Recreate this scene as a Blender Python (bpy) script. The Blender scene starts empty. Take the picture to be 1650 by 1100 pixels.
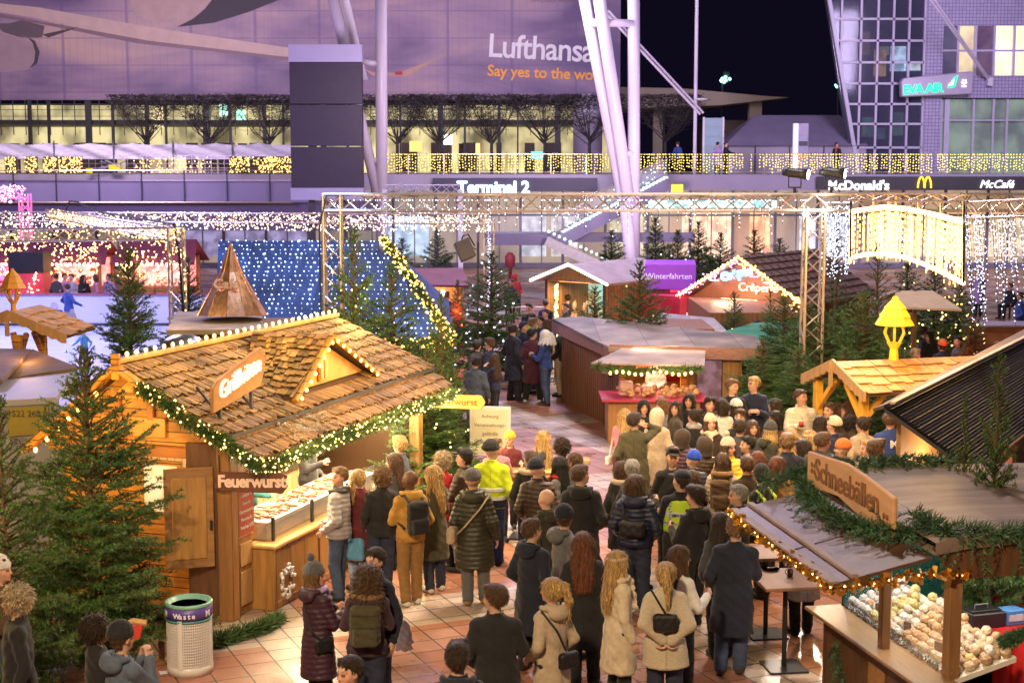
import bpy, math, random
import numpy as np
from mathutils import Vector, Matrix
R = math.radians
rnd = random.Random(7)
scene = bpy.context.scene
COL = scene.collection
# -- camera
FPX = 2400.0; CAMZ = 5.8; PITCH = R(6.6)
cam_data = bpy.data.cameras.new('camera')
cam_data.sensor_width = 36.0
cam_data.lens = FPX / 1650.0 * 36.0
cam_data.clip_start = 0.2; cam_data.clip_end = 600
cam_data.dof.use_dof = True
cam_data.dof.focus_distance = 21.5
cam_data.dof.aperture_fstop = 3.4
cam = bpy.data.objects.new('camera', cam_data); COL.objects.link(cam)
cam.location = (0, 0, CAMZ); cam.rotation_euler = (R(90) - PITCH, 0, 0)
scene.camera = cam
scene.render.resolution_x = 1024; scene.render.resolution_y = 682
FW = Vector((0, math.cos(PITCH), -math.sin(PITCH))); UP = Vector((0, math.sin(PITCH), math.cos(PITCH)))
def ray(px, py):
    return Vector(((px - 825) / FPX, 0, 0)) + UP * ((550 - py) / FPX) + FW
def atz(px, py, z=0.0):
    d = ray(px, py); t = (z - CAMZ) / d.z
    return Vector((d.x * t, d.y * t, z))
def aty(px, py, Y):
    d = ray(px, py); t = Y / d.y
    return Vector((d.x * t, Y, CAMZ + d.z * t))
# -- world, exposure
world = bpy.data.worlds.new('World'); scene.world = world; world.use_nodes = True
bg = world.node_tree.nodes['Background']
bg.inputs[0].default_value = (0.30, 0.22, 0.75, 1); bg.inputs[1].default_value = 0.010
scene.view_settings.view_transform = 'Standard'; scene.view_settings.look = 'None'
scene.view_settings.exposure = 0.45; scene.view_settings.gamma = 1.0
cy = scene.cycles
cy.use_denoising = True
cy.max_bounces = 5; cy.diffuse_bounces = 2; cy.glossy_bounces = 3; cy.transmission_bounces = 4; cy.transparent_max_bounces = 8
cy.sample_clamp_indirect = 3.0; cy.sample_clamp_direct = 0
cy.use_light_tree = True
cy.caustics_reflective = False; cy.caustics_refractive = False
def lamp(kind, name, loc, target, power, color, size=1.0, size_y=None, spot=60, blend=.5):
    d = bpy.data.lights.new(name, kind); d.energy = power; d.color = color
    if kind == 'AREA':
        d.size = size
        if size_y: d.shape = 'RECTANGLE'; d.size_y = size_y
    elif kind == 'SUN': d.angle = R(size)
    else: d.shadow_soft_size = size
    if kind == 'SPOT': d.spot_size = R(spot); d.spot_blend = blend
    o = bpy.data.objects.new(name, d); COL.objects.link(o); o.location = loc
    if target is not None:
        o.rotation_euler = (Vector(target) - Vector(loc)).to_track_quat('-Z', 'Y').to_euler()
    return o
WARM = (1.0, .66, .34); GOLD = (1.0, .56, .16); LILAC = (.66, .50, 1.0); WHITE = (1.0, .88, .76)
lamp('SUN', 'plaza_fill_sun', (0, 0, 40), (4, 12, 0), .07, (.85, .62, .95), 40)  # weak wide sun added as ambient fill for the whole plaza
lamp('AREA', 'plaza_fill_high', (5, 30, 17), (2, 28, 0), 1650, (1.0, .86, .80), 1.3)  # unseen soft top fill added over the plaza
lamp('AREA', 'back_fill_high', (1, 52, 16), (3, 50, 0), 3000, (.80, .68, 1.0), 4)  # unseen lilac fill added over the rear stalls
lamp('AREA', 'rink_fill_high', (-19, 46, 13), (-17, 46, 0), 3800, (.50, .46, 1.0), 5)  # unseen bluish fill added above the ice
lamp('AREA', 'camera_side_fill', (-3, 2, 11), (0, 22, 0), 1750, (1.0, .72, .40), .9)  # unseen warm fill from the camera side
lamp('AREA', 'facade_flood_a', (-24, 76, 16), (-22, 105, 15), 3400, (.92, .72, .86), 6)
lamp('AREA', 'facade_flood_b', (0, 76, 16), (-2, 105, 15), 2200, (.82, .68, .92), 6)
lamp('AREA', 'facade_flood_c', (24, 66, 15), (28, 92, 12), 3400, (.74, .60, 1.0), 6)
lamp('AREA', 'deck_flood_left', (-22, 64, 9), (-22, 84, 5), 750, (.46, .34, 1.0), 4)
lamp('AREA', 'mast_fill', (6, 70, 4), (6, 80, 14), 900, (.98, .74, .98), 2); lamp('AREA', 'mast_fill', (-5, 66, 9), (-7, 76, 13), 420, (.98, .74, .98), 2)  # unseen; the second is added to brighten the dark left mast
# -- materials
MATS = {}
def mat(name, color=(.5, .5, .5), rough=.6, var=.15, scale=6.0, bump=0.0, bscale=None, metal=0.0, emit=None, estr=0.0,
        vc=False, stretch=(1, 1, 1), coat=0.0, trans=0.0, sheen=0.0, plank=None, alpha=None, sub=0.0, wave=None, coord='Object'):
    if name in MATS: return MATS[name]
    m = bpy.data.materials.new(name); m.use_nodes = True; MATS[name] = m
    nt = m.node_tree; N = nt.nodes; L = nt.links; p = N['Principled BSDF']
    p.inputs['Roughness'].default_value = rough; p.inputs['Metallic'].default_value = metal
    if coat: p.inputs['Coat Weight'].default_value = coat
    if trans: p.inputs['Transmission Weight'].default_value = trans
    if sheen: p.inputs['Sheen Weight'].default_value = sheen
    if alpha is not None: p.inputs['Alpha'].default_value = alpha
    if sub: p.inputs['Subsurface Weight'].default_value = sub; p.inputs['Subsurface Radius'].default_value = (.02, .008, .004)
    tc = N.new('ShaderNodeTexCoord'); mp = N.new('ShaderNodeMapping'); mp.inputs['Scale'].default_value = stretch
    L.new(tc.outputs[coord], mp.inputs[0])
    nz = N.new('ShaderNodeTexNoise'); nz.inputs['Scale'].default_value = scale; nz.inputs['Detail'].default_value = 5
    L.new(mp.outputs[0], nz.inputs[0])
    base = N.new('ShaderNodeRGB'); base.outputs[0].default_value = (*color, 1); src = base.outputs[0]
    if vc:
        at = N.new('ShaderNodeAttribute'); at.attribute_name = 'tint'
        mx = N.new('ShaderNodeMix'); mx.data_type = 'RGBA'; mx.blend_type = 'MULTIPLY'; mx.inputs[0].default_value = 1
        L.new(src, mx.inputs[6]); L.new(at.outputs['Color'], mx.inputs[7]); src = mx.outputs[2]
    if var:
        mr = N.new('ShaderNodeMapRange'); mr.inputs[1].default_value = .25; mr.inputs[2].default_value = .75
        mr.inputs[3].default_value = 1 - var; mr.inputs[4].default_value = 1 + var
        L.new(nz.outputs[0], mr.inputs[0])
        mx = N.new('ShaderNodeMix'); mx.data_type = 'RGBA'; mx.blend_type = 'MULTIPLY'; mx.inputs[0].default_value = 1
        L.new(src, mx.inputs[6]); L.new(mr.outputs[0], mx.inputs[7]); src = mx.outputs[2]
    if plank:
        sp = N.new('ShaderNodeSeparateXYZ'); L.new(tc.outputs[coord], sp.inputs[0]); pp_ = N.new('ShaderNodeMath'); pp_.operation = 'PINGPONG'; pp_.inputs[1].default_value = plank[1] / 2; L.new(sp.outputs[plank[0]], pp_.inputs[0])
        lt = N.new('ShaderNodeMath'); lt.operation = 'LESS_THAN'; lt.inputs[1].default_value = .007; L.new(pp_.outputs[0], lt.inputs[0])
        fl = N.new('ShaderNodeMath'); fl.operation = 'SNAP'; fl.inputs[1].default_value = plank[1]; ad = N.new('ShaderNodeMath'); ad.operation = 'ADD'; ad.inputs[1].default_value = plank[1] / 2; L.new(sp.outputs[plank[0]], fl.inputs[0])
        wn = N.new('ShaderNodeTexWhiteNoise'); wn.noise_dimensions = '1D'; L.new(fl.outputs[0], wn.inputs['W']); m3 = N.new('ShaderNodeMapRange'); m3.inputs[3].default_value = .78; m3.inputs[4].default_value = 1.18; L.new(wn.outputs[0], m3.inputs[0])
        x1 = N.new('ShaderNodeMix'); x1.data_type = 'RGBA'; x1.blend_type = 'MULTIPLY'; x1.inputs[0].default_value = 1; L.new(src, x1.inputs[6]); L.new(m3.outputs[0], x1.inputs[7])
        x2 = N.new('ShaderNodeMix'); x2.data_type = 'RGBA'; L.new(lt.outputs[0], x2.inputs[0]); L.new(x1.outputs[2], x2.inputs[6]); x2.inputs[7].default_value = (color[0] * .15, color[1] * .15, color[2] * .15, 1); src = x2.outputs[2]
    L.new(src, p.inputs['Base Color'])
    if bump:
        n2 = nz
        if bscale:
            n2 = N.new('ShaderNodeTexNoise'); n2.inputs['Scale'].default_value = bscale; n2.inputs['Detail'].default_value = 4
            L.new(mp.outputs[0], n2.inputs[0])
        b = N.new('ShaderNodeBump'); b.inputs['Strength'].default_value = bump; b.inputs['Distance'].default_value = .02
        L.new(n2.outputs[0], b.inputs['Height']); L.new(b.outputs[0], p.inputs['Normal'])
    if emit is not None:
        p.inputs['Emission Color'].default_value = (*emit, 1); p.inputs['Emission Strength'].default_value = estr
        m.cycles.emission_sampling = 'NONE'
    return m
def glow(name, color, s):      # a lamp's own glass: fairy light, tube, lit letter
    return mat(name, color, .5, 0, emit=color, estr=s)
def lit_panel(name, c1, c2, s, scale=1.0, stretch=(1, 1, 1), smp='NONE'):
    if name in MATS: return MATS[name]
    m = mat(name, c1, .8, 0, emit=c1, estr=s); nt = m.node_tree; N = nt.nodes; L = nt.links
    tc = N.new('ShaderNodeTexCoord'); mp = N.new('ShaderNodeMapping'); mp.inputs['Scale'].default_value = stretch
    nz = N.new('ShaderNodeTexNoise'); nz.inputs['Scale'].default_value = scale; nz.inputs['Detail'].default_value = 3
    cr = N.new('ShaderNodeValToRGB'); cr.color_ramp.elements[0].position = .36; cr.color_ramp.elements[1].position = .62
    cr.color_ramp.elements[0].color = (*c2, 1); cr.color_ramp.elements[1].color = (*c1, 1)
    L.new(tc.outputs['Object'], mp.inputs[0]); L.new(mp.outputs[0], nz.inputs[0]); L.new(nz.outputs[0], cr.inputs[0])
    L.new(cr.outputs[0], N['Principled BSDF'].inputs['Emission Color'])
    m.cycles.emission_sampling = smp
    return m
M_WOOD = mat('wood', (.36, .17, .06), .55, .30, 3, .25, 40, stretch=(6, 6, .6), plank=(1, .16))
M_WOODH = mat('wood_planks', (.40, .20, .07), .5, .30, 3, .25, 40, stretch=(.8, 6, 6))
M_DARKWOOD = mat('dark_wood', (.13, .06, .03), .6, .35, 4, .3, 30, stretch=(4, 4, .6))
M_PALEWOOD = mat('pale_wood', (.50, .29, .13), .55, .22, 4, .2, 30, stretch=(5, 5, .7))
M_ORANGE = mat('varnished_wood', (.64, .29, .05), .4, .26, 4, .25, 30, stretch=(1, 1, 5), plank=(2, .14))
M_SHINGLE = mat('wood_shingle', (.25, .145, .058), .7, .35, 9, .4, 50, vc=True)
M_SHINGLE2 = mat('new_shingle', (.62, .34, .13), .6, .22, 9, .3, 50, vc=True)
M_METAL = mat('aluminium', (.78, .66, .54), .32, .1, 8, metal=.85)
M_WHITEMETAL = mat('white_paint', (.74, .72, .76), .4, .06, 4)
M_STEEL = mat('brushed_steel', (.55, .55, .56), .3, .12, 20, metal=.9)
M_BLACK = mat('black_metal', (.02, .02, .022), .45, .2, 6)
M_GREY = mat('grey_panel', (.34, .33, .37), .55, .12, 2)
M_DKGREY = mat('dark_grey', (.07, .065, .08), .5, .2, 2)
M_BULB = glow('warm_bulb', (1.0, .60, .17), 7.5)
M_BULBW = glow('cool_bulb', (.70, .76, 1.0), 3.2)
M_BULBY = glow('yellow_bulb', (1.0, .78, .14), 2.3)
M_BULBG = glow('gold_bulb', (1.0, .55, .11), 6)
M_WIRE = mat('cable', (.015, .02, .015), .6, 0)
M_RED = mat('red_cloth', (.55, .015, .02), .8, .25, 5, .4, 12)
M_GLASS = mat('clear_glass', (.8, .85, .9), .05, 0, trans=0, alpha=.16)
M_NEEDLE = mat('fir_needles', (.068, .135, .034), .55, .30, 2.0, vc=True)
M_BARK = mat('bark', (.13, .075, .04), .85, .35, 12, .5)
M_SNOWGREY = mat('weathered_felt', (.33, .29, .30), .8, .35, 3, .3, 20)
# -- object helpers
def link(o): COL.objects.link(o); return o
def tag(o, label=None, cat=None, group=None, kind=None):
    if label: o['label'] = label
    if cat: o['category'] = cat
    if group: o['group'] = group
    if kind: o['kind'] = kind
    return o
def thing(name, label, cat, loc=(0, 0, 0), rotz=0.0, group=None):
    o = link(bpy.data.objects.new(name, None)); o.location = loc; o.rotation_euler = (0, 0, rotz)
    o.empty_display_size = .2
    return tag(o, label, cat, group)
class MB:
    def __init__(s): s.v = []; s.f = []; s.c = []; s.col = (1, 1, 1); s.seg = []
    def add(s, vs, fs):
        n = len(s.v); s.seg.append((n, len(s.f))); s.v += [tuple(p) for p in vs]
        for f in fs: s.f.append(tuple(i + n for i in f)); s.c.append(s.col)
        return s
    def box(s, c, d, rot=None):
        x, y, z = d[0] / 2, d[1] / 2, d[2] / 2
        vs = [Vector((a * x, b * y, e * z)) for e in (-1, 1) for b in (-1, 1) for a in (-1, 1)]
        if rot is not None:
            Mx = rot if isinstance(rot, Matrix) else Matrix.Rotation(rot, 3, 'Z')
            vs = [Mx @ v for v in vs]
        vs = [v + Vector(c) for v in vs]
        return s.add(vs, [(0, 2, 3, 1), (4, 5, 7, 6), (0, 1, 5, 4), (2, 6, 7, 3), (0, 4, 6, 2), (1, 3, 7, 5)])
    def beam(s, a, b, w, h, up=(0, 0, 1)):
        a, b = Vector(a), Vector(b); d = (b - a).normalized(); u = Vector(up)
        if abs(d.dot(u)) > .98: u = Vector((0, 1, 0))
        r = d.cross(u).normalized() * (w / 2); t = r.cross(d).normalized() * (h / 2)
        vs = [p + q for p in (a, b) for q in (-r - t, r - t, r + t, -r + t)]
        return s.add(vs, [(3, 2, 1, 0), (4, 5, 6, 7), (0, 1, 5, 4), (1, 2, 6, 5), (2, 3, 7, 6), (3, 0, 4, 7)])
    def tube(s, pts, r, n=8, cap=True):
        pts = [Vector(p) for p in pts]; rs = r if isinstance(r, (list, tuple)) else [r] * len(pts)
        vs = []; fs = []; prev = None
        for i, p in enumerate(pts):
            d = (pts[min(i + 1, len(pts) - 1)] - pts[max(i - 1, 0)]).normalized()
            if prev is None:
                u = d.cross(Vector((0, 0, 1)))
                if u.length < .05: u = d.cross(Vector((0, 1, 0)))
            else: u = prev - d * prev.dot(d)
            u.normalize(); prev = u.copy(); w = d.cross(u)
            for k in range(n):
                a = 2 * math.pi * k / n; vs.append(p + (u * math.cos(a) + w * math.sin(a)) * rs[i])
        for i in range(len(pts) - 1):
            for k in range(n):
                k2 = (k + 1) % n; fs.append((i * n + k, (i + 1) * n + k, (i + 1) * n + k2, i * n + k2))
        if cap:
            fs.append(tuple(range(n))); fs.append(tuple((len(pts) - 1) * n + k for k in reversed(range(n))))
        return s.add(vs, fs)
    def lathe(s, prof, c=(0, 0, 0), n=20):
        c = Vector(c); vs = []; fs = []
        for r, z in prof:
            for k in range(n):
                a = 2 * math.pi * k / n; vs.append(c + Vector((r * math.cos(a), r * math.sin(a), z)))
        for i in range(len(prof) - 1):
            for k in range(n):
                k2 = (k + 1) % n; fs.append((i * n + k, i * n + k2, (i + 1) * n + k2, (i + 1) * n + k))
        if prof[0][0] > 1e-4: fs.append(tuple(reversed(range(n))))
        if prof[-1][0] > 1e-4: fs.append(tuple((len(prof) - 1) * n + k for k in range(n)))
        return s.add(vs, fs)
    def ball(s, c, r, n=6, m=4, sq=(1, 1, 1)):
        prof = [(r * math.sin(math.pi * i / m), -r * math.cos(math.pi * i / m)) for i in range(m + 1)]
        k = len(s.v); s.lathe(prof, (0, 0, 0), n)
        for i in range(k, len(s.v)):
            v = s.v[i]; s.v[i] = (v[0] * sq[0] + c[0], v[1] * sq[1] + c[1], v[2] * sq[2] + c[2])
        return s
    def octa(s, c, r):
        x, y, z = c
        return s.add([(x + r, y, z), (x - r, y, z), (x, y + r, z), (x, y - r, z), (x, y, z + r), (x, y, z - r)],
                     [(0, 2, 4), (2, 1, 4), (1, 3, 4), (3, 0, 4), (2, 0, 5), (1, 2, 5), (3, 1, 5), (0, 3, 5)])
    def prism(s, poly, ex):
        ex = Vector(ex); n = len(poly); a = [Vector(p) for p in poly]
        return s.add(a + [p + ex for p in a], [tuple(reversed(range(n))), tuple(range(n, 2 * n))] +
                     [(i, (i + 1) % n, n + (i + 1) % n, n + i) for i in range(n)])
    def each(s, name, m, parent=None, smooth=False, bev=0.0):
        for k, (v0, f0) in enumerate(s.seg):
            v1, f1 = s.seg[k + 1] if k + 1 < len(s.seg) else (len(s.v), len(s.f))
            q = MB(); q.v = s.v[v0:v1]; q.f = [tuple(i - v0 for i in f) for f in s.f[f0:f1]]; q.c = s.c[f0:f1]; o = q.build(name, m, parent, smooth, bev)
        return o
    def quad(s, a, b, c, d): return s.add([a, b, c, d], [(0, 1, 2, 3)])
    def build(s, name, m, parent=None, smooth=False, bev=0.0, loc=None):
        me = bpy.data.meshes.new(name); me.from_pydata(s.v, [], s.f)
        if any(c != (1, 1, 1) for c in s.c) or (m and m.node_tree.nodes.get('Attribute')):
            at = me.color_attributes.new('tint', 'FLOAT_COLOR', 'CORNER')
            buf = []
            for p, c in zip(s.f, s.c): buf += [c[0], c[1], c[2], 1.0] * len(p)
            at.data.foreach_set('color', buf)
        me.materials.append(m)
        if smooth: me.polygons.foreach_set('use_smooth', [True] * len(me.polygons))
        me.update(); me.validate()
        o = link(bpy.data.objects.new(name, me))
        if parent: o.parent = parent
        if loc is not None: o.location = loc
        if bev:
            b = o.modifiers.new('bevel', 'BEVEL'); b.width = bev; b.segments = 1; b.limit_method = 'ANGLE'
        return o
def text(name, body, m, size, loc, rot, parent=None, ext=.02, align='CENTER', bold=0.0, shear=0.0, space=1.0):
    cu = bpy.data.curves.new(name, 'FONT'); cu.body = body; cu.size = size; cu.extrude = ext; cu.align_x = align
    cu.offset = bold; cu.shear = shear; cu.resolution_u = 3; cu.space_character = space
    t = bpy.data.objects.new(name, cu); COL.objects.link(t)
    me = bpy.data.meshes.new_from_object(t.evaluated_get(bpy.context.evaluated_depsgraph_get()))
    bpy.data.objects.remove(t); bpy.data.curves.remove(cu)
    me.materials.clear(); me.materials.append(m)
    o = link(bpy.data.objects.new(name, me)); o.location = loc; o.rotation_euler = rot
    if parent: o.parent = parent
    return o
def truss(mb, a, b, w, rc=.025, rd=.012, step=None, up=(0, 0, 1)):
    a, b = Vector(a), Vector(b); L = (b - a).length; d = (b - a) / L; u = Vector(up)
    if abs(d.dot(u)) > .95: u = Vector((0, 1, 0))
    r = d.cross(u).normalized() * (w / 2); t = r.cross(d).normalized() * (w / 2)
    cs = [-r - t, r - t, r + t, -r + t]
    for c in cs: mb.tube([a + c, b + c], rc, 6)
    n = max(1, round(L / (step or w)));
    for k in range(4):
        p, q = cs[k], cs[(k + 1) % 4]
        for i in range(n):
            s0, s1 = a + d * (L * i / n), a + d * (L * (i + 1) / n)
            if i % 2 == 0: mb.tube([s0 + p, s1 + q], rd, 4, False)
            else: mb.tube([s0 + q, s1 + p], rd, 4, False)
    return mb
# -- signed-distance modelling of figures and soft things
def surface_nets(D, lo, vox):
    nx, ny, nz = D.shape; ins = D < 0
    c = ins[:-1, :-1, :-1].astype(np.int8)
    tot = np.zeros((nx - 1, ny - 1, nz - 1), np.int8)
    for i in (0, 1):
        for j in (0, 1):
            for k in (0, 1): tot += ins[i:nx - 1 + i, j:ny - 1 + j, k:nz - 1 + k]
    act = (tot > 0) & (tot < 8); idx = np.argwhere(act)
    if len(idx) == 0: return None, None
    ids = -np.ones(act.shape, np.int32); ids[act] = np.arange(len(idx))
    acc = np.zeros((len(idx), 3)); cnt = np.zeros(len(idx))
    I, J, K = idx.T
    for ax in range(3):
        o1, o2 = [a for a in range(3) if a != ax]
        for p in (0, 1):
            for q in (0, 1):
                off = [0, 0, 0]; off[o1] = p; off[o2] = q; off2 = list(off); off2[ax] = 1
                d0 = D[I + off[0], J + off[1], K + off[2]]; d1 = D[I + off2[0], J + off2[1], K + off2[2]]
                m = (d0 < 0) != (d1 < 0); t = np.where(m, d0 / np.where(m, d0 - d1, 1), 0)
                pt = np.zeros((len(idx), 3)); pt[:, o1] = p; pt[:, o2] = q; pt[:, ax] = t
                acc += pt * m[:, None]; cnt += m
    V = (idx + acc / cnt[:, None]) * vox + np.array(lo)
    F = []
    for ax in range(3):
        o1, o2 = (ax + 1) % 3, (ax + 2) % 3
        s0 = [slice(None)] * 3; s1 = [slice(None)] * 3; s0[ax] = slice(0, -1); s1[ax] = slice(1, None)
        a, b = ins[tuple(s0)], ins[tuple(s1)]
        e = np.argwhere(a != b); flip = a[tuple(e.T)]
        ok = (e[:, o1] > 0) & (e[:, o2] > 0) & (e[:, o1] < D.shape[o1] - 1) & (e[:, o2] < D.shape[o2] - 1)
        e = e[ok]; flip = flip[ok]
        def cell(d1, d2):
            q = e.copy(); q[:, o1] -= d1; q[:, o2] -= d2; return ids[q[:, 0], q[:, 1], q[:, 2]]
        q = np.stack([cell(1, 1), cell(0, 1), cell(0, 0), cell(1, 0)], 1)
        q[~flip] = q[~flip][:, ::-1]
        F.append(q)
    return V, np.concatenate(F)
class SDF:
    def __init__(s, lo, hi, vox):
        s.lo = np.array(lo, float) - 2 * vox; s.vox = vox
        n = np.ceil((np.array(hi) + 2 * vox - s.lo) / vox).astype(int) + 1
        s.ax = [s.lo[i] + np.arange(n[i]) * vox for i in range(3)]
        s.D = np.full(n, .3, np.float32)
    def sub(s, lo, hi, m):
        sl = []
        for i in range(3):
            a = int(np.floor((lo[i] - m - s.lo[i]) / s.vox)); b = int(np.ceil((hi[i] + m - s.lo[i]) / s.vox)) + 1
            sl.append(slice(max(a, 0), max(b, 0)))
        X = s.ax[0][sl[0]][:, None, None]; Y = s.ax[1][sl[1]][None, :, None]; Z = s.ax[2][sl[2]][None, None, :]
        return tuple(sl), X, Y, Z
    def comb(s, sl, d, k, op):
        D = s.D[sl]
        if op == 'sub':
            d = -d; h = np.maximum(k - np.abs(D - d), 0) / k; s.D[sl] = np.maximum(D, d) + h * h * k * .25
        else:
            h = np.maximum(k - np.abs(D - d), 0) / k; s.D[sl] = np.minimum(D, d) - h * h * k * .25
    def ell(s, c, r, k=.02, op='add'):
        c = np.array(c, float); r = np.array(r, float)
        sl, X, Y, Z = s.sub(c - r, c + r, k + .03)
        x, y, z = (X - c[0]) / r[0], (Y - c[1]) / r[1], (Z - c[2]) / r[2]
        k0 = np.sqrt(x * x + y * y + z * z) + 1e-9
        k1 = np.sqrt((x / r[0]) ** 2 + (y / r[1]) ** 2 + (z / r[2]) ** 2) + 1e-9
        s.comb(sl, k0 * (k0 - 1) / k1, k, op); return s
    def cap(s, a, b, ra, rb=None, k=.02, op='add', fl=None):
        rb = ra if rb is None else rb; a = np.array(a, float); b = np.array(b, float); rm = max(ra, rb)
        sl, X, Y, Z = s.sub(np.minimum(a, b) - rm, np.maximum(a, b) + rm, k + .03)
        d = b - a; L2 = (d ** 2).sum() + 1e-9
        t = np.clip(((X - a[0]) * d[0] + (Y - a[1]) * d[1] + (Z - a[2]) * d[2]) / L2, 0, 1)
        q = [X - a[0] - t * d[0], Y - a[1] - t * d[1], Z - a[2] - t * d[2]]
        if fl: q[fl[0]] = q[fl[0]] / fl[1]
        s.comb(sl, np.sqrt(q[0] ** 2 + q[1] ** 2 + q[2] ** 2) - (ra + (rb - ra) * t), k, op); return s
    def loft(s, rows, k=.02, op='add', pw=2.0):
        a = np.array(rows, float); a = a[a[:, 0].argsort()]
        rx, ry = a[:, 3].max(), a[:, 4].max()
        lo = (a[:, 1].min() - rx, a[:, 2].min() - ry, a[0, 0]); hi = (a[:, 1].max() + rx, a[:, 2].max() + ry, a[-1, 0])
        sl, X, Y, Z = s.sub(lo, hi, k + .03)
        z = Z.ravel(); f = lambda i: np.interp(z, a[:, 0], a[:, i])[None, None, :]
        RX, RY = f(3), f(4)
        x = np.abs((X - f(1)) / RX); y = np.abs((Y - f(2)) / RY)
        d = ((x ** pw + y ** pw) ** (1 / pw) - 1) * np.minimum(RX, RY)
        d = np.maximum(d, np.maximum(a[0, 0] - Z, Z - a[-1, 0]))
        s.comb(sl, d, k, op); return s
    def box(s, c, h, k=.02, r=.01, op='add'):
        c = np.array(c, float); h = np.array(h, float)
        sl, X, Y, Z = s.sub(c - h, c + h, k + .03)
        q = [np.abs(X - c[0]) - h[0] + r, np.abs(Y - c[1]) - h[1] + r, np.abs(Z - c[2]) - h[2] + r]
        o = np.sqrt(np.maximum(q[0], 0) ** 2 + np.maximum(q[1], 0) ** 2 + np.maximum(q[2], 0) ** 2)
        s.comb(sl, o + np.minimum(np.maximum(np.maximum(q[0], q[1]), q[2]), 0) - r, k, op); return s
    def disp(s, fn):
        X = s.ax[0][:, None, None]; Y = s.ax[1][None, :, None]; Z = s.ax[2][None, None, :]
        s.D = s.D + fn(X, Y, Z); return s
    def cut(s, fn):
        X = s.ax[0][:, None, None]; Y = s.ax[1][None, :, None]; Z = s.ax[2][None, None, :]
        s.D = np.maximum(s.D, fn(X, Y, Z) + 0 * s.D); return s
    def mesh(s, name, tint=None):
        V, F = surface_nets(s.D, s.lo, s.vox)
        me = bpy.data.meshes.new(name)
        if V is None: return me
        me.vertices.add(len(V)); me.vertices.foreach_set('co', V.astype(np.float32).ravel())
        me.loops.add(len(F) * 4); me.loops.foreach_set('vertex_index', F.astype(np.int32).ravel())
        me.polygons.add(len(F)); me.polygons.foreach_set('loop_start', np.arange(len(F), dtype=np.int32) * 4)
        me.polygons.foreach_set('use_smooth', np.ones(len(F), bool))
        me.update(calc_edges=True)
        col = np.ones((len(V), 4), np.float32)
        if tint is not None: col[:, :3] = tint(V)
        at = me.color_attributes.new('tint', 'FLOAT_COLOR', 'POINT'); at.data.foreach_set('color', col.ravel())
        return me
MESHES = {}
def cached(key, fn):
    if key not in MESHES: MESHES[key] = fn()
    return MESHES[key]
def inst(name, me, m, parent=None):
    if len(me.materials) == 0: me.materials.append(None)
    o = link(bpy.data.objects.new(name, me)); o.material_slots[0].link = 'OBJECT'; o.material_slots[0].material = m
    if parent: o.parent = parent
    return o
# -- people (local frame: faces +Y, 1.75 m tall)
A3 = lambda *a: np.array(a, float)
HANDS = {'down': (.26, .05, .86), 'pocket': (.20, .13, .95), 'hold': (.10, .30, 1.20), 'drink': (.055, .235, 1.42),
         'ear': (.13, .07, 1.58), 'back': (.035, -.175, .97), 'front': (.05, .20, 1.00), 'reach': (.16, .47, 1.16),
         'strap': (.12, .16, 1.28), 'swing': (.25, .22, .92), 'swingb': (.25, -.14, .90), 'lap': (.10, .38, .62), 'out': (.45, .20, 1.05)}
def arm(side, pose, sh):
    S = A3(side * sh, 0, 1.375); h = HANDS[pose]; W = A3(side * h[0], h[1], h[2])
    d = W - S; L = np.linalg.norm(d); Lm = .545
    if L > Lm: W = S + d / L * Lm; d = W - S; L = Lm
    a = (.29 ** 2 - .26 ** 2 + L * L) / (2 * L); hgt = math.sqrt(max(.29 ** 2 - a * a, 1e-5)); dn = d / L
    pole = A3(side * .45, -.9, -.25)
    if pose in ('hold', 'drink', 'strap', 'reach', 'front'): pole = A3(side * .5, -.35, -1)
    if pose == 'ear': pole = A3(side * .55, .25, -1)
    if pose == 'back': pole = A3(side * 1, -.5, 0)
    pole = pole - dn * pole.dot(dn); pole /= np.linalg.norm(pole)
    return S, S + dn * a + pole * hgt, W
def legs(stance, side):
    hip = A3(side * .088, 0, .90)
    if stance == 'walk':
        ft = A3(side * .08, .24 if side > 0 else -.26, .085 if side > 0 else .13)
        kn = A3(side * .095, .17 if side > 0 else .02, .49)
        yaw = 0
    elif stance == 'sit':
        hip = A3(side * .09, 0, .52); kn = A3(side * .12, .42, .50); ft = A3(side * .11, .44, .09); yaw = 0
    elif stance == 'wide':
        ft = A3(side * .16, .03 * side, .085); kn = A3(side * .13, .03, .49); yaw = side * .3
    else:
        ft = A3(side * .095, .035 * side, .085); kn = A3(side * .095, .025, .49); yaw = side * .22
    return hip, kn, ft, yaw
def hand_sdf(s, E, W, side, curl, fine):
    d = W - E; d /= np.linalg.norm(d); n = A3(-side, 0, 0); n = n - d * n.dot(d)
    if np.linalg.norm(n) < .3: n = A3(0, 0, 1) - d * d[2]
    n /= np.linalg.norm(n); a = np.cross(n, d); a /= np.linalg.norm(a)
    if a[1] < 0: a = -a
    r = .0085 if fine else .011
    for o in (-.022, 0, .022): s.cap(W + a * o * .8, W + d * .085 + a * o, .015, .013, .012)
    for o, l in ((-.030, .058), (-.010, .070), (.010, .076), (.030, .068)):
        b = W + d * .085 + a * o; m = b + (d * math.cos(curl) + n * math.sin(curl)) * l * .55
        e = m + (d * math.cos(curl * 2.2) + n * math.sin(curl * 2.2)) * l * .55
        s.cap(b, m, r + .0015, r, .004); s.cap(m, e, r, r * .85, .004)
    b = W + d * .02 + a * .025; m = b + (d * .7 + a * .75 + n * .25) * .038; e = m + (d * .9 + a * .2 + n * .5) * .035
    s.cap(b, m, .014, .011, .006); s.cap(m, e, .011, .009, .004)
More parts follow.
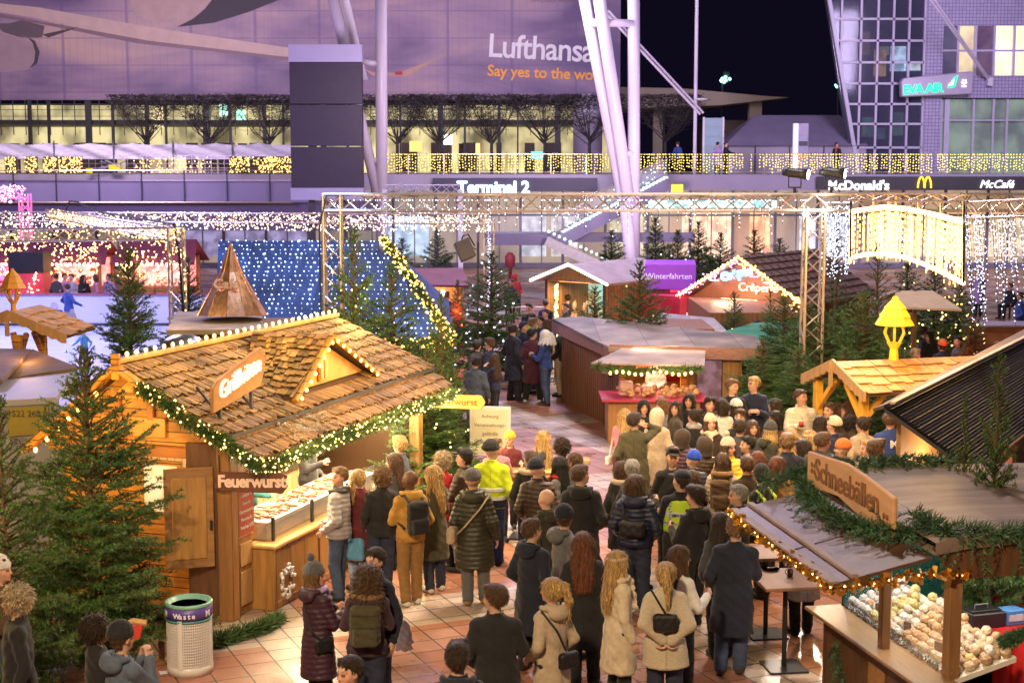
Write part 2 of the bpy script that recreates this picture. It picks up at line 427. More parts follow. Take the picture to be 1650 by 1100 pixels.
def body_turned(al, ar, st, sex, lod, fine, turn):
    me = cached(('b', al, ar, st, sex, lod, fine), lambda: body_mesh(al, ar, st, sex, lod, fine))
    if not turn: return me
    me = me.copy(); n = len(me.vertices); V = np.empty(n * 3, np.float32); me.vertices.foreach_get('co', V); V = V.reshape(-1, 3)
    a = -R(turn) * np.clip((V[:, 2] - 1.44) / .10, 0, 1) * (np.abs(V[:, 0]) < .14)
    x, y = V[:, 0].copy(), V[:, 1].copy(); V[:, 0] = x * np.cos(a) - y * np.sin(a); V[:, 1] = x * np.sin(a) + y * np.cos(a)
    me.vertices.foreach_set('co', V.ravel()); me.update(); return me
def body_mesh(al, ar, st, sex, lod, fine):
    vox = {0: .0125, 1: .018, 2: .03}[lod]
    if fine: vox = .0095
    s = SDF((-.5, -.35, 0), (.5, .62, 1.78), vox); sh = .160 if sex == 'm' else .140
    s.loft([(.84, 0, 0, .14, .10), (.93, 0, 0, .165, .115), (1.08, 0, 0, .135, .095), (1.25, 0, 0, .155, .11), (1.37, 0, -.005, .15, .095), (1.45, 0, -.01, .07, .06)], .05)
    [s.cap((0, -.01, 1.43), (q * (sh - .01), 0, 1.375), .05, .05, .05) for q in (-1, 1)]
    s.cap((0, -.015, 1.40), (0, .0, 1.56), .056 if sex == 'm' else .048, .05 if sex == 'm' else .044, .03)
    s.ell((0, -.014, 1.655), (.076, .096, .094), .02); s.ell((0, .022, 1.615), (.060, .066, .096), .03)
    s.ell((0, .045, 1.563), (.040, .040, .034), .03)
    s.cap((-.028, .078, 1.660), (.028, .078, 1.660), .011, .011, .015)
    for q in (-1, 1):
        s.ell((q * .030, .098, 1.640), (.017, .014, .012), .012, 'sub')
        s.ell((q * .030, .074, 1.638), (.014, .014, .012), .003)
        s.ell((q * .040, .060, 1.605), (.022, .022, .022), .02)
        s.ell((q * .077, -.004, 1.625), (.010, .020, .031), .008)
    s.cap((0, .084, 1.648), (0, .106, 1.607), .008, .0125, .012); s.ell((0, .092, 1.600), (.019, .010, .008), .008)
    s.ell((0, .084, 1.572), (.024, .012, .0065), .006); s.ell((0, .082, 1.563), (.019, .012, .007), .006)
    s.ell((0, .076, 1.538), (.018, .016, .013), .015)
    for side, ps in ((-1, al), (1, ar)):
        S, E, W = arm(side, ps, sh)
        s.cap(S, E, .046, .038, .03); s.cap(E, W, .038, .026, .012)
        if lod < 2: hand_sdf(s, E, W, side, {'down': .30, 'back': .5, 'pocket': .3}.get(ps, .75), fine)
        else: s.cap(W, W + (W - E) / np.linalg.norm(W - E) * .14, .03, .018, .01)
        if st == 'sit': h, k, f, yw = legs('std', side)
        else: h, k, f, yw = legs(st, side)
        if st == 'sit': h, k, f = A3(side * .09, 0, .90), A3(side * .12, .42, .88), A3(side * .11, .44, .47)
        s.cap(h, k, .082, .054, .04); s.cap(k, f, .054, .035, .02); s.ell(k * .65 + f * .35 + A3(0, -.012, 0), (.046, .048, .10), .02)
        s.cap(f + A3(0, -.03, -.04), f + A3(yw * .13, .15, -.055), .033, .026, .03)
    dark = A3(.26, .19, .17)
    def tint(V):
        c = np.ones((len(V), 3)); x, y, z = V.T
        e = (np.abs(np.abs(x) - .030) < .017) & (np.abs(z - 1.639) < .0085) & (y > .06); c[e] = dark
        b = (np.abs(np.abs(x) - .032) < .021) & (np.abs(z - 1.664 + .15 * np.abs(np.abs(x) - .03)) < .006) & (y > .06); c[b] = dark * 2
        l = (np.abs(x) < .024) & (np.abs(z - 1.568) < .010) & (y > .078); c[l] = (.80, .42, .42)
        k = (np.abs(np.abs(x) - .042) < .022) & (np.abs(z - 1.602) < .024) & (y > .05); c[k] *= (1.08, .86, .84)
        n = (np.abs(x) < .014) & (np.abs(z - 1.606) < .014) & (y > .09); c[n] *= (1.06, .85, .83)
        return c
    me = s.mesh('body', tint)
    n = len(me.vertices); V = np.empty(n * 3, np.float32); me.vertices.foreach_get('co', V); V = V.reshape(-1, 3)
    w = 1 + .07 * np.clip((V[:, 2] - 1.50) / .06, 0, 1) * (np.abs(V[:, 0]) < .115)
    V[:, 0] *= w; V[:, 1] *= w; V[:, 2] = np.where(V[:, 2] > 1.55, 1.55 + (V[:, 2] - 1.55) * 1.07, V[:, 2])
    me.vertices.foreach_set('co', V.ravel()); me.update()
    return me
def sleeve_parts(s, al, ar, sh, g, cut):
    for side, ps in ((-1, al), (1, ar)):
        S, E, W = arm(side, ps, sh)
        We = E + (W - E) * cut
        s.cap(S, E, .058 + g * .8, .050 + g * .8, .04); s.cap(E, We, .050 + g * .8, .040 + g * .7, .02)
def top_mesh(kind, al, ar, st, sex, lod, seed=0):
    vox = {0: .0145, 1: .020, 2: .034}[lod]; sh = .160 if sex == 'm' else .140
    g = {'jacket': .008, 'puffer': .020, 'coat': .012, 'longpuffer': .018, 'hoodie': .010, 'fur': .022, 'shirt': -.006}[kind]
    long = kind in ('coat', 'longpuffer', 'fur'); hem = {'coat': .47, 'longpuffer': .50, 'fur': .66}.get(kind, .84)
    s = SDF((-.56, -.38, hem - .02), (.56, .62, 1.56), vox)
    w = .0 if sex == 'm' else -.01
    rows = [(1.47, 0, -.01, .080, .078), (1.44, 0, -.01, .105 + g, .085 + g), (1.38, 0, 0, .150 + g, .108 + g), (1.25, 0, 0, .168 + g, .126 + g),
            (1.05, 0, .004, .168 + g + w, .124 + g), (.92, 0, 0, .188 + g, .142 + g)]
    if long: rows += [(.75, 0, 0, .20 + g, .155 + g), (hem, 0, 0, .215 + g, .175 + g + (.03 if st == 'walk' else 0))]
    else: rows += [(hem, 0, 0, .185 + g, .14 + g)]
    s.loft(rows, .03)
    [s.cap((0, -.015, 1.432), (q * (sh - .005), 0, 1.378), .060 + g * .5, .056 + g * .6, .05) for q in (-1, 1)]
    sleeve_parts(s, al, ar, sh, g, .95)
    s.loft([(1.42, 0, -.012, .092, .088), (1.50, 0, -.012, .080, .080), (1.525, 0, -.016, .082, .082)], .015)
    s.loft([(1.475, 0, -.0, .060, .066), (1.54, 0, -.0, .062, .068)], .008, 'sub')
    ph = seed * 1.7
    if kind in ('puffer', 'longpuffer'):
        s.disp(lambda X, Y, Z: .0050 * (1 - 2 * np.abs(np.sin(math.pi * (Z + .014 * np.sin(X * 9 + ph)) / .062))) + .003 * np.sin(X * 47 + Z * 21) * np.sin(Y * 39 + Z * 33))
    elif kind == 'fur':
        s.disp(lambda X, Y, Z: .006 * np.sin(X * 120 + ph) * np.sin(Y * 110) * np.sin(Z * 130) + .006 * np.sin(Z * 17 + X * 20))
    else:
        s.disp(lambda X, Y, Z: .0055 * np.sin(Z * 38 + X * 22 + ph + 2 * np.sin(Y * 14)) * np.sin(X * 19 + Y * 23 + Z * 9 + ph) +
               (.010 * np.sin(X * 34 + ph + 2 * np.sin(Z * 5)) * np.clip((.95 - Z) / .4, 0, 1) if long else .004 * np.sin(Z * 62 + X * 9) * np.clip((1.1 - Z) / .2, 0, 1)))
    s.cut(lambda X, Y, Z: hem - Z)
    def tint(V):
        c = np.ones((len(V), 3)); x, y, z = V.T
        zp = (np.abs(x) < .009) & (y > .06) & (z < 1.44) & (z > hem); c[zp] *= .45
        hm = z < hem + .02; c[hm] *= .7
        if kind not in ('puffer', 'longpuffer'):
            cb = (np.abs(x) < .006) & (y < -.05) & (z < 1.40); c[cb] *= .72
            pk = (np.abs(np.abs(x) - .12) < .03) & (np.abs(z - 1.0) < .008) & (y > .05); c[pk] *= .5
        return c
    return s.mesh('top', tint)
def leg_mesh(st, sex, lod, kind='trousers'):
    vox = {0: .016, 1: .022, 2: .034}[lod]; g = .017 if kind == 'trousers' else .002
    s = SDF((-.32, -.36, .04), (.32, .55, 1.0), vox)
    s.loft([(.86, 0, 0, .17 + g, .13), (1.0, 0, 0, .158 + g, .118 + g)], .03)
    for side in (-1, 1):
        if st == 'sit': h, k, f = A3(side * .09, 0, .92), A3(side * .12, .42, .90), A3(side * .11, .44, .50)
        else: h, k, f, yw = legs(st, side)
        s.cap(h, k, .090 + g, .064 + g, .03); s.cap(k, f + A3(0, -.01, .0), .064 + g, .052 + g, .02)
    s.disp(lambda X, Y, Z: .004 * np.sin(Z * 60 + X * 30) * np.sin(Z * 23 + Y * 30) + .005 * np.sin(Z * 90) * np.clip((.2 - Z) / .1, 0, 1))
    return s.mesh('trousers', lambda V: np.where((V[:, 2:3] % 1 < .09), .7, 1.0) * np.ones((len(V), 3)))
def shoe_mesh(st, side, kind, lod):
    h, k, f, yw = legs(st, side)
    vox = {0: .012, 1: .018, 2: .03}[lod]
    if st == 'sit': f = A3(side * .11, .44, .47)
    top = .30 if kind == 'boot' else .03
    s = SDF(f + A3(-.13, -.14, -.10), f + A3(.13, .27, top + .05), vox)
    s.cap(f + A3(0, -.045, -.042), f + A3(yw * .14, .165, -.052), .044, .038, .03)
    s.cap(f + A3(0, -.01, -.03), f + (k - f) * (top / .42 + .02) + A3(0, -.012, 0), .048, .052, .03)
    gz = f[2] - .085
    s.cut(lambda X, Y, Z: gz + .002 - Z)
    return s.mesh('shoe', lambda V: np.where(V[:, 2:3] < gz + .024, .45 if kind != 'white' else .95, 1.0) * np.ones((len(V), 3)))
def strands(me, style, hat):
    rg = np.random.default_rng(len(me.vertices)); n = len(me.vertices); V = np.empty(n * 3, np.float32); me.vertices.foreach_get('co', V); V = V.reshape(-1, 3)
    N = np.empty(n * 3, np.float32); me.vertices.foreach_get('normal', N); N = N.reshape(-1, 3); F = np.empty(len(me.loops), np.int32); me.loops.foreach_get('vertex_index', F)
    C = np.empty(n * 4, np.float32); me.color_attributes['tint'].data.foreach_get('color', C); C = C.reshape(-1, 4)
    L, w, k, up = {'short': (.028, .0032, 900, .5), 'short2': (.034, .0035, 900, .6), 'curly': (.040, .0035, 1300, 1.0), 'curlylong': (.055, .0035, 1500, .8), 'pony': (.055, .003, 900, .15), 'bun': (.04, .003, 700, .15)}.get(style, (.075, .003, 1300, .05))
    out = (N * (V - np.array([0, -.02, 1.64]))).sum(1) > 0; out &= (V[:, 2] < 1.60) | (not hat)
    if out.sum() < 40: return me
    ok = np.where(out)[0]; i = rg.choice(ok, k); P, Nn = V[i], N[i]
    f = np.array([0, .35 if style.startswith('short') else 0, -1.0]) + rg.normal(0, .12 + .6 * (style[:5] == 'curly'), (k, 3)); f -= Nn * (f * Nn).sum(1)[:, None] * (1 - up * .4); f /= np.linalg.norm(f, axis=1)[:, None] + 1e-6
    s_ = np.cross(f, Nn); l = L * rg.uniform(.5, 1.3, (k, 1)); a = P - Nn * .002; b = P + f * l * .5 + Nn * (.004 + up * l * .35); c = P + f * l + Nn * (.003 + up * l * .5)
    W = np.stack([a - s_ * w, a + s_ * w, b + s_ * w, b - s_ * w, c], 1).reshape(-1, 3); base = n + np.arange(k) * 5
    q = np.stack([base, base + 1, base + 2, base + 3], 1); t = np.stack([base + 3, base + 2, base + 4], 1)
    m2 = bpy.data.meshes.new('hair'); m2.vertices.add(n + k * 5); m2.vertices.foreach_set('co', np.concatenate([V, W]).astype(np.float32).ravel())
    nf = len(F) // 4; lv = np.concatenate([F, q.ravel(), t.ravel()]).astype(np.int32); m2.loops.add(len(lv)); m2.loops.foreach_set('vertex_index', lv)
    st = np.concatenate([np.arange(nf + k) * 4, (nf + k) * 4 + np.arange(k) * 3]).astype(np.int32); m2.polygons.add(len(st)); m2.polygons.foreach_set('loop_start', st); m2.polygons.foreach_set('use_smooth', np.ones(len(st), bool)); m2.update(calc_edges=True)
    cc = np.repeat(rg.uniform(.6, 1.9, k), 5)[:, None] * np.ones((k * 5, 4)); at = m2.color_attributes.new('tint', 'FLOAT_COLOR', 'POINT'); at.data.foreach_set('color', np.concatenate([C, cc]).astype(np.float32).ravel())
    return m2
def hair_mesh(style, lod, hat=False):
    vox = {0: .010, 1: .015, 2: .024}[lod]; lz = 1.12 if style in ('long', 'curlylong', 'pony') else 1.40
    s = SDF((-.20, -.30, lz), (.20, .17, 1.82), vox)
    r = {'short': .013, 'short2': .011, 'bald': 0, 'curly': .030, 'curlylong': .030}.get(style, .016)
    s.ell((0, -.018, 1.662), (.077 + r, .096 + r, .093 + r), .01)
    if style == 'short2': s.ell((0, -.01, 1.725), (.080, .098, .050), .02); s.cap((-.04, .065, 1.742), (.05, .070, 1.752), .026, .022, .02)
    if style == 'short': s.cap((-.035, .050, 1.728), (.035, .050, 1.735), .028, .022, .02)
    if style == 'bob':
        s.loft([(1.50, 0, -.03, .105, .085), (1.64, 0, -.018, .098, .108)], .03)
    if style in ('long', 'curlylong'):
        q = .025 if style == 'curlylong' else 0
        s.loft([(1.17, 0, -.125, .080 + q, .030 + q), (1.30, 0, -.115, .105 + q, .050 + q), (1.46, 0, -.065, .112 + q, .085 + q), (1.66, 0, -.02, .092 + q, .108 + q)], .03)
        for q2 in (-1, 1): s.cap((q2 * .080, .02, 1.64), (q2 * .105, .045, 1.36), .030, .024, .02)
    if style == 'pony':
        s.ell((0, -.125, 1.70), (.03, .03, .03), .02); s.cap((0, -.14, 1.70), (0, -.175, 1.56), .034, .036, .02); s.cap((0, -.175, 1.56), (.01, -.165, 1.36), .036, .014, .02)
    if style == 'bun': s.ell((0, -.11, 1.74), (.042, .04, .04), .015)
    if style.startswith('short'): s.ell((0, .105, 1.622), (.074, .080, .098), .012, 'sub'); s.cut(lambda X, Y, Z: 1.590 - Z + np.clip((Y + .06) * .9, 0, .10))
    else:
        s.ell((0, .110, 1.605), (.060, .105, .088), .012, 'sub'); s.ell((0, .06, 1.44), (.075, .10, .11), .02, 'sub')
    a = {'curly': .016, 'curlylong': .015, 'long': .0035}.get(style, .0035)
    if style in ('curly', 'curlylong'):
        s.disp(lambda X, Y, Z: a * np.sin(X * 75 + 2 * np.sin(Z * 30)) * np.sin(Y * 70 + Z * 20) * np.cos(Z * 68))
    else:
        s.disp(lambda X, Y, Z: a * (.6 if style == 'short' else 1.8) * np.sin(np.arctan2(X, Y + .02) * 30 + Z * 14 + 2 * np.sin(Z * 40)) * np.clip((1.77 - Z) / .05, .1, 1))
    def tint(V):
        an = np.arctan2(V[:, 0], V[:, 1]); t = .90 + .42 * np.sin(an * 33 + V[:, 2] * 9) * np.sin(an * 13 + 1 + V[:, 2] * 5) + .25 * np.sin(an * 71)
        return np.repeat(t[:, None], 3, 1)
    me = s.mesh('hair', tint)
    return strands(me, style, hat) if lod < 2 and len(me.vertices) else me
def hat_mesh(kind, lod):
    vox = {0: .010, 1: .015, 2: .024}[lod]
    s = SDF((-.16, -.2, 1.50), (.16, .24, 1.92), vox)
    if kind in ('beanie', 'bobble'):
        s.ell((0, -.022, 1.690), (.094, .112, .105), .01)
        s.cut(lambda X, Y, Z: 1.668 - Z - .25 * np.clip(-(Y + .02), 0, .1) * 1.2)
        s.loft([(1.655, 0, -.022, .099, .119), (1.700, 0, -.022, .099, .118)], .01)
        if kind == 'bobble': s.ell((0, -.05, 1.828), (.043, .043, .043), .008)
        s.disp(lambda X, Y, Z: .003 * np.sin(np.arctan2(X, Y + .02) * 44))
        s.ell((0, .0, 1.60), (.072, .09, .058), .01, 'sub')
    elif kind == 'cap':
        s.ell((0, -.018, 1.700), (.090, .108, .078), .01); s.cut(lambda X, Y, Z: 1.684 - Z)
        s.ell((0, .115, 1.688), (.070, .075, .012), .012)
    elif kind == 'hood':
        s.ell((0, -.03, 1.645), (.118, .138, .135), .02); s.cap((0, -.06, 1.50), (0, -.05, 1.58), .10, .10, .04)
        s.ell((0, .10, 1.615), (.074, .12, .10), .02, 'sub')
    elif kind == 'headband':
        s.loft([(1.67, 0, -.018, .097, .116), (1.705, 0, -.018, .095, .113)], .008)
    return s.mesh('hat', lambda V: (.88 + .12 * np.sin(np.arctan2(V[:, 0:1], V[:, 1:2] + .02) * 44)) * np.ones((len(V), 3)))
def neck_mesh(kind, lod):
    vox = {0: .012, 1: .018, 2: .028}[lod]
    s = SDF((-.24, -.26, 1.18), (.24, .24, 1.62), vox)
    if kind == 'scarf':
        for i in range(14):
            a = 2 * math.pi * i / 14; b = 2 * math.pi * (i + 1) / 14
            s.cap((.095 * math.cos(a), .092 * math.sin(a) - .005, 1.475 + .012 * math.sin(3 * a)), (.095 * math.cos(b), .092 * math.sin(b) - .005, 1.475 + .012 * math.sin(3 * b)), .042, None, .02)
        s.cap((.03, .13, 1.44), (.05, .155, 1.26), .035, .03, .03)
        s.disp(lambda X, Y, Z: .006 * np.sin(Z * 90 + X * 20))
    else:      # hood lying on the back ('fur': its fur edge)
        fur = kind == 'fur'
        if not fur:
            s.ell((0, -.125, 1.435), (.135, .075, .085), .03); s.ell((0, -.10, 1.475), (.085, .05, .04), .02, 'sub')
        for i in range(10):
            a = math.pi * (1.0 + .0) + math.pi * i / 10 - .25; b = a + math.pi / 10 + .05
            r = .026 if not fur else .038
            s.cap((.128 * math.cos(a), .135 * math.sin(a) - .02, 1.485), (.128 * math.cos(b), .135 * math.sin(b) - .02, 1.485), r, None, .02)
        if fur: s.disp(lambda X, Y, Z: .010 * np.sin(X * 140) * np.sin(Y * 130) * np.sin(Z * 150))
    return s.mesh('neckwear')
CL = {'black': (.012, .012, .016), 'navy': (.012, .018, .055), 'dnavy': (.010, .014, .032), 'grey': (.12, .12, .13), 'dgrey': (.05, .05, .055), 'lgrey': (.36, .34, .36),
      'olive': (.065, .058, .030), 'dolive': (.035, .036, .022), 'brown': (.085, .045, .022), 'dbrown': (.045, .026, .016), 'ochre': (.46, .25, .045), 'tan': (.30, .16, .05),
      'cream': (.66, .56, .42), 'beige': (.48, .38, .28), 'white': (.72, .70, .68), 'maroon': (.13, .018, .025), 'plum': (.055, .022, .042), 'red': (.42, .012, .02),
      'blue': (.02, .05, .22), 'royal': (.01, .06, .55), 'jeans': (.055, .085, .17), 'djeans': (.025, .035, .075), 'ljeans': (.20, .27, .38), 'hivis': (.62, .80, .02),
      'yellow': (.72, .50, .05), 'pink': (.55, .22, .30), 'lilac': (.36, .26, .52), 'teal': (.03, .16, .17), 'burg': (.07, .012, .03), 'orange': (.70, .16, .03), 'skyblue': (.12, .35, .60),
      'bluegrey': (.09, .12, .19)}
SKIN = {'a': (.62, .37, .27), 'b': (.55, .31, .21), 'c': (.34, .17, .10), 'd': (.13, .062, .035)}
HAIRC = {'black': (.012, .009, .008), 'dark': (.035, .02, .012), 'brown': (.085, .042, .020), 'auburn': (.15, .05, .022), 'lbrown': (.20, .11, .05), 'blond': (.52, .33, .13), 'grey': (.33, .31, .30), 'gblond': (.42, .32, .20)}
def cloth(c, kind='w'):
    col = CL[c]
    if kind == 'puffer': return mat('puffer_' + c, col, .42, .12, 14, .25, 60, vc=True, coord='Generated')
    if kind == 'fur': return mat('fleece_' + c, col, .95, .16, 60, .9, 120, vc=True, sheen=.3)
    if kind == 'denim': return mat('denim_' + c, col, .85, .30, 9, .3, 80, vc=True)
    return mat('wool_' + c, col, .85, .16, 22, .35, 90, vc=True, sheen=.12)
def skinmat(t): return mat('skin_' + t, SKIN[t], .5, .06, 12, vc=True, sub=.0)
def hairmat(t): return mat('hair_' + t, HAIRC[t], .48, .35, 30, 1.0, 60, vc=True, stretch=(3, 3, .5))
NP = 0
def person(px, py, face, label, top='jacket', tc='black', lc='black', hair='short', hc='brown', hat=None, hatc='black', skin='a', sex='m', H=None, al='pocket', ar='pocket',
           st='std', neck=None, nc='grey', turn=0, shoes='black', boot=False, fine=False, wide=1.0, loc=None, group=None, z0=0.0, extra=None, cat='person', tilt=0.0):
    """px, py: top of the head in the photograph; face: 0 looks away, 90 right, 180 to the camera, 270 left"""
    global NP; NP += 1
    if turn == 0 and not fine: turn = (0, -42, 38, 18, -58, 55)[NP * 7 % 6]
    if al == 'pocket' and not fine and NP % 4 == 1: al = ('down', 'hold')[NP // 4 % 2]
    if ar == 'pocket' and not fine and NP % 3 == 1: ar = ('down', 'hold', 'front')[NP // 3 % 3]
    if hair == 'short' and NP % 3 == 0: hair = 'short2'
    if H is None: H = 1.79 if sex == 'm' else 1.68
    he = H * 1.012 + (.03 if hat in ('beanie', 'bobble', 'hood') else .012) * H / 1.75
    drop = .38 * H / 1.75 if st == 'sit' else 0
    if loc is None:
        p = atz(px, py, z0 + he - drop); p.z = z0
    else: p = Vector(loc)
    lod = 0 if p.y < 24 else (1 if p.y < 40 else 2)
    root = thing('person', label, cat, p, -R(face), group)
    root.scale = (H / 1.75 * wide, H / 1.75 * wide, H / 1.75); root.rotation_euler.x = R((NP * 37 % 7 - 3) * .7); root.rotation_euler.y = R((NP * 53 % 5 - 2) * .8)
    if drop: root.location.z -= drop; root.location.z += 0
    b = inst('body', cached(('bt', al, ar, st, sex, lod, fine, turn), lambda: body_turned(al, ar, st, sex, lod, fine, turn)), skinmat(skin), root)
    pk = {'puffer': 'puffer', 'longpuffer': 'puffer', 'fur': 'fur'}.get(top, 'w')
    sd = NP % 2
    t = inst({'coat': 'coat', 'longpuffer': 'coat', 'fur': 'coat', 'shirt': 'shirt'}.get(top, 'jacket'), cached(('t', top, al, ar, st, sex, lod, sd), lambda: top_mesh(top, al, ar, st, sex, lod, sd)), cloth(tc, pk), root)
    hidden = False
    l = inst('trousers', cached(('l', st, sex, lod), lambda: leg_mesh(st, sex, lod)), cloth(lc, 'denim' if 'jeans' in lc else 'w'), root)
    for side in (-1, 1):
        k = 'boot' if boot else ('white' if shoes == 'white' else 'shoe')
        inst('shoe', cached(('s', st, side, k, lod), lambda: shoe_mesh(st, side, k, lod)), cloth(shoes), root)
    tr = -R(turn)
    if hair != 'none' and hair and hat != 'hood':
        h = inst('hair', cached(('h', hair, lod, bool(hat) and hat != 'headband'), lambda: hair_mesh(hair, lod, bool(hat) and hat != 'headband')), hairmat(hc), root); h.rotation_euler.z = tr; h.scale = (1.07,) * 3; h.location.z = -.1085
    if hat:
        h = inst({'cap': 'cap', 'hood': 'hood', 'headband': 'headband'}.get(hat, 'beanie'), cached(('hat', hat, lod), lambda: hat_mesh(hat, lod)), cloth(hatc, 'fur' if hat == 'bobble' else 'w'), root); h.rotation_euler.z = tr; h.scale = (1.07,) * 3; h.location.z = -.1085
    if neck:
        for nk in ([neck] if isinstance(neck, str) else neck):
            c2 = nc if nk in ('scarf', 'fur') else tc
            inst({'scarf': 'scarf', 'fur': 'fur_trim'}.get(nk, 'hood'), cached(('n', nk, lod), lambda: neck_mesh(nk, lod)), cloth(c2, 'fur' if nk == 'fur' else pk), root)
    if extra: extra(root, lod)
    return root
# -- ground
def paving():
    m = bpy.data.materials.new('paving'); m.use_nodes = True; nt = m.node_tree; N = nt.nodes; L = nt.links; p = N['Principled BSDF']
    tc = N.new('ShaderNodeTexCoord'); mp = N.new('ShaderNodeMapping'); mp.inputs['Rotation'].default_value = (0, 0, R(-24))
    L.new(tc.outputs['Object'], mp.inputs[0])
    br = N.new('ShaderNodeTexBrick'); br.offset = 0; br.inputs['Scale'].default_value = 1; br.inputs['Brick Width'].default_value = .40
    br.inputs['Row Height'].default_value = .40; br.inputs['Mortar Size'].default_value = .010; br.inputs['Mortar Smooth'].default_value = .2
    br.inputs['Color1'].default_value = (.36, .14, .085, 1); br.inputs['Color2'].default_value = (.46, .24, .17, 1); br.inputs['Mortar'].default_value = (.045, .03, .025, 1)
    br.inputs['Bias'].default_value = -.1
    L.new(mp.outputs[0], br.inputs[0])
    b2 = N.new('ShaderNodeTexBrick'); b2.offset = 0; b2.inputs['Scale'].default_value = 1; b2.inputs['Brick Width'].default_value = .40
    b2.inputs['Row Height'].default_value = .40; b2.inputs['Mortar Size'].default_value = .010; b2.inputs['Color1'].default_value = (.46, .35, .28, 1)
    b2.inputs['Color2'].default_value = (.54, .44, .38, 1); b2.inputs['Mortar'].default_value = (.07, .055, .05, 1)
    L.new(mp.outputs[0], b2.inputs[0])
    sx = N.new('ShaderNodeSeparateXYZ'); L.new(mp.outputs[0], sx.inputs[0])
    def band(o, per, wid, off):
        a = N.new('ShaderNodeMath'); a.operation = 'ADD'; a.inputs[1].default_value = off; L.new(o, a.inputs[0])
        q = N.new('ShaderNodeMath'); q.operation = 'PINGPONG'; q.inputs[1].default_value = per / 2; L.new(a.outputs[0], q.inputs[0])
        t = N.new('ShaderNodeMath'); t.operation = 'LESS_THAN'; t.inputs[1].default_value = wid / 2; L.new(q.outputs[0], t.inputs[0]); return t.outputs[0]
    bx = band(sx.outputs[0], 4.8, .8, .0); by = band(sx.outputs[1], 6.4, 1.2, 1.2)
    mxm = N.new('ShaderNodeMath'); mxm.operation = 'MAXIMUM'; L.new(bx, mxm.inputs[0]); L.new(by, mxm.inputs[1])
    mx = N.new('ShaderNodeMix'); mx.data_type = 'RGBA'; L.new(mxm.outputs[0], mx.inputs[0]); L.new(br.outputs[0], mx.inputs[6]); L.new(b2.outputs[0], mx.inputs[7])
    nz = N.new('ShaderNodeTexNoise'); nz.inputs['Scale'].default_value = .7; nz.inputs['Detail'].default_value = 8; L.new(tc.outputs['Object'], nz.inputs[0])
    mr = N.new('ShaderNodeMapRange'); mr.inputs[1].default_value = .3; mr.inputs[2].default_value = .7; mr.inputs[3].default_value = .62; mr.inputs[4].default_value = 1.25; L.new(nz.outputs[0], mr.inputs[0])
    m2 = N.new('ShaderNodeMix'); m2.data_type = 'RGBA'; m2.blend_type = 'MULTIPLY'; m2.inputs[0].default_value = 1; L.new(mx.outputs[2], m2.inputs[6]); L.new(mr.outputs[0], m2.inputs[7])
    n4 = N.new('ShaderNodeTexNoise'); n4.inputs['Scale'].default_value = 9; n4.inputs['Detail'].default_value = 3; L.new(tc.outputs['Object'], n4.inputs[0])
    r4 = N.new('ShaderNodeMapRange'); r4.inputs[1].default_value = .64; r4.inputs[2].default_value = .70; r4.inputs[3].default_value = 1; r4.inputs[4].default_value = .55; L.new(n4.outputs[0], r4.inputs[0])
    m5 = N.new('ShaderNodeMix'); m5.data_type = 'RGBA'; m5.blend_type = 'MULTIPLY'; m5.inputs[0].default_value = 1; L.new(m2.outputs[2], m5.inputs[6]); L.new(r4.outputs[0], m5.inputs[7])
    L.new(m5.outputs[2], p.inputs['Base Color'])
    n3 = N.new('ShaderNodeTexNoise'); n3.inputs['Scale'].default_value = 1.5; n3.inputs['Detail'].default_value = 6; L.new(tc.outputs['Object'], n3.inputs[0])
    r = N.new('ShaderNodeMapRange'); r.inputs[1].default_value = .35; r.inputs[2].default_value = .65; r.inputs[3].default_value = .24; r.inputs[4].default_value = .60; L.new(n3.outputs[0], r.inputs[0]); L.new(r.outputs[0], p.inputs['Roughness'])
    bm = N.new('ShaderNodeBump'); bm.inputs['Strength'].default_value = .5; bm.inputs['Distance'].default_value = .006; bm.invert = True
    L.new(br.outputs['Fac'], bm.inputs['Height']); L.new(bm.outputs[0], p.inputs['Normal'])
    return m
g = MB().quad((-400, -30, 0), (400, -30, 0), (400, 400, 0), (-400, 400, 0)).build('ground', paving()); g['kind'] = 'structure'
M_ICE = mat('ice', (.62, .68, .86), .22, .10, 1.2, .1, 3)
ice = MB().quad((-34, 31, .03), (-8.8, 31, .03), (-11.4, 55, .03), (-34, 55, .03)).build('ice_rink', M_ICE); ice['kind'] = 'structure'
# -- upper deck
DZ = 5.5
M_DECK = mat('deck_concrete', (.36, .33, .38), .7, .15, 1.0)
dk = MB().box((0, 104, DZ - .4), (160, 40, .8)).build('upper_deck_floor', M_DECK); dk['kind'] = 'structure'
def X_at(px, Y): return (px - 825) / FPX * (Y * math.cos(PITCH) + 0.0)
def XY(px, Y, z): # x for a pixel column at depth Y and height z
    return (px - 825) / FPX * (Y * math.cos(PITCH) - (z - CAMZ) * math.sin(PITCH))
rl = thing('deck_railing', 'long metal railing along the upper deck, hung with yellow light curtain', 'railing', (0, 84.2, DZ))
m = MB();
x0, x1 = XY(600, 84, 6), 34.0
m.tube([(x0, 0, 1.12), (x1, 0, 1.12)], .035, 6); m.tube([(x0, 0, .12), (x1, 0, .12)], .02, 5)
m.build('handrail', M_METAL, rl)
m = MB(); x = x0
while x < x1: m.box((x, .04, .56), (.05, .05, 1.1)); x += 2.0
m.each('railing_post', M_METAL, rl)
m = MB(); x = x0
while x < x1:
    if rnd.random() > .03:
        ln = rnd.uniform(.75, 1.08); z = 1.08
        while z > 1.08 - ln:
            m.octa((x + rnd.uniform(-.03, .03), -.06 + rnd.uniform(-.02, .02), z + .02), rnd.uniform(.026, .042)); z -= rnd.uniform(.12, .19)
    x += rnd.uniform(.11, .19) if not (XY(1195, 84, 6) < x < XY(1225, 84, 6)) else .5
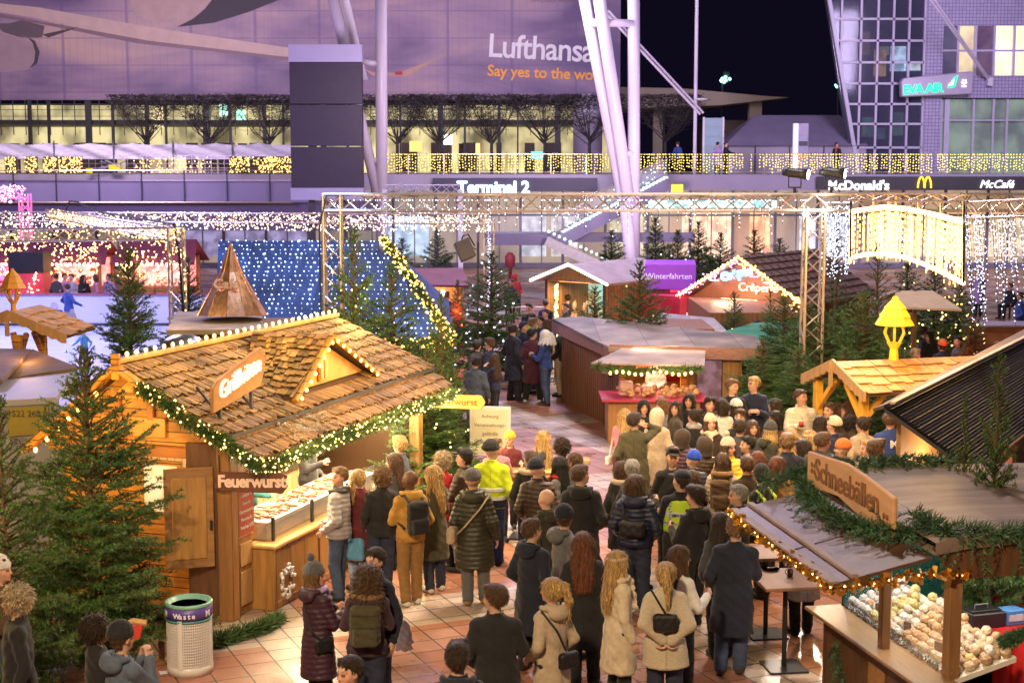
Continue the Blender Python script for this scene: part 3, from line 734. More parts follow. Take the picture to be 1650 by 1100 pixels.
o = m.build('light_curtain', M_BULBY, rl); o['kind'] = 'stuff'
fa = thing('deck_fascia', 'lilac grey fascia below the upper deck railing', 'fascia', (0, 84, 0))
MB().box((8, -.12, 5.05), (100, .18, .86)).build('fascia_panel', mat('fascia', (.33, .30, .38), .5, .1, .6), fa)
sg = thing('terminal_sign', 'white lit Terminal 2 lettering on the dark sign band', 'sign', (XY(795, 83.5, 4.9), 83.6, 4.9))
MB().box((1.2, .05, .02), (9.2, .12, .75)).build('sign_board', mat('signboard', (.055, .05, .085), .5, .1, 1), sg)
text('lettering', 'Terminal 2', glow('sign_white', (.62, .95, 1.0), 4.5), .92, (0, -.06, -.42), (R(90), 0, 0), sg, .03, bold=.02)
mb_ = thing('burger_sign', 'dark sign band with white burger restaurant lettering and yellow arches', 'sign', (XY(1490, 83.5, 4.9), 83.6, 4.95))
MB().box((1.5, .05, .08), (15, .12, .70)).build('sign_board', mat('signboard2', (.045, .045, .04), .5, .1, 1), mb_)
text('lettering', "McDonald's", glow('sign_pure', (.95, .93, 1.0), 1.6), .72, (XY(1384, 83.5, 4.9) - mb_.location.x, -.06, -.30), (R(90), 0, 0), mb_, .03, bold=.015)
text('lettering', 'McCafé', glow('sign_pure', (1, 1, 1), 2), .62, (XY(1606, 83.5, 4.9) - mb_.location.x, -.06, -.20), (R(90), 0, 0), mb_, .03, shear=.3)
def arches(parent, cx, s, z):
    m = MB()
    for q in (-1, 1):
        m.tube([(cx + q * .23 * s + .23 * s * math.cos(a), -.07, z + .75 * s * math.sin(a)) for a in [math.pi * i / 12 for i in range(13)]], .055 * s, 6)
    return m.build('golden_arches', glow('arch_yellow', (1, .62, .02), 2.0), parent)
arches(mb_, 0, .8, -.2)
s2 = thing('small_arches_sign', 'small yellow box sign with arches beside the lit staircase', 'sign', (XY(1096, 80, 4.7), 81.5, 4.75))
MB().box((0, 0, 0), (.62, .12, .42)).build('sign_box', glow('arch_box', (1, .62, .03), 1.2), s2);
pp = thing('deck_parapet', 'panelled lilac parapet of the upper deck behind the ice rink', 'parapet', (0, 80, 0))
m = MB(); n = MB(); xa = -38.0
M_PARA = mat('parapet_panel', (.34, .31, .44), .45, .10, .5)
while xa < XY(470, 80, 4.6): m.box((xa + 1.12, 0, 4.6), (2.22, .12, 1.15)); n.box((xa, -.09, 4.85), (.07, .06, 1.75)); xa += 2.28
m.each('panel', M_PARA, pp); n.each('upright', M_DKGREY, pp)
MB().box((XY(200, 80, 4.6) - 9, .1, 5.19), (42, .4, .05)).tube([(-40, -.1, 5.72), (XY(470, 80, 5.7), -.1, 5.72)], .03, 6).tube([(-40, -.1, 4.02), (XY(470, 80, 5.7), -.1, 4.02)], .05, 6).build('rail', M_METAL, pp)
MB().box((-25, .6, 3.3), (36, .5, 1.6)).build('lower_band', mat('para_low', (.24, .21, .30), .6, .1, 1), pp)
tp = thing('tarpaulin_fence', 'white sheet tied to the fence on the upper deck', 'fence', (0, 86, DZ))
me = MB(); nx = 220; xs0 = -33.0; xs1 = XY(470, 86, 6.5)
vs = []; fs = []
for i in range(nx + 1):
    x = xs0 + (xs1 - xs0) * i / nx; sag = .12 * abs(math.sin(x * 1.3)) ** .7
    for j in range(7):
        z = .85 + (1.78 - .85 - sag) * j / 6; vs.append((x, .05 * math.sin(x * 5 + j * 1.9) + .07 * math.sin(x * 2.3 + j), z))
for i in range(nx):
    for j in range(6): a = i * 7 + j; fs.append((a, a + 7, a + 8, a + 1))
me.add(vs, fs); me.build('tarpaulin', mat('tarpaulin', (.46, .44, .52), .6, .08, 3, .5, 6), tp, True)
m = MB(); x = xs0
while x < xs1: m.box((x, -.1, .95), (.07, .07, 1.9)); x += 3.4
m.each('fence_post', M_DKGREY, tp)
m = MB(); x = xs0
while x < xs1: m.box((x, -2.2, .55), (.02, .02, 1.05)); x += .36
for z in (.1, .35, .6, .85, 1.05): m.box(((xs0 + xs1) / 2, -2.2, z), (xs1 - xs0, .02, .02))
m.build('mesh_panel', M_METAL, tp)
lc = thing('light_curtain_left', 'patches of warm fairy lights on the far left deck railing', 'light curtain', (0, 82.5, DZ))
lc.name = 'light_curtain'
m = MB()
for a, b in ((8, 26), (40, 60), (70, 92), (95, 132), (370, 402), (408, 470), (205, 340)):
    n_ = int((b - a) * (3.2 if a != 205 else .9))
    for i in range(n_): m.octa((XY(rnd.uniform(a, b), 82.5, 6), rnd.uniform(-.02, .02), rnd.uniform(.1, .95)), .036)
o = m.build('fairy_lights', glow('amber_bulb', (1, .68, .18), 2.4), lc); o['kind'] = 'stuff'
m = MB();
for a, b in ((8, 26), (40, 60), (70, 92), (95, 132), (370, 402), (408, 470)): m.box(((XY(a, 82.5, 6) + XY(b, 82.5, 6)) / 2, .12, .5), (XY(b, 82.5, 6) - XY(a, 82.5, 6), .05, .95))
m.each('planter_screen', mat('planter', (.05, .035, .03), .8, .2, 3), lc)
bk = thing('barrier_stack', 'heap of grey and yellow barrier boards lying on the left upper deck', 'barriers', (XY(170, 83.6, 6), 83.6, DZ))
m = MB()
for i in range(9): m.beam((rnd.uniform(-1.2, .6), 0, rnd.uniform(.2, .9)), (rnd.uniform(-.2, 1.3), rnd.uniform(-.2, .2), rnd.uniform(.2, .8)), .16, .05)
m.each('board', mat('barrier_grey', (.25, .25, .33), .5), bk)
MB().box((.55, -.2, .38), (.62, .08, .3)).box((-.85, -.2, .2), (.36, .08, .26)).each('yellow_board', mat('barrier_yellow', (.75, .72, .02), .5), bk)
# -- shops below the deck
sh = thing('shop_front', 'row of lit glazed shop fronts under the upper deck', 'shop front', (0, 88, 0))
MB().box((0, 3.0, 2.3), (110, .2, 4.6)).build('shop_interior', lit_panel('shop_lit', (.74, .60, .44), (.04, .035, .055), .36, .35, (1, 1, .35)), sh)
m = MB(); x = -52
while x < 52: m.box((x, 0, 2.3), (.16, .16, 4.6)); m.box((x + 1.25, 0, 2.3), (.06, .1, 4.6)); x += 2.5
m.box((0, 0, 3.1), (110, .12, .12)); m.box((0, 0, .15), (110, .14, .3)); m.build('mullions', mat('mullion', (.30, .28, .34), .4, .1, 2), sh)
MB().quad((-52, -.02, .3), (52, -.02, .3), (52, -.02, 4.6), (-52, -.02, 4.6)).build('window_pane', M_GLASS, sh)
for k, (px, w, c, s) in enumerate(((860, 1.5, (.8, .85, .9), .8), (910, 1.6, (.85, .8, .7), .8), (1140, 3.0, (1, .62, .40), 1.4), (1225, 1.2, (1, .5, .25), 1.5), (1330, 3, (.8, .85, 1), .9), (1500, 6, (1, .72, .35), .9), (1620, 3, (1, .8, .5), .8), (1010, 2, (1, .9, .6), .7), (400, 8, (.6, .55, .95), .5), (650, 3, (.6, .8, 1), .8))):
    MB().box((XY(px, 89, 2), 1.2, 1.9), (w, .1, 2.6)).build('shop_display', lit_panel('disp%d' % k, c, tuple(q * .35 for q in c), s, 1.6), sh)
MB().box((XY(1150, 87, 3.7), -.5, 3.75), (7.5, .1, .42)).build('light_strip', lit_panel('strip', (.55, .95, .85), (.05, .15, .15), 2.2, 2.5), sh)
# -- staircase from the deck
st = thing('staircase', 'staircase with lit balustrades climbing to the upper deck', 'staircase', (0, 0, 0))
M_LILAC = mat('stair_soffit', (.20, .18, .27), .5, .1, 1)
a = aty(1075, 285, 80); b = aty(905, 375, 78); b.z += 0
m = MB()
for dy in (0, 2.4): m.beam(a + Vector((0, dy, -.35)), b + Vector((0, dy, -.35)), .12, .75)
m.build('stringer', M_LILAC, st)
m = MB(); nst = 26
for i in range(nst): p = a.lerp(b, (i + .5) / nst); m.box((p.x, p.y + 1.2, p.z - .05), (.42, 2.3, .05))
m.build('steps', M_GREY, st)
m = MB(); mg = MB()
for dy in (-.02, 2.42):
    m.beam(a + Vector((0, dy, .95)), b + Vector((0, dy, .95)), .05, .05)
    q0, q1 = a + Vector((0, dy, .05)), b + Vector((0, dy, .05)); mg.quad(q0, q1, q1 + Vector((0, 0, .88)), q0 + Vector((0, 0, .88)))
m.build('handrail', M_METAL, st); mg.build('glass_balustrade', M_GLASS, st)
m = MB()
for i in range(90):
    p = a.lerp(b, rnd.random()); m.ball((p.x, p.y + rnd.choice((-.08, .4, 1.2, 2.3)), p.z + rnd.uniform(-.1, .85)), rnd.uniform(.03, .055), 5, 3)
for i in range(30): p = a.lerp(b, (i + .5) / 30); m.ball((p.x, p.y - .1, p.z + .02), .09, 6, 4, (1.6, .6, .6))
o = m.build('stair_lights', glow('stair_bulb', (.60, 1.0, .80), 1.3), st); o['kind'] = 'stuff'
l0 = aty(905, 375, 78); l1 = aty(790, 378, 78)
MB().box(((l0.x + l1.x) / 2, 79.2, l0.z - .35), (l0.x - l1.x + .6, 2.6, .6)).box((aty(1010, 392, 79).x, 80.5, l0.z - .35), (7.5, .6, .5)).build('landing', M_LILAC, st)
c = aty(1000, 445, 77.0)
m = MB(); p0 = aty(880, 388, 77.5)
m.beam(p0, c, .12, .5); m.beam(p0 + Vector((0, 1.8, 0)), c + Vector((0, 1.8, 0)), .12, .5); m.build('lower_stringer', mat('pale_stringer', (.55, .53, .48), .5), st)
m = MB()
for i in range(14): p = p0.lerp(c, (i + .5) / 14); m.ball((p.x, p.y - .1, p.z + .55), .08, 6, 4)
m.build('lower_lights', MATS['stair_bulb'], st)
MB().quad(l1 + Vector((0, 0, 0)), l0, l0 + Vector((0, 0, .95)), l1 + Vector((0, 0, .95))).build('landing_glass', M_GLASS, st)
# -- terminal building with the printed screen facade
FY = 105.0
tb = thing('terminal_building', 'terminal building with a huge airline advert over a lit glass storey', 'building', (0, 0, 0))
xR = XY(1000, FY, 16); xL = -46.0; zb = aty(300, 161, FY).z
def advert():
    m = bpy.data.materials.new('advert_print'); m.use_nodes = True; nt = m.node_tree; N = nt.nodes; L = nt.links; p = N['Principled BSDF']; p.inputs['Roughness'].default_value = .55
    tc = N.new('ShaderNodeTexCoord'); mp = N.new('ShaderNodeMapping'); mp.inputs['Scale'].default_value = (.055, .1, .16); L.new(tc.outputs['Object'], mp.inputs[0])
    nz = N.new('ShaderNodeTexNoise'); nz.inputs['Scale'].default_value = 1.6; nz.inputs['Detail'].default_value = 6; nz.inputs['Distortion'].default_value = .6; L.new(mp.outputs[0], nz.inputs[0])
    cr = N.new('ShaderNodeValToRGB'); e = cr.color_ramp.elements; e[0].position = .33; e[0].color = (.13, .085, .19, 1); e[1].position = .68; e[1].color = (.50, .33, .32, 1)
    e2 = cr.color_ramp.elements.new(.5); e2.color = (.30, .20, .30, 1); L.new(nz.outputs[0], cr.inputs[0])
    sx = N.new('ShaderNodeSeparateXYZ'); L.new(tc.outputs['Object'], sx.inputs[0])
    def grid(o, per, w):
        q = N.new('ShaderNodeMath'); q.operation = 'PINGPONG'; q.inputs[1].default_value = per / 2; L.new(o, q.inputs[0])
        r_ = N.new('ShaderNodeMath'); r_.operation = 'LESS_THAN'; r_.inputs[1].default_value = w; L.new(q.outputs[0], r_.inputs[0]); return r_.outputs[0]
    g1 = grid(sx.outputs[0], 4.45, .10); g2 = grid(sx.outputs[2], 1.85, .035); g3 = grid(sx.outputs[0], .52, .028)
    mm = N.new('ShaderNodeMath'); mm.operation = 'MAXIMUM'; L.new(g1, mm.inputs[0]); L.new(g2, mm.inputs[1])
    g3s = N.new('ShaderNodeMath'); g3s.operation = 'MULTIPLY'; g3s.inputs[1].default_value = .35; L.new(g3, g3s.inputs[0])
    mm2 = N.new('ShaderNodeMath'); mm2.operation = 'MAXIMUM'; L.new(mm.outputs[0], mm2.inputs[0]); L.new(g3s.outputs[0], mm2.inputs[1])
    s = N.new('ShaderNodeMath'); s.operation = 'MULTIPLY'; s.inputs[1].default_value = .5; L.new(mm2.outputs[0], s.inputs[0])
    mx = N.new('ShaderNodeMix'); mx.data_type = 'RGBA'; L.new(s.outputs[0], mx.inputs[0]); L.new(cr.outputs[0], mx.inputs[6]); mx.inputs[7].default_value = (.13, .08, .22, 1)
    L.new(mx.outputs[2], p.inputs['Base Color'])
    L.new(mx.outputs[2], p.inputs['Emission Color']); p.inputs['Emission Strength'].default_value = .12; m.cycles.emission_sampling = 'NONE'  # print emits a little of its own colour
    return m
MB().box(((xL + xR) / 2, FY + .4, (zb + 27) / 2), (xR - xL, .8, 27 - zb)).build('advert_screen', advert(), tb)
adm = lambda n, c: mat(n, c, .55, .12, 1.5, emit=c, estr=.12)
def flat(name, pts, m, off):
    P = [aty(x, y, FY - off) for x, y in pts]; return MB().prism([(p.x, p.y, p.z) for p in P], (0, .008, 0)).build(name, m, tb)
flat('printed_wing', [(-40, 2), (60, 12), (240, 44), (470, 78), (470, 92), (340, 84), (200, 60), (60, 30), (-40, 14)], adm('ad_wing', (.52, .36, .34)), .02)
flat('printed_wing_edge', [(-40, 16), (80, 37), (240, 66), (470, 93), (470, 98), (220, 70), (60, 38), (-40, 22)], adm('ad_edge', (.22, .13, .17)), .03)
flat('printed_engine', [(-40, 58), (0, 55), (35, 62), (55, 72), (58, 95), (50, 112), (0, 117), (-40, 118)], adm('ad_engine', (.36, .24, .28)), .02)
flat('printed_cowl', [(44, 60), (56, 66), (64, 84), (60, 102), (46, 112), (55, 100), (57, 85), (53, 70)], adm('ad_cowl', (.07, .05, .06)), .04)
flat('printed_pylon', [(-10, 38), (15, 38), (35, 33), (72, 42), (68, 60), (60, 61), (30, 60), (5, 52)], adm('ad_pylon', (.13, .09, .11)), .05)
flat('printed_flap', [(68, 56), (128, 43), (110, 50), (78, 61)], adm('ad_cowl', (.07, .05, .06)), .04)
flat('printed_tail', [(285, 44), (312, 30), (330, 15), (345, -4), (420, -4), (450, 0), (400, 20), (345, 37)], adm('ad_tail', (.03, .02, .04)), .04)
flat('printed_fuselage', [(210, -4), (345, -4), (328, 15), (300, 40), (240, 34), (215, 20)], adm('ad_fus', (.42, .28, .28)), .02)
flat('printed_wing_tip', [(585, 110), (600, 116), (640, 118), (700, 96), (712, 92), (655, 124), (600, 122)], adm('ad_tip', (.46, .26, .22)), .03)
flat('printed_tip_light', [(636, 116), (648, 115), (649, 121), (637, 121)], adm('ad_red', (.45, .03, .05)), .05)
pos = aty(785, 91, FY - .06); text('printed_name', 'Lufthansa', adm('ad_white', (.80, .74, .80)), 2.25, pos, (R(90), R(3.0), 0), tb, .01, 'LEFT', .03, space=.93).scale = (.94, 1, 1)
pos = aty(785, 122, FY - .06); text('printed_slogan', 'Say yes to the world', adm('ad_orange', (.90, .36, .06)), 1.06, pos, (R(90), R(2.4), 0), tb, .01, 'LEFT', .022, space=.97)
pos = aty(855, 4, FY - .06); text('printed_line', 'OFFIZIELLE AIRLINE', adm('ad_line', (.20, .10, .16)), .36, pos, (R(90), 0, 0), tb, .005, 'LEFT')
MB().box(((xL + xR) / 2, FY + 9, (DZ + zb) / 2), (xR - xL, .2, zb - DZ)).build('lit_hall', lit_panel('hall_lit', (.80, .68, .34), (.10, .09, .05), .85, .8, (.7, 1, .5)), tb)
MB().box(((xL + xR) / 2, FY + 6, aty(0, 196, FY).z), (xR - xL, 10, .28)).build('gallery_floor', mat('gallery', (.05, .05, .045), .6), tb)
m = MB(); x = xL; i = 0
while x < xR: m.box((x, FY + .2, (DZ + zb) / 2), ((.40, .16, .22, .12)[i % 4], .3, zb - DZ)); x += (1.7, 2.4, 1.3, 2.8)[i % 4]; i += 1
m.build('facade_posts', mat('facade_post', (.045, .045, .05), .5), tb)
m = MB(); x = xL
while x < xR: m.box((x, FY + .1, (DZ + zb) / 2 + 1.3), (.05, .08, 2.4)); x += .86
for z in (9.45, 9.9, 10.3): m.box(((xL + xR) / 2, FY + .1, z), (xR - xL, .05, .035))
m.build('glazing_bars', M_DKGREY, tb)
m = MB(); m.lathe([(.95, 0), (.95, zb - DZ)], (XY(947, 98, 8), 98, DZ), 20)
m.build('round_column', mat('round_col', (.55, .50, .62), .35, .1, 1), tb, True)
m = MB()
for i in range(26):
    x = rnd.uniform(-40, 5); w = rnd.uniform(.3, 1.3); m.box((x, FY + rnd.uniform(3, 8), DZ + 1.1), (w, .2, 2.2))
m.each('hall_furniture', mat('hall_dark', (.10, .07, .06), .6), tb)
for k, (px, py, c) in enumerate(((360, 178, (.5, 1, .8)), (670, 236, (1, .45, .1)), (770, 240, (1, .5, .15)), (865, 250, (.1, .75, .8)), (388, 188, (.4, 1, .7)), (720, 225, (.9, 1, .9)), (255, 190, (1, .8, .4)))):
    p = aty(px, py, FY + 2.5); MB().box(p, (rnd.uniform(.3, .9), .1, rnd.uniform(.4, 1.4))).build('lit_display', glow('hall_glow%d' % k, c, 1.6), tb)
# -- video wall and masts
vw = thing('video_wall', 'tall switched-off video wall with dark panels and pale header', 'screen', (XY(527, 74, 8), 74, 0))
zt, z1, z2, z3 = aty(527, 73, 74).z, aty(527, 101, 74).z, aty(527, 303, 74).z, aty(527, 322, 74).z; W = 115 / 2400 * 73.5
m = MB()
for k in range(3):
    q0 = z2 + (z1 - z2) * k / 3; q1 = z2 + (z1 - z2) * (k + 1) / 3; m.box((0, 0, (q0 + q1) / 2), (W, .7, q1 - q0 - .05))
m.build('screen_panels', mat('led_panel', (.05, .04, .06), .55, .12, 3), vw, bev=.01)
MB().box((0, 0, (zt + z1) / 2), (W + .05, .8, zt - z1)).box((0, 0, (z3 + z2) / 2), (W + .05, .8, z2 - z3)).build('header', mat('header', (.50, .48, .66), .5, .05, 1), vw)
MB().box((-.8, 0, z3 / 2), (.3, .3, z3)).box((.8, 0, z3 / 2), (.3, .3, z3)).each('leg', M_DKGREY, vw)
M_MAST = mat('mast_paint', (.72, .66, .76), .35, .06, 1)
def mast(name, label, tubes, bars, cables=()):
    t = thing(name, label, 'mast', (0, 0, 0))
    for (a, b, Y, r) in tubes:
        pa, pb = aty(*a, Y), aty(*b, Y); d = pa - pb
        if a[1] <= 0: pa = pb + d * (1 + 8 / d.length)
        MB().tube([pa, pb], r, 14).build('mast_leg', M_MAST, t, True)
    for (a, b, Y, r) in bars: MB().tube([aty(*a, Y), aty(*b, Y)], r, 10).build('cross_tube', M_MAST, t, True)
    for (a, b, Y) in cables: MB().tube([aty(*a, Y), aty(*b, Y + 3)], .07, 6).build('stay_cable', M_MAST, t)
    return t
mast('roof_mast', 'white tubular A-shaped roof mast beside the dark video wall', [((537, 0), (612, 330), 76, .27), ((555, 0), (585, 130), 76.8, .25), ((614, 0), (616, 470), 76, .30)], [((578, 97), (614, 104), 76, .17), ((596, 258), (616, 260), 76, .15)])
mast('roof_mast', 'white tubular triple roof mast in front of the airline advert edge', [((942, 0), (1006, 335), 79, .30), ((966, 0), (1014, 330), 78.4, .33), ((1021, 0), (1022, 470), 78.8, .32), ((1008, 330), (1021, 470), 78.4, .33)], [((948, 37), (1021, 38), 78.6, .20), ((1003, 247), (1021, 247), 78.6, .17)],
     [((975, 20), (1128, 184), 80), ((980, 18), (1133, 182), 80.3)])
ms = thing('thin_mast', 'thin lilac mast with a round dish behind the deck railing', 'mast', (XY(1120, 86, 8), 86, DZ))
MB().tube([(0, 0, 0), (0, 0, 14)], .10, 8).build('pole', M_MAST, ms); MB().lathe([(0, .12), (.34, .08), (.36, 0), (0, -.05)], (.32, -.1, 4.2), 16).build('dish', M_MAST, ms)
# -- office building on the right
ob = thing('office_building', 'leaning glass and metal office block with lit rooms', 'building', (0, 0, 0))
OY = 92.0
P0 = aty(1336, 0, OY); P1 = aty(1376, 238, OY)
top = 26.0; t_ = (top - P1.z) / (P0.z - P1.z); PT = P1.lerp(P0, t_)
xm = XY(1485, OY, 8)
base = DZ
MB().prism([(P1.x, OY + .6, base), (45, OY + .6, base), (45, OY + .6, top), (PT.x, OY + .6, top)], (5.2, 18, 0)).build('inner_block', lit_panel('office_dark', (.035, .035, .06), (.008, .008, .016), .5, .25), ob)
M_FR = mat('office_frame', (.60, .56, .68), .4, .06, 1)
m = MB()
def lean(z): return P1.x + (P0.x - P1.x) * (z - P1.z) / (P0.z - P1.z)
m.beam((lean(base), OY, base), (lean(top), OY, top), .22, .3)
rows = [aty(1420, y, OY).z for y in (238, 200, 168, 135, 101, 66, 31, -5, -40, -75)]
for z in rows: m.box(((lean(z) + xm) / 2, OY, z), (xm - lean(z), .16, .13))
for px in (1383, 1410, 1435, 1460, 1485):
    x = XY(px, OY, 8); zt_ = min(top, P1.z + (P0.z - P1.z) * (x - P1.x) / (P0.x - P1.x) if x < P0.x - 0 and x < P1.x else top)
    if x < P1.x: pass
    m.box((x, OY, (base + top) / 2), (.13, .16, top - base))
for k in range(1, 4):
    zz = P1.z; x = P1.x - k * .95
    if x > PT.x: z0 = P1.z + (x - P1.x) / (P0.x - P1.x) * (P0.z - P1.z); m.box((x, OY, (z0 + top) / 2), (.11, .14, top - z0))
m.build('curtain_frame', M_FR, ob)
MB().prism([(P1.x, OY + .1, base), (xm, OY + .1, base), (xm, OY + .1, top), (PT.x, OY + .1, top)], (0, .05, 0)).build('tinted_pane', mat('tinted', (.10, .10, .16), .08, .1, 1, alpha=.45), ob)
m = MB()
def perf(name, x0, x1, z0, z1, y):
    w = bpy.data.materials.get('perforated')
    MB().box(((x0 + x1) / 2, y, (z0 + z1) / 2), (x1 - x0, .2, z1 - z0)).build(name, w, ob)
pm = mat('perforated', (.50, .46, .60), .45, .05, 1); nt = pm.node_tree
bk_ = nt.nodes.new('ShaderNodeTexBrick'); bk_.offset = 0; bk_.inputs['Scale'].default_value = 1; bk_.inputs['Brick Width'].default_value = .21; bk_.inputs['Row Height'].default_value = .21; bk_.inputs['Mortar Size'].default_value = .018
bk_.inputs['Color1'].default_value = (.52, .48, .62, 1); bk_.inputs['Color2'].default_value = (.44, .40, .56, 1); bk_.inputs['Mortar'].default_value = (.20, .17, .30, 1)
tc = nt.nodes.new('ShaderNodeTexCoord'); mp = nt.nodes.new('ShaderNodeMapping'); mp.inputs['Rotation'].default_value = (R(90), 0, 0); nt.links.new(tc.outputs['Object'], mp.inputs[0]); nt.links.new(mp.outputs[0], bk_.inputs[0]); nt.links.new(bk_.outputs[0], nt.nodes['Principled BSDF'].inputs['Base Color'])
yz = lambda y: aty(1550, y, OY).z
x15, x16 = XY(1487, OY, 8), XY(1514, OY, 8)
perf('metal_pier', x15, x16, base, top, OY - .05)
perf('metal_spandrel', x16, 45, yz(158), yz(122), OY + .0)
perf('metal_spandrel', x16, 45, yz(42), top, OY + .0)
for k, (a, b, lit) in enumerate(((1516, 1538, 0), (1542, 1566, 1), (1571, 1596, 2), (1602, 1628, 3), (1632, 1656, 3), (1660, 1686, 1))):
    xa, xb = XY(a, OY, 10), XY(b, OY, 10)
    w = MB().box(((xa + xb) / 2, OY + .12, (yz(42) + yz(122)) / 2), (xb - xa, .1, yz(42) - yz(122))).build('window', [lit_panel('off0', (.09, .08, .13), (.03, .03, .05), .5, 1), lit_panel('off1', (.60, .50, .28), (.05, .045, .07), .9, .55), lit_panel('off2', (.10, .06, .10), (.03, .02, .05), .8, 1), lit_panel('off3', (.95, .80, .45), (.62, .46, .22), 1.0, .5)][lit], ob)
    MB().box((0, 0, 0), (.14, .3, yz(42) - yz(122))).build('window_frame', M_FR, w, loc=(xb + .08, OY, (yz(42) + yz(122)) / 2))
MB().box(((x16 + 45) / 2, OY, yz(82)), (45 - x16, .25, .12)).build('transom', M_FR, ob)
for (px, py, w_, h_, c, s) in ((1418, 102, .75, 1.6, (.75, .5, .25), .5), (1447, 95, .95, 1.5, (.55, .75, 1), 1.6), (1470, 108, 1.0, .45, (.8, .9, 1), 1.6), (1395, 70, .5, 1.4, (.3, .2, .14), .4), (1422, 82, .8, .5, (.5, .45, .35), .5), (1398, 205, .7, 1.2, (.15, .3, .25), .4), (1445, 200, .8, 1.4, (.15, .32, .25), .35), (1420, 215, .5, .7, (.2, .3, .35), .3)):
    p = aty(px, py, OY + .45); MB().box(p, (w_, .06, h_)).build('lit_room', lit_panel('room%d' % px, c, tuple(q * .3 for q in c), s, 1.8), ob)
MB().box(((xm + 45) / 2, OY + .5, (base + yz(160)) / 2), (45 - xm, .1, yz(160) - base)).build('lobby', lit_panel('lobby_lit', (.20, .27, .20), (.035, .045, .05), .55, .7), ob)
m = MB()
for px in (1516, 1525, 1568, 1600, 1622, 1660): m.box((XY(px, OY, 8), OY + .1, (base + yz(160)) / 2), (.12 if px != 1525 else .3, .2, yz(160) - base))
m.box(((x16 + 45) / 2, OY + .1, yz(194)), (45 - x16, .1, .08)); m.build('lobby_frame', M_FR, ob)
ev = thing('airline_sign', 'curved silver sign board with green lit airline lettering on the office block', 'sign', (XY(1508, 91, 10), 91.2, yz(140)))
pts = [(-2.1, -.66), (2.15, -.50), (2.2, .72), (2.05, .86), (-2.0, .46), (-2.15, .3)]
MB().prism([(x, -.35, z) for x, z in pts], (0, .6, 0)).build('sign_board', mat('silver_board', (.52, .47, .55), .35, .06, 2, metal=.2), ev, bev=.05)
MG = glow('eva_green', (.01, .85, .30), 1.3)
text('lettering', 'EVA AIR', MG, .74, (-2.0, -.38, -.50), (R(90), -R(3.5), 0), ev, .03, 'LEFT', .022, space=.88)
MB().prism([(.62, -.37, -.15), (1.05, -.37, -.08), (1.25, -.37, .62), (1.0, -.37, .48)], (0, -.03, 0)).build('sign_emblem', MG, ev)
MB().prism([(.66, -.41, -.02), (.95, -.41, .05), (1.02, -.41, .42)], (0, -.03, 0)).build('emblem_swoosh', glow('white_em', (1, .9, .85), 1.5), ev)
m = MB()
for k in range(10):
    a_ = 2 * math.pi * k / 10; b_ = 2 * math.pi * (k + 1) / 10; ra, rb = (.17, .08) if k % 2 else (.08, .17)
    m.beam((1.62 + ra * math.sin(a_), -.39, .22 + ra * math.cos(a_)), (1.62 + rb * math.sin(b_), -.39, .22 + rb * math.cos(b_)), .03, .03)
m.build('alliance_star', MATS['white_em'], ev); text('small_letters', 'STAR', MATS['white_em'], .13, (1.62, -.38, -.08), (R(90), 0, 0), ev, .01)
br = thing('stay_rod', 'pair of slanting steel stay rods anchored to the office block', 'stay', (0, 0, 0))
for d in (0, 7): MB().tube([aty(1493 + d, -8, 84), aty(1592 + d * .3, 128, 91.5)], .07, 6).build('rod', M_MAST, br)
p = aty(1594, 132, 91.6); MB().box(p, (.3, .5, .5)).build('anchor', M_WHITEMETAL, br)
# -- canopy, tent, totems in the far right
cp = thing('canopy_roof', 'flat pale canopy roof on a square column far behind the deck', 'canopy', (0, 110, 0))
xa, xb = XY(985, 110, 11), XY(1272, 110, 11); zz = aty(1100, 160, 110).z
m = MB(); n = 14
poly = [(xa, 0, zz + .9), (XY(1100, 110, 11), 0, zz + .78), (xb - 2, 0, zz + .25), (xb, 0, zz + .12), (xb - 1.5, 0, zz - .05), (XY(1160, 110, 11), 0, zz - .45), (xa, 0, zz - .7)]
m.prism(poly, (0, 9, 0)); m.build('roof_slab', mat('canopy', (.46, .38, .26), .6, .1, .6), cp, bev=.03)
MB().box((XY(1223, 110, 9), 2, (zz + DZ) / 2), (.9, .9, zz - DZ)).box((XY(1068, 110, 9), 4, (zz + DZ) / 2), (.7, .7, zz - DZ)).each('column', MATS['canopy'], cp)
p = aty(1040, 152, 112); MB().box((p.x + 1.5, 3, p.z), (7, 3, .1)).build('soffit_light', glow('soffit', (.9, .9, .75), 1.1), cp)
hb = thing('low_hall', 'low beige hall behind the tent under the night sky', 'building', (XY(1215, 118, 7), 118, DZ))
MB().box((0, 0, 2.0), (8, 6, 4.0)).box((6, 0, 1.5), (8, 6, 3.0)).build('wall', mat('hall_beige', (.16, .12, .09), .8, .2, 1), hb); MB().box((.5, -3.05, 1.6), (.8, .1, 1.6)).box((2.6, -3.05, 1.6), (1.0, .1, 1.2)).each('window', M_DKGREY, hb)
tn = thing('marquee_tent', 'grey lilac marquee tent on the upper deck', 'tent', (0, 96, DZ))
xa, xb = XY(1160, 96, 7), XY(1372, 96, 7); e = 1.7
MB().box(((xa + xb) / 2, 0, e / 2), (xb - xa, 8, e)).build('tent_wall', mat('tent_wall', (.42, .38, .46), .7, .1, 1), tn)
MB().add([(xa - .3, -4.2, e), (xb + .1, -4.2, e), (xb - .8, 0, e + 2.0), (xa + 2.2, 0, e + 2.0), (xb + .1, 4.2, e), (xa - .3, 4.2, e)], [(0, 1, 2, 3), (3, 2, 4, 5), (0, 3, 5), (1, 4, 2), (0, 5, 4, 1)]).build('tent_roof', mat('tent_roof', (.30, .26, .38), .6, .12, 1), tn)
m = MB()
for k in range(4): x = xa + 1.6 + k * (xb - xa) / 4; m.box((x, -4.02, e / 2), (.07, .06, e))
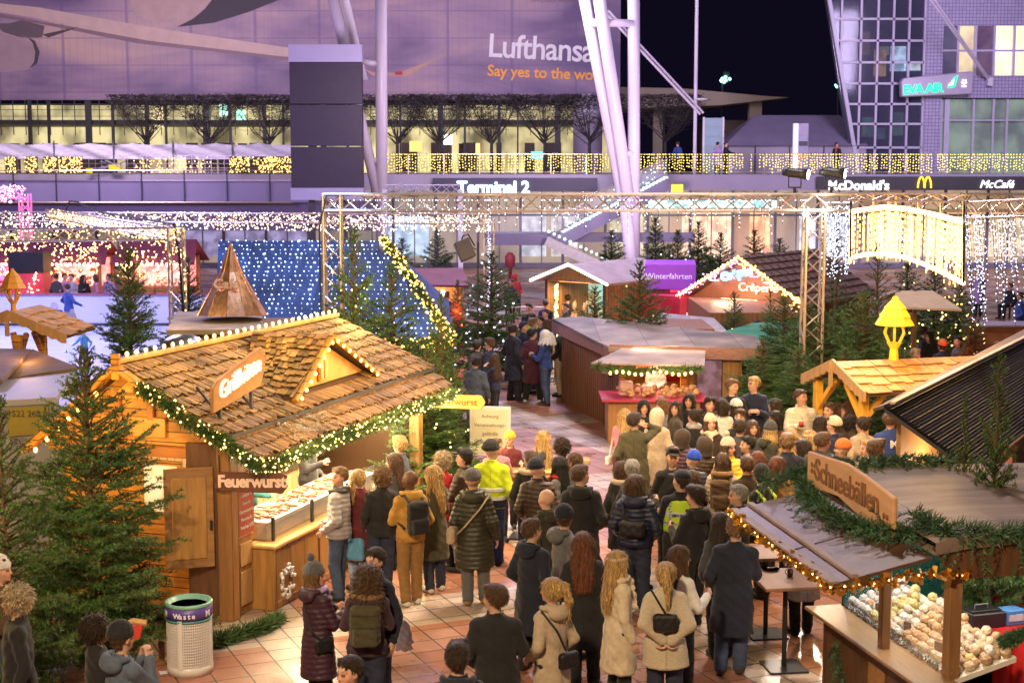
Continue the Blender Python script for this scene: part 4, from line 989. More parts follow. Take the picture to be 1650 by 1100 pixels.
m.each('tent_pole', M_DKGREY, tn)
tt = thing('info_totem', 'tall glass information totem beside the thin mast', 'totem', (XY(1150, 86, 7), 86.3, DZ))
MB().box((0, 0, 1.6), (1.0, .18, 3.2)).build('glass_panel', mat('totem_glass', (.28, .38, .46), .2, .1, 2, emit=(.3, .4, .5), estr=.12), tt); MB().box((-.56, 0, 1.6), (.1, .24, 3.3)).box((.56, 0, 1.6), (.1, .24, 3.3)).each('frame', M_WHITEMETAL, tt)
m = MB()
for k in range(5): m.box((0, -.1, .5 + k * .55), (1.0, .02, .03))
m.build('panel_joint', M_GREY, tt)
t2 = thing('info_totem', 'white totem sign with dark and orange bands by the marquee', 'totem', (XY(1292, 86, 7), 86.6, DZ))
MB().box((-.26, 0, 1.45), (.28, .25, 2.9)).build('white_edge', mat('totem_white', (.8, .8, .85), .4, 0, emit=(.8, .8, .9), estr=.35), t2)
MB().box((.18, .02, 1.45), (.56, .2, 2.9)).build('panel', mat('totem_grey', (.40, .36, .48), .4), t2); MB().box((.18, -.09, 1.75), (.5, .02, .26)).build('dark_band', M_DKGREY, t2); MB().box((.18, -.09, .95), (.56, .02, .22)).build('orange_band', mat('totem_or', (.7, .22, .14), .5, emit=(.7, .2, .1), estr=.2), t2)
for k, (px, py) in enumerate(((1165, 128), (1352, 133))):
    fl = thing('flood_light', ['green lit cluster of floodlights in the night sky above the canopy', 'small green floodlight beside the leaning office edge'][k], 'floodlight', aty(px, py, 128))
    m = MB()
    for i in range(8 if k == 0 else 3): m.ball((rnd.uniform(-.5, .6), 0, rnd.uniform(-.4, .4)), rnd.uniform(.08, .16), 6, 4)
    m.build('lens', glow('green_flood', (.25, 1.0, .75), 4), fl); MB().box((.3, .3, .2), (.5, .3, .9)).tube([(0, .3, 0), (0, .3, -fl.location.z)], .08, 5).build('housing', M_DKGREY, fl)
# -- conifers
def conifer_meshes(h, Rb, whorls, per, dens, needle, seed, sparse=1.0, z0=.25, up=.15, lod=1.0):
    rg = np.random.default_rng(seed)
    tw = []
    wood = MB(); wood.tube([(0, 0, 0), (.01, 0, h * .5), (0, .01, h * .98)], [.055 * h / 4 + .012, .035 * h / 4 + .008, .006], 7)
    for i in range(whorls):
        f = i / (whorls - 1); z = z0 + (h - z0 - .12) * f ** .92
        L = Rb * (1 - (z - z0) / (h - z0)) ** .85 + .06; k = max(4, int(per * (1 - .35 * f)))
        a0 = rg.uniform(0, 6.28)
        for j in range(k):
            if rg.random() < .16 * sparse: continue
            a = a0 + 2 * math.pi * j / k + rg.normal(0, .18); l = L * rg.uniform(.55, 1.12) * (1 + .20 * math.sin(2 * a + z * 2.3 + seed) + .10 * math.sin(5 * a - z * 4)); el = rg.normal(up + .55 * f, .10)
            P = np.array([0, 0, z + rg.uniform(-.06, .06)]); d = np.array([math.cos(a) * math.cos(el), math.sin(a) * math.cos(el), math.sin(el)])
            n = max(2, int(l / .13)); pts = [P]
            for q in range(n):
                t = (q + 1) / n; dd = d + np.array([0, 0, -.22 * t * (1 - f * .5) + .25 * t * t]); dd /= np.linalg.norm(dd); pts.append(pts[-1] + dd * l / n)
            wood.tube([tuple(p) for p in pts], [.012 * (1 - q / (n + 1)) + .003 for q in range(n + 1)], 4, False)
            side = np.cross(d, [0, 0, 1]); side /= np.linalg.norm(side) + 1e-9
            for q in range(n):
                tw.append((pts[q], pts[q + 1]))
                t = q / n
                for s in (-1, 1):
                    if t < .12 and rg.random() < .7: continue
                    sl = l * (.46 * (1 - t) + .12) * rg.uniform(.6, 1.15)
                    dv = d * rg.uniform(.55, .8) + side * s * rg.uniform(.6, .95) + np.array([0, 0, rg.normal(-.10, .13)]); dv /= np.linalg.norm(dv)
                    e = pts[q + 1] + dv * sl; tw.append((pts[q + 1], e))
                    m_ = int(sl / .085)
                    for w in range(1, m_):
                        for s2 in (-1, 1):
                            if rg.random() < .12: continue
                            b = pts[q + 1] + dv * sl * w / m_; c = np.cross(dv, [0, 0, 1]); dv2 = dv * .75 + c * s2 * .7 + np.array([0, 0, rg.normal(0, .15)]); dv2 /= np.linalg.norm(dv2)
                            tw.append((b, b + dv2 * min(sl * .38, .13) * rg.uniform(.6, 1.1)))
    for q in range(5): tw.append((np.array([0, 0, h * .93]), np.array([rg.normal(0, .05), rg.normal(0, .05), h + .02])))
    A = np.array([t[0] for t in tw]); B = np.array([t[1] for t in tw]); Ls = np.linalg.norm(B - A, axis=1)
    cnt = np.maximum(3, (Ls * dens * lod).astype(int)); idx = np.repeat(np.arange(len(tw)), cnt); N_ = len(idx)
    t = rg.random(N_); D = (B - A)[idx] / Ls[idx][:, None]; P = A[idx] + (B - A)[idx] * t[:, None]
    rv = rg.normal(size=(N_, 3)); rv -= D * (rv * D).sum(1)[:, None]; rv /= np.linalg.norm(rv, axis=1)[:, None]; rv[:, 2] += .25
    nd = D * .55 + rv * .85; nd /= np.linalg.norm(nd, axis=1)[:, None]; wd = np.cross(nd, rg.normal(size=(N_, 3))); wd /= np.linalg.norm(wd, axis=1)[:, None]
    nl = needle * rg.uniform(.7, 1.25, N_)[:, None]; nw = nl * .15
    V = np.stack([P - wd * nw, P + wd * nw, P + nd * nl + wd * nw * .3], 1).reshape(-1, 3)
    me = bpy.data.meshes.new('crown'); me.vertices.add(len(V)); me.vertices.foreach_set('co', V.astype(np.float32).ravel())
    me.loops.add(len(V)); me.loops.foreach_set('vertex_index', np.arange(len(V), dtype=np.int32)); me.polygons.add(N_); me.polygons.foreach_set('loop_start', np.arange(N_, dtype=np.int32) * 3)
    me.update(calc_edges=True)
    tint = (rg.uniform(.55, 1.45, len(tw))[idx] * rg.uniform(.75, 1.25, N_)); tipc = np.clip(1.0 + (np.linalg.norm(P[:, :2], axis=1) / Rb - .6) * .3, .7, 1.4)
    c = np.ones((N_, 4), np.float32); c[:, 0] = tint * tipc * rg.uniform(.8, 1.3, len(tw))[idx]; c[:, 1] = tint; c[:, 2] = tint * rg.uniform(.7, 1.2, N_)
    at = me.color_attributes.new('tint', 'FLOAT_COLOR', 'POINT'); at.data.foreach_set('color', np.repeat(c, 3, 0).ravel())
    me.materials.append(M_NEEDLE)
    w = bpy.data.meshes.new('trunk'); w.from_pydata(wood.v, [], wood.f); w.materials.append(M_BARK); w.update()
    tips = B[np.linalg.norm(B[:, :2], axis=1) > .35 * Rb * (1 - B[:, 2] / h) + .05]
    return me, w, tips, N_
CON = {'dense': conifer_meshes(3.8, 1.28, 30, 12, 150, .042, 3), 'mid': conifer_meshes(3.6, 1.05, 25, 9, 120, .050, 5),
       'thin': conifer_meshes(4.2, .95, 20, 6, 110, .055, 11, 1.6, .5, .3), 'far': conifer_meshes(3.6, 1.15, 18, 9, 40, .10, 8)}
print('needles', {k: v[3] for k, v in CON.items()})
def tree(px, py_top, Y, kind, label, width=None, lights=0, cat='tree', group=None, lm=None, rot=None, base=0.0, X=None, lsize=.022):
    me, w, tips, _ = CON[kind]; h0 = {'dense': 3.8, 'mid': 3.6, 'thin': 4.2, 'far': 3.6}[kind]; r0 = {'dense': 1.28, 'mid': 1.05, 'thin': .95, 'far': 1.15}[kind]
    zt = aty(px, py_top, Y).z; x = XY(px, Y, zt / 2) if X is None else X; h = zt - base
    t = thing('fir_tree', label, cat, (x, Y, base), rnd.uniform(0, 6.28) if rot is None else rot, group)
    s = h / h0; sx = s if width is None else width / r0; t.scale = (sx, sx, s)
    for nm, mm in (('trunk', w), ('crown', me)):
        o = link(bpy.data.objects.new(nm, mm)); o.parent = t
    if lights:
        m = MB(); rg = random.Random(int(px * 7 + Y))
        for p in rg.sample(list(map(tuple, tips)), lights):
            m.octa(p, lsize / s)
        m.build('string_lights', lm or M_BULB, t)
    return t
class Frame:
    def __init__(s, o, a): s.o = Vector(o); s.a = a; s.M = Matrix.Rotation(a, 3, 'Z')
    def w(s, p): return s.o + s.M @ Vector(p)
    def l(s, p): return s.M.transposed() @ (Vector(p) - s.o)
    def onx(s, px, py, x):
        c = s.l((0, 0, CAMZ)); d = s.M.transposed() @ ray(px, py); t = (x - c.x) / d.x; return c + d * t
    def ony(s, px, py, y):
        c = s.l((0, 0, CAMZ)); d = s.M.transposed() @ ray(px, py); t = (y - c.y) / d.y; return c + d * t
    def onz(s, px, py, z): return s.l(atz(px, py, z))
def shingles(name, A, B, C_, D_, m, parent, rh=.15, sw=.085, th=.018, seed=1, lift=.012, inside=None, cols=((.42, 1.45))):
    """rows of shakes on the plane A-B (eave, left to right) / D-C (ridge)"""
    A, B, C_, D_ = map(Vector, (A, B, C_, D_)); rg = random.Random(seed); mb = MB()
    nrm = (B - A).cross(D_ - A).normalized(); H = ((D_ - A).length + (C_ - B).length) / 2; n = max(1, round(H / rh))
    for i in range(n):
        t0 = i / n; t1 = min(1.0, (i + 1.25) / n); L0, R0 = A.lerp(D_, t0), B.lerp(C_, t0); L1, R1 = A.lerp(D_, t1), B.lerp(C_, t1)
        w = (R0 - L0).length; x = 0
        while x < w - .01:
            ww = min(sw * rg.uniform(.6, 1.4), w - x); a, b = x / w, (x + ww * .94) / w; x += ww
            j = rg.uniform(-.045, .045); up = (D_ - A).normalized()
            p = [L0.lerp(R0, a) + up * j, L0.lerp(R0, b) + up * (j + rg.uniform(-.01, .01)), L1.lerp(R1, b), L1.lerp(R1, a)]
            if inside and not inside((p[0] + p[2]) / 2): continue
            e = lift + rg.uniform(.0, .010); q = rg.uniform(*cols); mb.col = (q * rg.uniform(.92, 1.1), q, q * rg.uniform(.85, 1.1))
            lo = [p[0] + nrm * (e + .012), p[1] + nrm * (e + .012), p[2] + nrm * .002, p[3] + nrm * .002]
            hi = [p[0] + nrm * (e + .012 + th), p[1] + nrm * (e + .012 + th), p[2] + nrm * (th * .4), p[3] + nrm * (th * .4)]
            mb.add(lo + hi, [(3, 2, 1, 0), (4, 5, 6, 7), (0, 1, 5, 4), (1, 2, 6, 5), (2, 3, 7, 6), (3, 0, 4, 7)])
    return mb.build(name, m, parent)
def garland(name, pts, m, parent, r=.10, dens=260, needle=.09, seed=2, lights=0, lm=None, lr=.016, loops=1, seg=.05):
    """needle garland along pts; returns (garland object)"""
    rg = np.random.default_rng(seed); P = [np.array(p, float) for p in pts]; V = []; col = []
    cum = [0]
    for i in range(len(P) - 1): cum.append(cum[-1] + np.linalg.norm(P[i + 1] - P[i]))
    Lt = cum[-1]; n = int(Lt * dens); s = rg.random(n) * Lt; C = np.stack([np.interp(s, cum, [p[k] for p in P]) for k in range(3)], 1)
    C2 = np.stack([np.interp(s + .02, cum, [p[k] for p in P]) for k in range(3)], 1); D = C2 - C + 1e-6; D /= np.linalg.norm(D, axis=1)[:, None]
    rv = rg.normal(size=(n, 3)); rv /= np.linalg.norm(rv, axis=1)[:, None]; lump = .65 + .5 * np.sin(s * 9 + 2 * np.sin(s * 3.1)) ** 2
    C = C + rv * (r * .55 * lump * rg.random(n) ** .5)[:, None]; nd = rv * .9 + D * .5; nd /= np.linalg.norm(nd, axis=1)[:, None]
    wd = np.cross(nd, rg.normal(size=(n, 3))); wd /= np.linalg.norm(wd, axis=1)[:, None]; L = (needle * rg.uniform(.6, 1.2, n))[:, None]
    mb = MB(); me = bpy.data.meshes.new(name); W = np.stack([C - wd * L * .10, C + wd * L * .10, C + nd * L], 1).reshape(-1, 3)
    me.vertices.add(n * 3); me.vertices.foreach_set('co', W.astype(np.float32).ravel()); me.loops.add(n * 3); me.loops.foreach_set('vertex_index', np.arange(n * 3, dtype=np.int32))
    me.polygons.add(n); me.polygons.foreach_set('loop_start', np.arange(n, dtype=np.int32) * 3); me.update(calc_edges=True)
    c = np.ones((n, 4), np.float32); q = rg.uniform(.5, 1.4, n); c[:, 0] = q * rg.uniform(.7, 1.2, n); c[:, 1] = q; c[:, 2] = q
    at = me.color_attributes.new('tint', 'FLOAT_COLOR', 'POINT'); at.data.foreach_set('color', np.repeat(c, 3, 0).ravel())
    me.materials.append(m); o = link(bpy.data.objects.new(name, me)); o.parent = parent
    if lights:
        s = rg.random(lights) * Lt; C = np.stack([np.interp(s, cum, [p[k] for p in P]) for k in range(3)], 1); rv = rg.normal(size=(lights, 3)); rv /= np.linalg.norm(rv, axis=1)[:, None]; rv[:, 2] = rv[:, 2] * .8
        for q, v in zip(C, rv): mb.octa(tuple(q + v * r * 1.0), lr * rg.uniform(.7, 1.2))
        b = mb.build('string_lights', lm or M_BULB, o)
        if lights > 100: b['kind'] = 'stuff'
    return o
def bulbs(name, pts, m, parent, r=.026):
    for p in pts: MB().ball(p, r, 7, 5, (1, 1, 1.25)).build('bulb', m, parent)
def fairy(parent, a, b, n, r, mt, spread=.16, lw=.014, drop=.0):
    a, b = Vector(a), Vector(b); m = MB()
    for i in range(n):
        p = a.lerp(b, rnd.random()); m.octa((p.x + rnd.uniform(-.05, .05), p.y + rnd.uniform(-spread, spread), p.z + rnd.uniform(-spread - drop, spread)), r * rnd.uniform(.7, 1.2))
    o = m.build('fairy_lights', mt, parent)
    if n > 100: o['kind'] = 'stuff'
    return o
# -- the grill hut on the left
HA = R(-18.8); HF = Frame((-5.1, 19.2, 0), HA)
hut = thing('grill_hut', 'big wooden grill hut with shake roof, bulb-lined ridge and glowing sign on its roof', 'market hut', HF.o, HA)
RZ = 3.28; RL = 6.5; EX = 1.58; EZ = 2.43; BX = -1.38; BZ = 2.18; CX, CZ = 2.02, 2.15; CE = HF.onx(728, 622, 2.02).y
m = MB(); m.box((-1.12, 3.5, 1.12), (.08, 6.4, 2.24)); m.box((0, 6.6, 1.15), (2.3, .08, 2.3)); m.build('wall', M_WOOD, hut)
MB().box((.1, .34, .95), (2.4, .08, 1.9)).build('gable_wall', M_ORANGE, hut)
MB().prism([(-1.36, .26, 2.20), (1.50, .26, 2.20), (0, .26, RZ - .08)], (0, .08, 0)).build('gable_board', M_ORANGE, hut)
MB().box((.10, .24, 2.12), (2.75, .14, .14)).box((-.2, .24, 2.62), (.10, .07, .5)).box((.30, .23, 2.70), (.10, .06, .34)).box((.05, .23, 2.86), (.55, .06, .07)).build('gable_beam', mat('beam_orange', (.50, .19, .04), .45, .2, 4), hut, bev=.01)
MB().prism([(-.30, .20, 2.80), (.36, .20, 2.80), (.04, .20, 3.08)], (0, .05, 0)).prism([(-.45, .21, 2.30), (.52, .21, 2.30), (.52, .21, 2.56), (-.45, .21, 2.56)], (0, .04, 0)).build('gable_ornament', mat('light_gable', (.78, .38, .08), .4, .15, 4), hut, bev=.008)
for cx, w_ in ((1.02, .34), (.42, .5)):
    f_ = MB().box((cx, .27, 1.62), (w_ + .12, .06, .74)).build('window_frame', M_ORANGE, hut, bev=.01); MB().box((cx, .235, 1.62), (w_, .02, .62)).build('pane', lit_panel('kitchen', (1, .82, .56), (.35, .24, .12), .6, 3), f_)
m = MB(); m.box((1.50, .08, 1.15), (.20, .22, 2.3)); m.box((1.50, 6.4, 1.15), (.18, .18, 2.3)); m.box((1.50, 3.3, 2.28), (.14, 6.6, .22)); m.each('corner_post', M_WOOD, hut, bev=.012)
m = MB(); m.box((1.50, .40, .52), (.10, .46, 1.04)); m.box((1.50, .40, 2.02), (.10, .46, .3)); m.each('front_panel', M_WOODH, hut, bev=.01)
for z, h_ in ((.35, .45), (.80, .30)): MB().box((1.565, .40, z), (.03, .30, h_)).build('panel_moulding', M_PALEWOOD, hut, bev=.008)
pb = MB().box((1.57, .40, 1.47), (.04, .40, .82)).build('price_board', mat('price_red', (.42, .09, .07), .5, .15, 6), hut)
for k in range(7): text('price_line', ['Bratwurst 5,-', 'Feuerwurst 6,-', 'Krakauer 6,-', 'Steak 8,-', 'Currywurst 6,-', 'Pommes 4,-', 'Ketchup 0,50'][k], mat('price_white', (.8, .75, .7), .6, 0), .062, (1.594, .40, 1.78 - k * .105), (R(90), 0, R(90)), pb, .002)
dr = MB().box((0, 0, 0), (.62, .05, 1.30)).build('shutter_door', M_WOODH, hut, bev=.008, loc=(1.12, -.24, 1.38)); dr.rotation_euler.z = R(38)
MB().box((0, -.035, 0), (.44, .03, 1.06)).build('door_panel', mat('panel_wood', (.46, .24, .07), .45, .3, 3, .2, 30, stretch=(5, 5, .7)), dr, bev=.012); MB().box((.27, -.05, -.1), (.03, .05, .12)).build('latch', M_BLACK, dr)
MB().box((1.16, .06, 1.15), (.46, .06, 2.3)).build('inner_door', M_DARKWOOD, hut)
deckm = mat('roof_deck', (.10, .055, .03), .8, .2, 4)
F0, F1 = (EX, -.12, EZ), (EX, CE + .25, EZ)
R0_, R1_ = (0, -.02, RZ), (0, RL, RZ)
MB().prism([F0, F1, R1_, R0_], (0, 0, -.05)).prism([(BX, -.12, BZ), R0_, R1_, (BX, RL + .7, BZ)], (0, 0, -.05)).prism([(EX, CE + .25, EZ), (BX, RL + .7, BZ), R1_], (0, 0, -.05)).prism([(CX, -.18, CZ), (CX, CE, CZ), (EX + .02, CE + .2, EZ - .10), (EX + .02, -.15, EZ - .10)], (0, 0, -.04)).build('roof_deck', deckm, hut)
dorm = None
DX0, DYa, DYb, DYm = 1.28, HF.onx(465, 660, 1.30).y, HF.onx(592, 625, 1.30).y, HF.onx(518, 541, 1.30).y
DZt = HF.onx(518, 541, 1.34).z
def not_dormer(p): return not (p.x < 1.36 and p.x > .1 and abs(p.y - DYm) < (DYb - DYa) / 2 * (1 - (RZ - (p.z)) * 0) * max(0, 1 - (p.z - 2.62) / (DZt - 2.62 + .08)))
shingles('roof_shakes', F0, F1, R1_, R0_, M_SHINGLE, hut, .235, .046, .019, 1, inside=not_dormer)
shingles('canopy_shakes', (CX, -.18, CZ), (CX, CE, CZ), (EX + .03, CE + .2, EZ - .09), (EX + .03, -.15, EZ - .09), M_SHINGLE, hut, .235, .046, .019, 4)
shingles('hip_shakes', (EX, CE + .25, EZ), (BX, RL + .7, BZ), (0, RL, RZ), (0, RL, RZ), M_SHINGLE, hut, .17, .09, .018, 5)
shingles('back_shakes', (BX, RL + .7, BZ), (BX, -.12, BZ), R0_, R1_, M_SHINGLE, hut, .20, .10, .018, 6)
MB().beam((EX + .01, -.12, EZ - .02), (EX + .01, CE + .25, EZ - .02), .03, .06).build('gutter', M_DKGREY, hut)
MB().beam((0, -.08, RZ + .045), (0, RL, RZ + .045), .12, .06).build('ridge_board', mat('ridge_wood', (.55, .30, .10), .5, .2, 5), hut, bev=.01)
m = MB(); m.beam((BX - .08, -.06, BZ - .12), (0, -.06, RZ - .02), .07, .22, (0, -1, 0)); m.beam((0, -.06, RZ - .02), (EX + .02, -.10, EZ - .06), .07, .22, (0, -1, 0)); m.beam((EX, -.12, EZ - .08), (CX + .02, -.16, CZ - .02), .05, .10, (0, -1, 0))
m.box((0, -.09, RZ - .02), (.12, .06, .34)); m.build('bargeboard', M_ORANGE, hut, bev=.01)
bulbs('ridge_bulbs', [(0, -.05 + RL * i / 29, RZ + .115) for i in range(30)], M_BULB, hut, .026)
bulbs('gable_bulbs', [(BX * (1 - t) * .92, -.14, BZ - .10 + (RZ - BZ - .05) * t) for t in (.02, .17, .31, .44, .56, .67, .78)] + [(EX * t * .9, -.14, RZ - .1 - (RZ - EZ) * t * .97) for t in (.38, .62, .85)], M_BULBG, hut, .030)
apx = Vector((DX0 + .05, DYm, DZt)); la = Vector((DX0 + .03, DYa, 2.62)); lb = Vector((DX0 + .03, DYb, 2.62)); bk2 = Vector((.10, DYm, DZt + .02))
dm = MB().prism([(DX0, DYa + .12, 2.64), (DX0, DYb - .12, 2.64), (DX0, DYm, DZt - .10)], (-.05, 0, 0)).build('dormer', mat('dormer_wood', (.66, .36, .09), .45, .2, 4), hut)
w = MB().box((DX0 + .03, DYm, 2.86), (.03, .28, .34)).build('dormer_window', M_ORANGE, dm)
m = MB()
for dy in (-.07, .07): m.box((DX0 + .05, DYm + dy, 2.86), (.02, .10, .28))
m.build('dormer_pane', mat('pane_warm', (.5, .28, .06), .3, .2, 3), dm)
m = MB(); ov = Vector((.12, 0, 0))
def slab(name, e0, e1, r1, r0, seed): MB().prism([e0, e1, r1, r0], (0, 0, -.03)).build(name + '_deck', deckm, dm); shingles(name, e0, e1, r1, r0, M_SHINGLE, dm, .14, .085, .016, seed)
back = Vector((.16, DYm, DZt + .01)); vly = Vector((.95, DYa - .02, 2.86))
slab('dormer_shakes', Vector((.62, DYa + .02, 2.70)), la + ov + Vector((0, -.10, -.02)), apx + ov + Vector((0, 0, .02)), back, 12)
slab('dormer_shakes', lb + ov + Vector((0, .10, -.02)), Vector((.62, DYb - .02, 2.70)), back, apx + ov + Vector((0, 0, .02)), 13)
m = MB()
for q in (la, lb): m.beam(q + ov + Vector((.02, (-.10 if q is la else .10), -.06)), apx + ov + Vector((.02, 0, 0)), .05, .09, (1, 0, 0))
m.build('dormer_board', M_ORANGE, dm, bev=.006)
bulbs('dormer_bulbs', [tuple((q + ov + Vector((.07, 0, -.06))).lerp(apx + ov + Vector((.07, 0, -.04)), t)) for q in (la, lb) for t in (.03, .16, .29, .42, .55, .68, .81, .93)], M_BULBG, dm, .024)
sp = [HF.onx(x, y, 1.38) for x, y in ((344, 667), (343, 627), (352, 612), (420, 558), (428, 566), (428, 592), (420, 622), (352, 662))]
rs = MB().prism([(1.38, p.y, p.z) for p in sp], (-.05, 0, 0)).build('roof_sign', mat('sign_wood', (.50, .24, .08), .5, .2, 4), hut, bev=.012)
pa, pb_ = HF.onx(352, 652, 1.40), HF.onx(421, 600, 1.40)
ang = math.atan2(pb_.z - pa.z, pb_.y - pa.y)
t = text('sign_letters', 'Grillhütte', glow('sign_warmwhite', (1, .62, .36), 1.5), .43, (1.41, (pa.y + pb_.y) / 2, (pa.z + pb_.z) / 2 + .05), (0, 0, 0), rs, .018, bold=.0, space=.95, shear=.25)
t.rotation_euler = (Matrix.Rotation(R(90), 3, 'Z') @ Matrix.Rotation(R(90), 3, 'X') @ Matrix.Rotation(ang, 3, 'Z')).to_euler()
Lw = math.hypot(pb_.y - pa.y, pb_.z - pa.z); t.scale = (min(1.0, Lw * .94 / max(.1, t.dimensions.x)),) * 2 + (1,)
m = MB()
for y in (sp[0].y + .25, sp[3].y - .2): m.beam((1.34, y, 2.62), (1.0, y, 3.0), .03, .03); m.box((1.33, y, 2.75), (.04, .04, .5))
m.each('sign_bracket', M_DKGREY, rs)
fs = MB().prism([(.62, 0, -.16), (1.68, 0, -.20), (1.78, 0, -.08), (1.72, 0, 0), (1.78, 0, .09), (1.66, 0, .14), (.62, 0, .14), (.52, 0, .08), (.56, 0, 0), (.50, 0, -.10)], (0, .045, 0)).build('hanging_sign', mat('sign_dark', (.17, .06, .025), .5, .25, 5), hut, bev=.01, loc=(1.10, -.30, 1.87))
fs.rotation_euler.z = R(18); fs.scale = (.74, 1, .80)
text('sign_letters', 'Feuerwurst', mat('letter_pink', (1.0, .72, .60), .5, .05, 4), .27, (1.16, -.012, -.085), (R(90), 0, 0), fs, .008, bold=.010, space=.93)
MB().box((.60, .02, .27), (.02, .02, .3)).box((1.6, .02, .27), (.02, .02, .3)).each('sign_chain', M_BLACK, fs)
gz = CZ - .06
gl = [(.40, -.22, 3.04), (.8, -.23, 2.84), (1.15, -.24, 2.62), (1.7, -.26, 2.38), (CX + .06, -.26, CZ - .02)]
ft = [(CX + .06, -.26, CZ - .02)] + [(CX + .08 + .03 * math.sin(i), -.2 + (CE + .2) * i / 16, gz - .05 * abs(math.sin(i * 1.7))) for i in range(1, 17)]
M_GARL = mat('garland_needles', (.085, .15, .035), .55, .3, 3, vc=True)
garland('gable_garland', gl, M_GARL, hut, .13, 1500, .10, 3, 80, M_BULB, .0145)
garland('eave_garland', ft, M_GARL, hut, .13, 1400, .10, 4, 360, M_BULB, .0145)
s_ = SDF((1.35, 1.0, 2.1), (2.15, 2.5, 2.75), .022)
for i in range(70):
    a_ = (rnd.uniform(1.5, 1.95), rnd.uniform(1.15, 2.35)); zc = 2.37 - (a_[0] - 1.6) * .5
    s_.cap((a_[0], a_[1], zc), (a_[0] + rnd.uniform(-.1, .1), a_[1] + rnd.uniform(-.12, .12), zc + rnd.uniform(-.02, .05)), rnd.uniform(.014, .032), None, .02)
s_.disp(lambda X, Y, Z: .012 * np.sin(X * 60 + Y * 40) * np.sin(Y * 70 + Z * 50))
me = s_.mesh('plastic_sheet'); ps = inst('plastic_sheet', me, mat('plastic_film', (.62, .54, .42), .15, .2, 8, .9, 40, alpha=.45), None); ps.parent = None; ps.matrix_world = Matrix.Translation(HF.o) @ Matrix.Rotation(HA, 4, 'Z')
tag(ps, 'crumpled clear plastic sheeting lying on the grill hut canopy', 'plastic sheet')
ct = MB(); ct.box((1.69, 2.55, .42), (.36, 3.95, .84)); ct.build('counter', mat('counter_wood', (.44, .23, .07), .45, .3, 3, .25, 30, stretch=(5, 5, .6)), hut, bev=.01)
m = MB(); y = .62
while y < 4.5: m.box((1.875, y, .43), (.02, .05, .78)); y += .44
m.box((1.875, 2.55, .06), (.025, 3.95, .09)); m.box((1.875, 2.55, .80), (.025, 3.95, .06)); m.build('counter_battens', M_WOOD, hut, bev=.004)
MB().box((1.66, 2.55, .865), (.54, 4.05, .05)).build('counter_top', mat('worktop', (.62, .38, .15), .3, .2, 3, .05, 30, stretch=(6, .6, 6)), hut, bev=.01)
m = MB()
vit = MB().box((1.47, 2.5, 1.0), (.44, 3.5, .20)).build('hot_counter', M_STEEL, hut, bev=.01)
MB().box((1.39, 2.5, 1.12), (.62, 3.5, .04)).build('grill_plate', mat('plate', (.40, .36, .30), .35, .1, 6, metal=.6), vit)
m = MB()
for y in (.80, 1.95, 3.1, 4.2): m.box((1.76, y, 1.04), (.03, .05, .34))
m.each('glass_post', M_BLACK, vit); MB().quad((1.75, .75, .90), (1.75, 4.25, .90), (1.71, 4.25, 1.28), (1.71, .75, 1.28)).quad((1.15, .74, .9), (1.75, .74, .9), (1.71, .74, 1.28), (1.15, .74, 1.28)).build('sneeze_guard', M_GLASS, vit)
m = MB(); n = MB()
for i in range(110):
    y = rnd.uniform(.9, 4.1); x = rnd.uniform(1.18, 1.60); a_ = rnd.uniform(-.3, .3)
    (m if rnd.random() < .7 else n).tube([(x - .06, y, 1.155), (x, y + a_ * .05, 1.17), (x + .07, y + a_ * .1, 1.155)], .016, 6)
m.build('sausages', mat('sausage', (.30, .075, .03), .35, .3, 20), vit, True)['kind'] = 'stuff'; n.build('pale_sausages', mat('sausage2', (.50, .26, .13), .35, .3, 20), vit, True)
MB().box((.2, 3.4, 2.28), (1.8, 5.4, .04)).build('ceiling', mat('hut_ceiling', (.55, .40, .24), .6), hut)
MB().box((-.6, 3.3, .9), (.7, 5.4, .08)).box((-.95, 3.3, 1.5), (.3, 4.4, .05)).build('back_shelf', M_STEEL, hut)
m = MB()
for i in range(26): m.lathe([(.05, 0), (.055, .14), (.03, .18), (.03, .22)], (-.85 + rnd.uniform(-.1, .1), 1 + i * .17, .95 if i % 2 else 1.53), 8)
m.build('bottles', mat('bottles', (.5, .35, .15), .3, .4, 6), hut)
for k, y in enumerate((1.3, 2.9, 4.6, 6.0)):
    MB().box((.9, y, 2.20), (.16, 1.1, .05)).build('ceiling_lamp', glow('tube_lamp', (1, .86, .62), 9), hut)
    o = lamp('AREA', 'hut_lamp', HF.w((1.0, y, 2.12)), HF.w((1.9, y, 0)), 105, (1, .76, .44), .9)
for y in (1.2, 3.4, 5.6): lamp('POINT', 'counter_spill', HF.w((2.0, y, 1.98)), None, 26, (1, .74, .40), .15)
MB().box((-.35, 3.4, 1.15), (.04, 5.4, 2.2)).build('lit_back_wall', mat('lit_pine', (.80, .58, .30), .5, .15, 3, plank=(1, .2)), hut)
es = MB().prism([(-.35, 0, -.1), (.45, 0, -.12), (.52, 0, 0), (.45, 0, .12), (-.35, 0, .12), (-.42, 0, 0)], (0, .04, 0)).build('hanging_sign', mat('sign_amber', (.75, .42, .10), .5, .15, 5), hut, bev=.01, loc=(2.15, CE - .2, 1.92)); es.rotation_euler.z = R(10)
text('sign_letters', 'Bratwurst', mat('letter_brown', (.30, .10, .03), .5), .17, (.04, -.01, -.05), (R(90), 0, 0), es, .006)
wr = thing('wreath', 'silver bauble wreath hanging on the grill hut counter front', 'wreath', HF.w(HF.onx(461, 934, 1.96)), HA)
m = MB()
for i in range(70): a_ = rnd.uniform(0, 6.28); rr = rnd.uniform(.10, .18); m.ball((rnd.uniform(0, .05), rr * math.cos(a_), rr * math.sin(a_) * 1.25), rnd.uniform(.018, .032), 8, 6)
